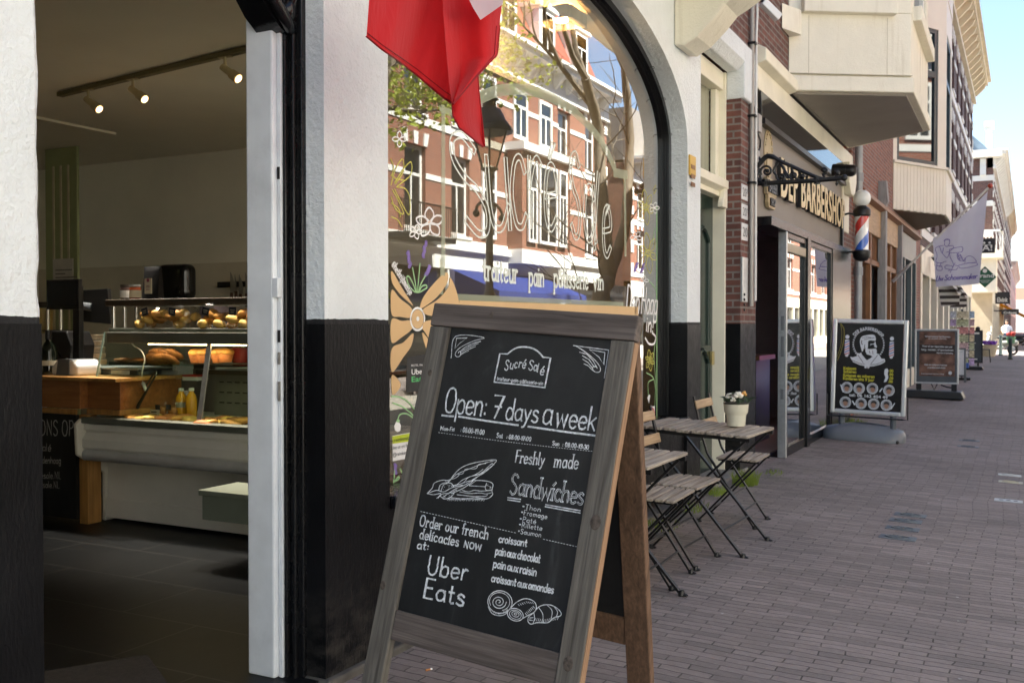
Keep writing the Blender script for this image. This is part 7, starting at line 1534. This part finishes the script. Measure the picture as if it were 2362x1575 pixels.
# ------------------------------------------------------------------ bistro chairs and tables
SLAT = woodmat("weathered_slat", (.17,.145,.12), (.62,.54,.44), .8, 1, 1.3, bmp=.4); SLATB = woodmat("oiled_slat", (.38,.25,.13), (.56,.40,.24), .65, 1, 1.0, bmp=.25)
CBLK = mat("chair_steel", (.009,.009,.0095), .42, 0, .2, 30, spec=.3)
def chair(label, loc, rz=0):
    c = thing("bistro_chair", label, "chair", (0,0,0), "wooden slat folding chairs along the wall")
    for i in range(5):
        m = MB(); x = -.135 + i * .056; m.box(x, x + .045, -.205 + .006 * (i % 2), .205 - .006 * ((i + 1) % 2), .437, .452); m.build("seat_slat", SLAT, c, bevel=.005)
    for z, xo in ((.655, -.245), (.785, -.283)):
        m = MB(); m.boxm(Matrix.Translation((xo, 0, z)) @ Matrix.Rotation(R(-16), 4, 'Y'), .013, .40, .058); m.build("backrest_slat", SLATB, c, bevel=.006)
    for s_ in (-1, 1):
        y = .185 * s_; m = MB(); pts = [(-.305, y, .84), (-.238, y, .58), (-.20, y, .47), (-.15, y, .395), (.125, y, .012)]
        for p, q in zip(pts[:-1], pts[1:]): m.bar(p, q, .011, .024, (0,1,0))
        m.build("leg", CBLK, c)
        m = MB(); y = .160 * s_; m.bar((.12, y, .428), (-.25, y, .012), .011, .024, (0,1,0)); m.build("leg", CBLK, c)
        m = MB(); m.box(-.13, .14, y - .01, y + .01, .424, .436); m.build("seat_rail", CBLK, c)
        for (x, yy) in ((.13, .185 * s_), (-.257, .160 * s_)):
            m = MB(); m.lathe([(.013, 0), (.016, .006), (.013, .025)], (x, yy, -.002), 10); m.sph((x + .012, yy, .006), .012, 8, 5, (1.5, 1, .6)); m.build("foot", BLACKM, c)
    m = MB(); m.tube([(.055, -.185, .11), (.055, .185, .11)], .006, 8); m.tube([(-.18, -.16, .09), (-.18, .16, .09)], .006, 8); m.tube([(-.02, -.185, .21), (-.02, .185, .21)], .006, 8); m.build("stretcher", CBLK, c, smooth='auto')
    return c
def place(o, loc, rz=0, lab=None):
    o.location = (loc[0], loc[1], gz(loc[0]) + .002); o.rotation_euler = (0, math.atan(GS), R(rz))
    if lab: o["label"] = lab
ch = chair("folding chair with a bare slat seat, nearest behind the chalkboard", 0)
place(ch, (-1.715, 4.97), 2)
place(copy_tree(ch), (-1.715, 5.43), -2, "folding chair between the two tables, its seat touching the flowerpot table")
place(copy_tree(ch), (-1.705, 6.66), 1, "folding chair beyond the flowerpot table, its back slats against the black wall")
def table(label):
    t = thing("bistro_table", label, "table", (0,0,0), "wooden slat folding tables along the wall")
    n = 8
    for i in range(n):
        m = MB(); w_ = .70 / n; x = -.36 + i * w_; o_ = .012 * ((i * 7) % 3 - 1); m.box(x, x + w_ - .013, -.29 + o_, .29 + o_ * .5, .690, .708); m.build("top_slat", SLAT, t, bevel=.005)
    for s_ in (-1, 1):
        m = MB(); y = .262 * s_; m.bar((-.30, y, .672), (.32, y, .012), .012, .026, (0,1,0)); m.build("leg", CBLK, t)
        m = MB(); y = .232 * s_; m.bar((.30, y, .672), (-.32, y, .012), .012, .026, (0,1,0)); m.build("leg", CBLK, t)
        m = MB(); m.box(-.34, .33, .25 * s_ - .012, .25 * s_ + .012, .668, .689); m.build("top_rail", CBLK, t)
        for (x, yy) in ((.325, .262 * s_), (-.325, .232 * s_)):
            m = MB(); m.lathe([(.014, 0), (.018, .006), (.014, .028)], (x, yy, -.002), 10); m.sph((x + .014, yy, .007), .013, 8, 5, (1.6, 1, .6)); m.build("foot", BLACKM, t)
    m = MB(); m.tube([(.20, -.262, .14), (.20, .262, .14)], .006, 8); m.tube([(-.20, -.232, .14), (-.20, .232, .14)], .006, 8); m.build("stretcher", CBLK, t, smooth='auto')
    return t
tb = table("folding slat table carrying the white flowerpot"); place(tb, (-1.76, 5.95)); tb.rotation_euler = (0, R(2.6), R(-2))
t2 = copy_tree(tb); place(t2, (-1.83, 4.46), 0, "folding slat table half hidden behind the chalkboard")
# flowerpot
pt = ony(*cdd(462, 1300), 6.02); px_, py_ = pt.x, 6.02; z0 = pt.z + .0
fp = thing("flowerpot", "stepped cream flowerpot with white roses on the table", "flowerpot", (px_, py_, z0)); POTM = mat("cream_glaze", (.66,.63,.50), .25, var=.05, vs=6)
m = MB(); m.lathe([(.052, 0), (.055, .008), (.060, .066), (.063, .073), (.071, .082), (.075, .130), (.076, .138), (.070, .139), (.068, .125), (.05, .12)], (px_, py_, z0), 28); m.build("pot", POTM, fp, smooth='auto'); m = MB(); m.lathe([(.077, .134), (.078, .139), (.071, .141)], (px_, py_, z0), 28); m.lathe([(.069, .122), (0, .128)], (px_, py_, z0), 20); m.build("rim", mat("dark_rim", (.05,.045,.035), .6), fp)
LG = leafmat("rose_leaf", (.045,.075,.04), .25)
m = MB()
for k in range(46):
    a = random.uniform(0, 6.28); r_ = random.uniform(.01, .10); c_ = Vector((px_ + r_ * cos(a), py_ + r_ * sin(a), z0 + .147 + random.uniform(0, .05) * (1.2 - r_ * 6))); s_ = random.uniform(.02, .034); M_ = Euler((random.uniform(-.7, .7), random.uniform(-.7, .7), a)).to_matrix()
    m.add([c_ + M_ @ Vector(q) for q in ((-s_, 0, 0), (0, -s_*.45, .004), (s_, 0, -.006), (0, s_*.45, .004))], [(0,1,2,3)])
m.build("leaves", LG, fp)
RO = mat("white_petals", (.72,.68,.58), .6, var=.08, vs=30)
for dx, dy, dz, r_, c_ in ((-.035, -.03, .228, .026, RO), (.022, -.045, .238, .030, RO), (.0, .03, .225, .024, RO), (-.005, -.06, .212, .018, RO), (.05, -.01, .245, .017, mat("peach_petals", (.65,.36,.10), .6))):
    m = MB()
    for k in range(9):
        a = k * 2.4; rr = r_ * (.25 + .08 * k); q = Vector((px_ + dx + rr * .7 * cos(a), py_ + dy + rr * .7 * sin(a), z0 + dz - .038 - .002 * k)); m.sph(q, r_ * .55, 8, 6, (1, 1, .7), 0, Euler((.6 * sin(a), -.6 * cos(a), a)).to_matrix())
    m.build("rose", c_, fp, smooth=True)
# ------------------------------------------------------------------ barber's pavement sign
YS = 12.15; cs = lambda a, b: (1920 + a / 5.058, 720 + b / 5.058)
tlc, trc, brc, blc = [ony(*cs(*q), YS) for q in ((20, 75), (888, 95), (825, 1238), (0, 1150))]
W_ = (trc - tlc).length; cx_ = (tlc.x + trc.x + blc.x + brc.x) / 4; zt, zb = (tlc.z + trc.z) / 2, (blc.z + brc.z) / 2; hw = W_ / 2 + .005
sg = thing("barber_pavement_sign", "barber's black poster sign in silver frame on a grey rocking base", "pavement sign", (cx_, YS, gz(cx_)))
ex_ = (trc - tlc).normalized(); exv = Vector((cos(R(1.6)), 0, -sin(R(1.6)))); ezv = Vector((sin(R(.8)), .0, cos(R(.8))))
O_ = (tlc + trc + brc + blc) / 4; HH = zt - zb
MS = Matrix((exv, Vector((0,1,0)), exv.cross(Vector((0,1,0))))).transposed().to_4x4(); MS.translation = O_
def sbox(mb, a, b_, c, d, z0, z1): mb.boxm(MS @ Matrix.Translation(((a + b_) / 2, (c + d) / 2, (z0 + z1) / 2)), abs(b_ - a), abs(d - c), abs(z1 - z0))
t_ = .05; m = MB(); sbox(m, -hw, -hw + t_, -.03, .03, -HH/2, HH/2); sbox(m, hw - t_, hw, -.03, .03, -HH/2, HH/2); sbox(m, -hw + t_, hw - t_, -.03, .03, -HH/2, -HH/2 + t_); sbox(m, -hw + t_, hw - t_, -.03, .03, HH/2 - t_, HH/2); m.build("frame", mat("silver_frame", (.62,.64,.64), .35, .55, .06), sg, bevel=.012)
m = MB(); sbox(m, -hw + t_ - .005, hw - t_ + .005, -.018, -.006, -HH/2 + t_ - .005, HH/2 - t_ + .005); ps = m.build("poster", mat("poster_black", (.007,.007,.008), .25, spec=.5), sg)
m = MB()
for s_ in (-1, 1): q = MS @ Vector((s_ * (hw - .13), 0, -HH/2)); m.tube([q, (q.x, q.y, gz(q.x) + .12)], .035, 12)
m.build("post", GREY, sg)
m = MB(); a = MS @ Vector((-hw + .02, 0, -HH/2)); b_ = MS @ Vector((hw - .02, 0, -HH/2)); m.tube([a + Vector((0, -.05, -.03)), b_ + Vector((0, -.05, -.03))], .01, 8)
for q, s_ in ((a, -1), (b_, 1)): m.tube([q + Vector((s_*.05, -.05, .22)), q + Vector((s_*.05, -.05, -.03)), q + Vector((0, -.05, -.03))], .008, 6)
m.build("spring_clip", BLACKM, sg)
def base(a, b):
    # rounded hollow base, wider along x
    t = 2 * pi * a; ph = (b - .0) * pi / 2; rx, ry = .455, .28
    c, s_ = cos(t), sin(t); k = (abs(c) ** 3.2 + abs(s_) ** 3.2) ** (-1 / 3.2)
    q = 1 - .42 * b ** 2.2 if b < 1 else .0
    X = rx * k * c * (1 - .10 * b * b); Y = ry * k * s_ * (1 - .55 * b ** 1.5)
    zz = .035 + (.155 * sin(b * pi / 2)) * (1 - .45 * (X / rx) ** 2)
    return (cx_ - .05 + X, YS + Y, gz(cx_) + zz - GS * X)
m = MB(); m.grid(base, 48, 10); n_ = 48; vs = [base(i / n_, 1) for i in range(n_)]; m.add(vs, [list(range(n_))])
vs = [base(i / n_, 0) for i in range(n_)] + [(p[0] * 1, p[1], p[2] - .03) for p in [base(i / n_, 0) for i in range(n_)]]; m.add(vs, [(i, n_ + i, n_ + (i + 1) % n_, (i + 1) % n_) for i in range(n_)])
m.build("base", mat("rubber_grey", (.15,.165,.18), .42, var=.08, vs=4, bmp=.05, bs=60), sg, smooth='auto')
m = MB()
for s_ in (-.33, .33): m.sph((cx_ + s_, YS - .2, gz(cx_ + s_) + .02), .025, 8, 6)
m.build("wheel", BLACKM, sg)
pp = Pl(MS @ Vector((0, -.018, 0)), (0, -1, 0), .0012)
pp.n = (MS.to_3x3() @ Vector((0, -1, 0))).normalized()
PW = mat("poster_white", (.62,.66,.70), .5, var=.03); PY = mat("poster_yellow", (.55,.52,.03), .5, var=.04); PB = mat("poster_blue", (.03,.05,.30), .5); PR = mat("poster_red", (.45,.05,.06), .5); PK = mat("poster_ink", (.008,.008,.009), .5)
m = MB(); vs, fs = fontmesh("DEP BARBERSHOP", .02, 0, 1.05); xs = [v[0] for v in vs]; a0, a1 = min(xs), max(xs)
def arcpt(v):
    t = (v[0] - a0) / (a1 - a0); th = R(-54 + 106 * t); rr = 190 + v[1] / .73 * 40; return pp(*cs(420 + rr * sin(th) + t * 6, 395 - rr * cos(th) * 1.0 + t * 20 - 5))
m.add([arcpt(v) + pp.z() * 1 for v in vs], fs)
for s_ in (-1, 1):
    for k in range(15):
        th = R(18 + k * 8.6) * s_; cx2, cy2 = 420, 375; r_ = 170; u, v = cx2 + r_ * sin(th), cy2 - r_ * cos(th)
        for d_ in (-1, 1):
            a = th - s_ * (.9 if d_ > 0 else -.0) ; pp.fill(m, [cs(u, v), cs(u + 14 * sin(a + d_ * .9), v - 22 * cos(a + d_ * .9)), cs(u + 26 * sin(a + d_ * .7), v - 26 * cos(a + d_ * .7)), cs(u + 10 * sin(a + d_ * .3), v - 14 * cos(a + d_ * .3))])
def F_(mb, pts, sm=True, lift=0): pp.fill(mb, [cs(*p) for p in (smooth([Vector(p) for p in pts + [pts[0]]], 4)[:-1] if sm else pts)], False, lift)
# bearded head, drawn flat
F_(m, [(322, 330), (345, 285), (400, 268), (470, 262), (500, 280), (505, 330), (470, 330), (420, 335), (415, 400), (400, 450), (370, 420), (350, 460), (330, 400)])
F_(m, [(385, 450), (400, 425), (430, 430), (470, 428), (505, 425), (518, 450), (510, 500), (480, 520), (440, 500), (405, 490)])
F_(m, [(500, 340), (508, 375), (520, 400), (510, 415), (490, 400), (480, 380), (440, 385), (452, 370), (485, 365)])
F_(m, [(300, 490), (335, 470), (350, 500), (400, 560), (440, 540), (520, 480), (545, 495), (570, 540), (612, 545), (615, 580), (560, 610), (480, 630), (400, 632), (320, 615), (240, 580), (205, 520), (240, 525), (290, 510)], False)
for q in (((280, 480), (310, 478), (395, 630), (378, 632)), ((545, 488), (520, 485), (415, 630), (432, 634))): F_(m, list(q), False, .0015)
for c_ in ((388, 640), (420, 640)): pp.fill(m, [cs(*p) for p in circ(*c_, 14, 12)], False, .001)
pp.fill(m, [cs(*p) for p in ((610, 665), (640, 655), (655, 680), (645, 720), (655, 760), (630, 810), (600, 815), (620, 760), (605, 720))])
print_on(m, pp, "tel: 06 162 404 49", cs(195, 978), cs(645, 1010), 34 / 5.058, bold=.02)
for cx2, cy2 in ((170, 878), (312, 888), (467, 890), (660, 912), (152, 1048), (335, 1062), (482, 1070), (630, 1082)): pp.line(m, [cs(*p) for p in circ(cx2, cy2, 62, 20)] + [cs(cx2 + 62, cy2)], .008); pp.line(m, [cs(*p) for p in circ(cx2, cy2, 52, 20)] + [cs(cx2 + 52, cy2)], .004)
for q in (((90, 840), (110, 850), (135, 935), (120, 930)), ((545, 920), (580, 880), (588, 890), (555, 935)), ((225, 1030), (240, 1030), (268, 1075), (255, 1085)), ((725, 1055), (732, 1062), (690, 1130), (670, 1135))): pp.fill(m, [cs(*p) for p in q])
for cx2, cy2 in ((170, 0), (690, 22)):
    pp.fill(m, [cs(*p) for p in circ(cx2 + 5, cy2 + 287, 24, 14)]); pp.fill(m, [cs(cx2 - 20, cy2 + 320), cs(cx2 + 28, cy2 + 322), cs(cx2 + 28, cy2 + 490), cs(cx2 - 30, cy2 + 482)]); pp.fill(m, [cs(*p) for p in circ(cx2 - 3, cy2 + 500, 20, 12)])
m.build("poster_print", PW, ps)
m = MB()
for (x, y, w_) in ((345, 355, 9), (380, 405, 10)): pp.line(m, [cs(x, y - 25), cs(x - 6, y), cs(x + 4, y + 22)], .008, False, .0012)
for q in ([(350, 300), (400, 290), (450, 295)], [(370, 320), (430, 305), (490, 300)], [(430, 450), (440, 480)], [(470, 450), (475, 490)], [(452, 385), (470, 378), (490, 382)], [(345, 490), (400, 545), (445, 520)], [(300, 500), (360, 590)], [(530, 500), (450, 600)], [(230, 560), (330, 600), (380, 605)], [(600, 570), (520, 605), (440, 612)]): pp.line(m, [cs(*p) for p in q], .006, True, .0022)
m.build("ink_lines", PK, ps)
m = MB()
for t, a, b2, h in (("Knippen", (130, 668), (278, 672), 36), ("Scheren", (130, 706), (278, 712), 34), ("Knippen en scheren", (128, 748), (492, 768), 34), ("Kinderen t/m 9 jaar", (125, 785), (488, 808), 34), (".00", (660, 695), (710, 700), 32), (".00", (660, 738), (710, 742), 32), (".00", (660, 780), (710, 785), 32), (".00", (650, 820), (705, 824), 32)): print_on(m, pp, t, cs(*a), cs(*b2), h / 5.058, bold=.03)
m.build("yellow_lettering", PY, ps)
for nm, mm_, k0 in (("blue_stripes", PB, 0), ("red_stripes", PR, 1)):
    m = MB()
    for cx2, cy2 in ((170, 0), (690, 22)):
        for k in range(k0, 6, 2): v = cy2 + 330 + k * 27; pp.fill(m, [cs(cx2 - 26, v + 22), cs(cx2 + 28, v), cs(cx2 + 28, v + 11), cs(cx2 - 26, v + 33)], False, .0015)
    m.build(nm, mm_, ps)
for k, (cx2, cy2) in enumerate(((170, 878), (312, 888), (467, 890), (660, 912), (152, 1048), (335, 1062), (482, 1070), (630, 1082))):
    m = MB(); pp.fill(m, [cs(*p) for p in circ(cx2, cy2, 50, 20)]); ph = m.build("portrait_print", mat("portrait_ground", (.30,.31,.33), .5), ps)
    m = MB(); pp.fill(m, [cs(*p) for p in circ(cx2 - 3 + (k % 3) * 4, cy2 + 10, 27, 16, 1.25)], False, .001); m.build("printed_face", mat("portrait_skin", (.32,.18,.12), .6), ph)
    m = MB(); F_(m, [(cx2 - 32, cy2 + 2), (cx2 - 25, cy2 - 30), (cx2 + 5, cy2 - 40), (cx2 + 32, cy2 - 22), (cx2 + 30, cy2 + 4), (cx2 + 10, cy2 - 10), (cx2 - 18, cy2 - 10)], True, .002); m.build("printed_hair", PK, ph)
m = MB(); pp.line(m, [cs(*p) for p in ((100, 130), (135, 200), (135, 300), (110, 430), (60, 560))], .008, True); pp.line(m, [cs(*p) for p in ((95, 130), (110, 230), (100, 380), (55, 520))], .005, True); m.build("gold_swirl", mat("poster_gold", (.20,.18,.02), .5), ps)
# ------------------------------------------------------------------ shoe repair pavement sign
YQ = 19.6; s5 = lambda a, b: (2060 + a / 5.225, 650 + b / 5.225)
q0, q1, q2, q3 = [ony(*s5(*q), YQ) for q in ((268, 560), (800, 578), (785, 1245), (250, 1215))]
xl, xr_, zt_, zb_ = (q0.x + q3.x) / 2, (q1.x + q2.x) / 2, (q0.z + q1.z) / 2, (q2.z + q3.z) / 2
sq = thing("cobbler_pavement_sign", "shoe repair poster sign with brown leather photo on black rubber base", "pavement sign", ((xl + xr_) / 2, YQ, 0))
m = MB(); t_ = .032; m.box(xl, xl + t_, YQ, YQ + .05, zb_, zt_); m.box(xr_ - t_, xr_, YQ, YQ + .05, zb_, zt_); m.box(xl + t_, xr_ - t_, YQ, YQ + .05, zb_, zb_ + t_); m.box(xl + t_, xr_ - t_, YQ, YQ + .05, zt_ - t_, zt_); m.build("frame", mat("silver_frame", (.62,.64,.64), .35, .55, .06), sq, bevel=.008)
m = MB(); m.box(xl + t_, xr_ - t_, YQ + .01, YQ + .03, zb_ + t_, zt_ - t_); bp_ = m.build("backing", mat("slate_grey_panel", (.085,.10,.115), .35), sq)
m = MB(); a = s5(330, 605); p0 = ony(*s5(318, 600), YQ); p1 = ony(*s5(742, 1140), YQ); m.box(p0.x, p1.x, YQ + .004, YQ + .01, p1.z, p0.z); pr = m.build("poster", mat("leather_photo", (.16,.085,.06), .4, var=.75, vs=7, spec=.4), bp_)
m = MB(); p2 = ony(*s5(318, 755), YQ); p3 = ony(*s5(742, 870), YQ); m.box(p0.x, p1.x, YQ + .002, YQ + .004, p3.z, p2.z); m.build("dark_band", mat("dark_brown_band", (.025,.015,.013), .5), pr)
sp2 = Pl((0, YQ + .0015, 0), (0, -1, 0), .0004); m = MB()
for t, a, b2, h in (("Schoenmakerij Van Beersum", (385, 665), (690, 672), 20), ("Uw schoenen, onze zorg", (425, 690), (640, 692), 14), ("Voor al uw reparaties aan uw", (350, 785), (715, 795), 26), ("berg-, wandel-, of sportschoen", (340, 825), (725, 835), 26), ("Reparatie of aanbieding", (525, 862), (722, 868), 18), ("Altijd een vrijblijvend, kosteloos", (375, 1005), (650, 1012), 20), ("en professioneel advies!", (415, 1040), (630, 1045), 20), ("Reinkenstraat 26 Den Haag", (340, 1110), (615, 1116), 12)): print_on(m, sp2, t, s5(*a), s5(*b2), h / 5.225, bold=.02)
sp2.fill(m, [s5(*p) for p in circ(688, 1098, 22, 16)]); m.build("poster_lettering", PW, pr)
m = MB(); g = gz(xl)
m.prism([(xl - .17, g + .03), (xl - .10, g + .15), (xr_ + .05, g + .13), (xr_ + .10, g + .02), (xr_ + .10, g), (xl - .17, g + .01)], 1, YQ - .24, YQ + .28); m.build("base", mat("black_rubber", (.018,.02,.022), .4), sq, bevel=.03, seg=4)
m = MB(); m.box(xl + .03, xl + .12, YQ, YQ + .05, g + .13, zb_); m.box(xr_ - .12, xr_ - .03, YQ, YQ + .05, g + .11, zb_); m.build("post", BLACKM, sq)
m = MB(); m.tube([(xl + .28, YQ + .1, zb_), (xl + .33, YQ + .1, g + .14), (xl + .38, YQ + .1, zb_)], .012, 6); m.tube([(xr_ - .3, YQ + .1, zb_ - .02), (xr_ - .2, YQ + .1, g + .2), (xr_ - .05, YQ + .1, g + .18)], .014, 6); m.build("spring", BLACKM, sq)
# ------------------------------------------------------------------ flag over the window
FY = 3.45
cf2 = lambda a, b: (820 + a / 2.178, b / 2.178)
fg = thing("red_flag", "red flag with a white corner hanging over the shop window", "flag", (-1.5, 2.9, 3.3))
RED = cloth("red_flag_cloth", (.80,.035,.042), .55); WHF = cloth("white_flag_part", (.72,.68,.74), .5)
FXP = -1.66
def fpt(a, b, d=0): q = onx(*cf2(a, b), FXP + d); return q
rowsL = [(90, -260), (75, -60), (55, 185), (170, 275), (300, 370), (400, 455), (485, 530)]
def lerp2(A, t):
    n = len(A) - 1; k = min(int(t * n), n - 1); f = t * n - k; return (A[k][0] + (A[k+1][0] - A[k][0]) * f, A[k][1] + (A[k+1][1] - A[k][1]) * f)
top = [(90, -300), (300, -300), (520, -300), (700, -300)]
hem = [(55, 185), (130, 248), (215, 308), (300, 372), (380, 440), (440, 490), (488, 522)]
def sheet1(a, b):
    T_ = lerp2(top, a); H_ = lerp2(hem, a); u = T_[0] + (H_[0] - T_[0]) * b; v = T_[1] + (H_[1] - T_[1]) * b
    return fpt(u, v, .035 * sin(a * 8.5 + .6) * (.5 + .5 * b) + .012 * sin(a * 19 + b * 3) - .02 * b)
m = MB(); m.grid(sheet1, 44, 36); m.build("red_cloth", RED, fg, smooth=True)
topb = [(560, -300), (640, -300), (735, -300)]
edge = [(488, 522), (520, 455), (600, 385), (680, 330), (712, 280), (715, 235), (742, 20)]
def sheet2(a, b):
    # right flap between the fold and the outer edge
    I_ = lerp2([(486, 526), (470, 420), (455, 250), (440, 60), (430, -300)], b); E_ = lerp2([(490, 524), (600, 392), (712, 275), (722, 150), (742, -40), (745, -300)], b)
    u = I_[0] + (E_[0] - I_[0]) * a; v = I_[1] + (E_[1] - I_[1]) * a
    return fpt(u, v, .045 + .035 * sin(a * 6.5 + 2.2 + b) * (1 - .3 * b) + .03 * a)
m = MB(); m.grid(sheet2, 24, 40); m.build("red_flap", RED, fg, smooth=True)
def tail(a, b):
    L_ = lerp2([(486, 524), (490, 580), (520, 640), (580, 690), (640, 738)], b); R_ = lerp2([(614, 380), (618, 450), (630, 560), (640, 650), (648, 736)], b)
    return fpt(L_[0] + (R_[0] - L_[0]) * a, L_[1] + (R_[1] - L_[1]) * a, .015 + .025 * sin(a * 4 + b * 2))
m = MB(); m.grid(tail, 14, 24); m.build("red_tail", RED, fg, smooth=True)
def wc(a, b):
    L_ = lerp2([(540, -60), (590, 40), (628, 102)], b); R_ = lerp2([(744, -60), (743, -20), (740, 24)], b); R_ = (R_[0] + (628 - R_[0]) * max(0, (b - .8) / .2) * .0, R_[1])
    return fpt(L_[0] + (R_[0] - L_[0]) * a, L_[1] + (R_[1] - L_[1]) * a, .135 + .015 * sin(a * 5 + 1))
m = MB(); m.grid(wc, 14, 14); m.build("white_cloth", WHF, fg, smooth=True)
m = MB(); SEAM = cloth("seam_red", (.40,.008,.014), .3)
m.tube([sheet1(k / 40, 1) for k in range(41)], .004, 6, False, .5); m.tube([sheet1(k / 40, .965) + Vector((.003, 0, 0)) for k in range(41)], .0015, 5)
m.tube([sheet2(1, k / 30 * .62) for k in range(31)], .0035, 6); m.tube([sheet2(.93, k / 30 * .62) + Vector((.003, 0, 0)) for k in range(31)], .0015, 5)
m.tube([tail(0, k / 20) for k in range(21)], .003, 6); m.tube([tail(1, k / 20) for k in range(21)], .003, 6); m.build("hem", SEAM, fg, smooth='auto')
m = MB(); p = fpt(90, -300); q = fpt(745, -300); m.tube([Vector((FX, 2.97, 3.15)), (p + q) / 2 + Vector((0, 0, .06)), (p + q) / 2 + ((p + q) / 2 - Vector((FX, 2.97, 3.15))) * .5], .018, 10); m.v = [(a_, b__, c__ + .45) for a_, b__, c__ in m.v]; m.build("pole", mat("pole_white", (.62,.60,.55), .5), fg, smooth='auto')
# ------------------------------------------------------------------ small things on the ground
CST = mat("cast_iron", (.13,.145,.155), .5, .3, .25, 40, .5, 90)
CSY = mat("cream_cover", (.46,.42,.30), .5, .1, .15, 20)
for k, (u, v, w_, mm_, lab) in enumerate(((2100, 1188, .21, CST, "cast iron cover, farthest of the row of four"), (2089, 1201, .21, CST, "cast iron cover, second farthest of the row of four"), (2082, 1219, .21, CST, "cast iron cover, second nearest of the row of four"), (2071, 1240, .22, CST, "cast iron cover, nearest of the row of four"), (2236, 1016, .22, CST, "far grey cover of the pair near middle of pavement"), (2233, 1030, .22, CST, "near grey cover of the pair near middle of pavement"), (2329, 1096, .19, mat("pale_cover", (.50,.50,.47), .5, .2), "pale white cover near the right edge"), (2331, 1112, .19, CSY, "yellowish cover near the right edge"), (2326, 1155, .20, mat("pale_cover", (.50,.50,.47), .5, .2), "pale cover with three holes near the right edge"))):
    d = ray(u, v); t = (gz(0) - CAMH - (-GS) * 0) ; s_ = 1.0
    # meet the sloping pavement
    tt = (-GS * 1.6 - CAMH) / (d.z + GS * d.x); p = CAM + d * tt
    o = thing("valve_cover", lab, "cover", p, "small utility covers set in the pavement")
    m = MB(); M_ = Matrix.Translation(p + Vector((0, 0, .002))) @ Matrix.Rotation(math.atan(GS), 4, 'Y'); m.boxm(M_, w_, w_ * .62, .004); c_ = m.build("lid", mm_, o, bevel=.002)
    m = MB(); ring_ = [(M_ @ Vector((w_ * .33 * cos(a), w_ * .18 * sin(a), .0035))) for a in [2 * pi * j / 20 for j in range(20)]]; m.tube(ring_, .005, 5, True)
    if "holes" in lab:
        m = MB()
        for j in (-1, 0, 1): q_ = M_ @ Vector((j * w_ * .25, 0, .0032)); m.lathe([(.016, 0), (.016, .0012)], q_, 10)
    else:
        for j in range(5): a = 2 * pi * j / 5; m.tube([M_ @ Vector((0, 0, .0035)), M_ @ Vector((w_ * .3 * cos(a), w_ * .16 * sin(a), .0035))], .004, 4)
    m.build("relief", BLACKM if "holes" in lab else mm_, c_)
gm = leafmat("grass_blade", (.24,.32,.05), .45); m = MB(); rnd = random.Random(4)
def tuft(cx, cy, n, h, r_):
    for k in range(n):
        a = rnd.uniform(0, 6.28); rr = r_ * sqrt(rnd.random()); x, y = cx + rr * cos(a) * .6, cy + rr * sin(a); z = gz(x); L = h * rnd.uniform(.4, 1); b = rnd.uniform(0, 6.28); w_ = .0025; lx_, ly_ = cos(b) * L * .55, sin(b) * L * .55
        m.add([(x - w_, y, z), (x + w_, y, z), (x + lx_ * .4 + w_ * .8, y + ly_ * .4, z + L * .65), (x + lx_ * .4 - w_ * .8, y + ly_ * .4, z + L * .65), (x + lx_, y + ly_, z + L)], [(0,1,2,3), (3,2,4)])
for cx, cy, n, h, r_ in ((-2.07, 8.2, 300, .13, .17), (-2.13, 7.6, 90, .08, .12), (-2.13, 6.9, 90, .07, .2), (-2.1, 13.6, 260, .12, .4), (-2.12, 6.2, 70, .05, .2), (-2.0, 8.9, 40, .04, .15), (-2.14, 15.8, 120, .10, .4)): tuft(cx, cy, n, h, r_)
tag(m.build("grass", gm), "grass tufts growing in the joint along the house fronts", "grass", kind='stuff')
d = ray(990, 1546); tt = (-GS * 1.6 - CAMH) / (d.z + GS * d.x); p = CAM + d * tt; o = thing("cigarette_butt", "orange cigarette butt lying on the bricks under the chalkboard", "cigarette butt", p)
m = MB(); m.tube([p + Vector((-.008, -.012, .005)), p + Vector((.002, .004, .005))], .004, 8); m.build("filter", mat("butt_orange", (.5,.22,.08), .8), o); m = MB(); m.tube([p + Vector((.002, .004, .005)), p + Vector((.006, .011, .005))], .004, 8); m.build("paper", EN, o)
m = MB(); rnd = random.Random(8)
for k in range(120):
    y = rnd.uniform(2.5, 24); x = rnd.uniform(-2.1, .1); s_ = rnd.uniform(.004, .014); a = rnd.uniform(0, 6.28)
    m.add([(x + s_ * rnd.uniform(.5, 1.2) * cos(a + q), y + s_ * sin(a + q), gz(x) + .0045 + .001 * rnd.random()) for q in (0, 1.3, 2.6, 3.9, 5.2)], [(0,1,2,3,4)])
tag(m.build("litter", mat("pale_litter", (.42,.40,.37), .8, var=.3)), "tiny pale bits of litter and gum scattered over the paving", "litter", kind='stuff')
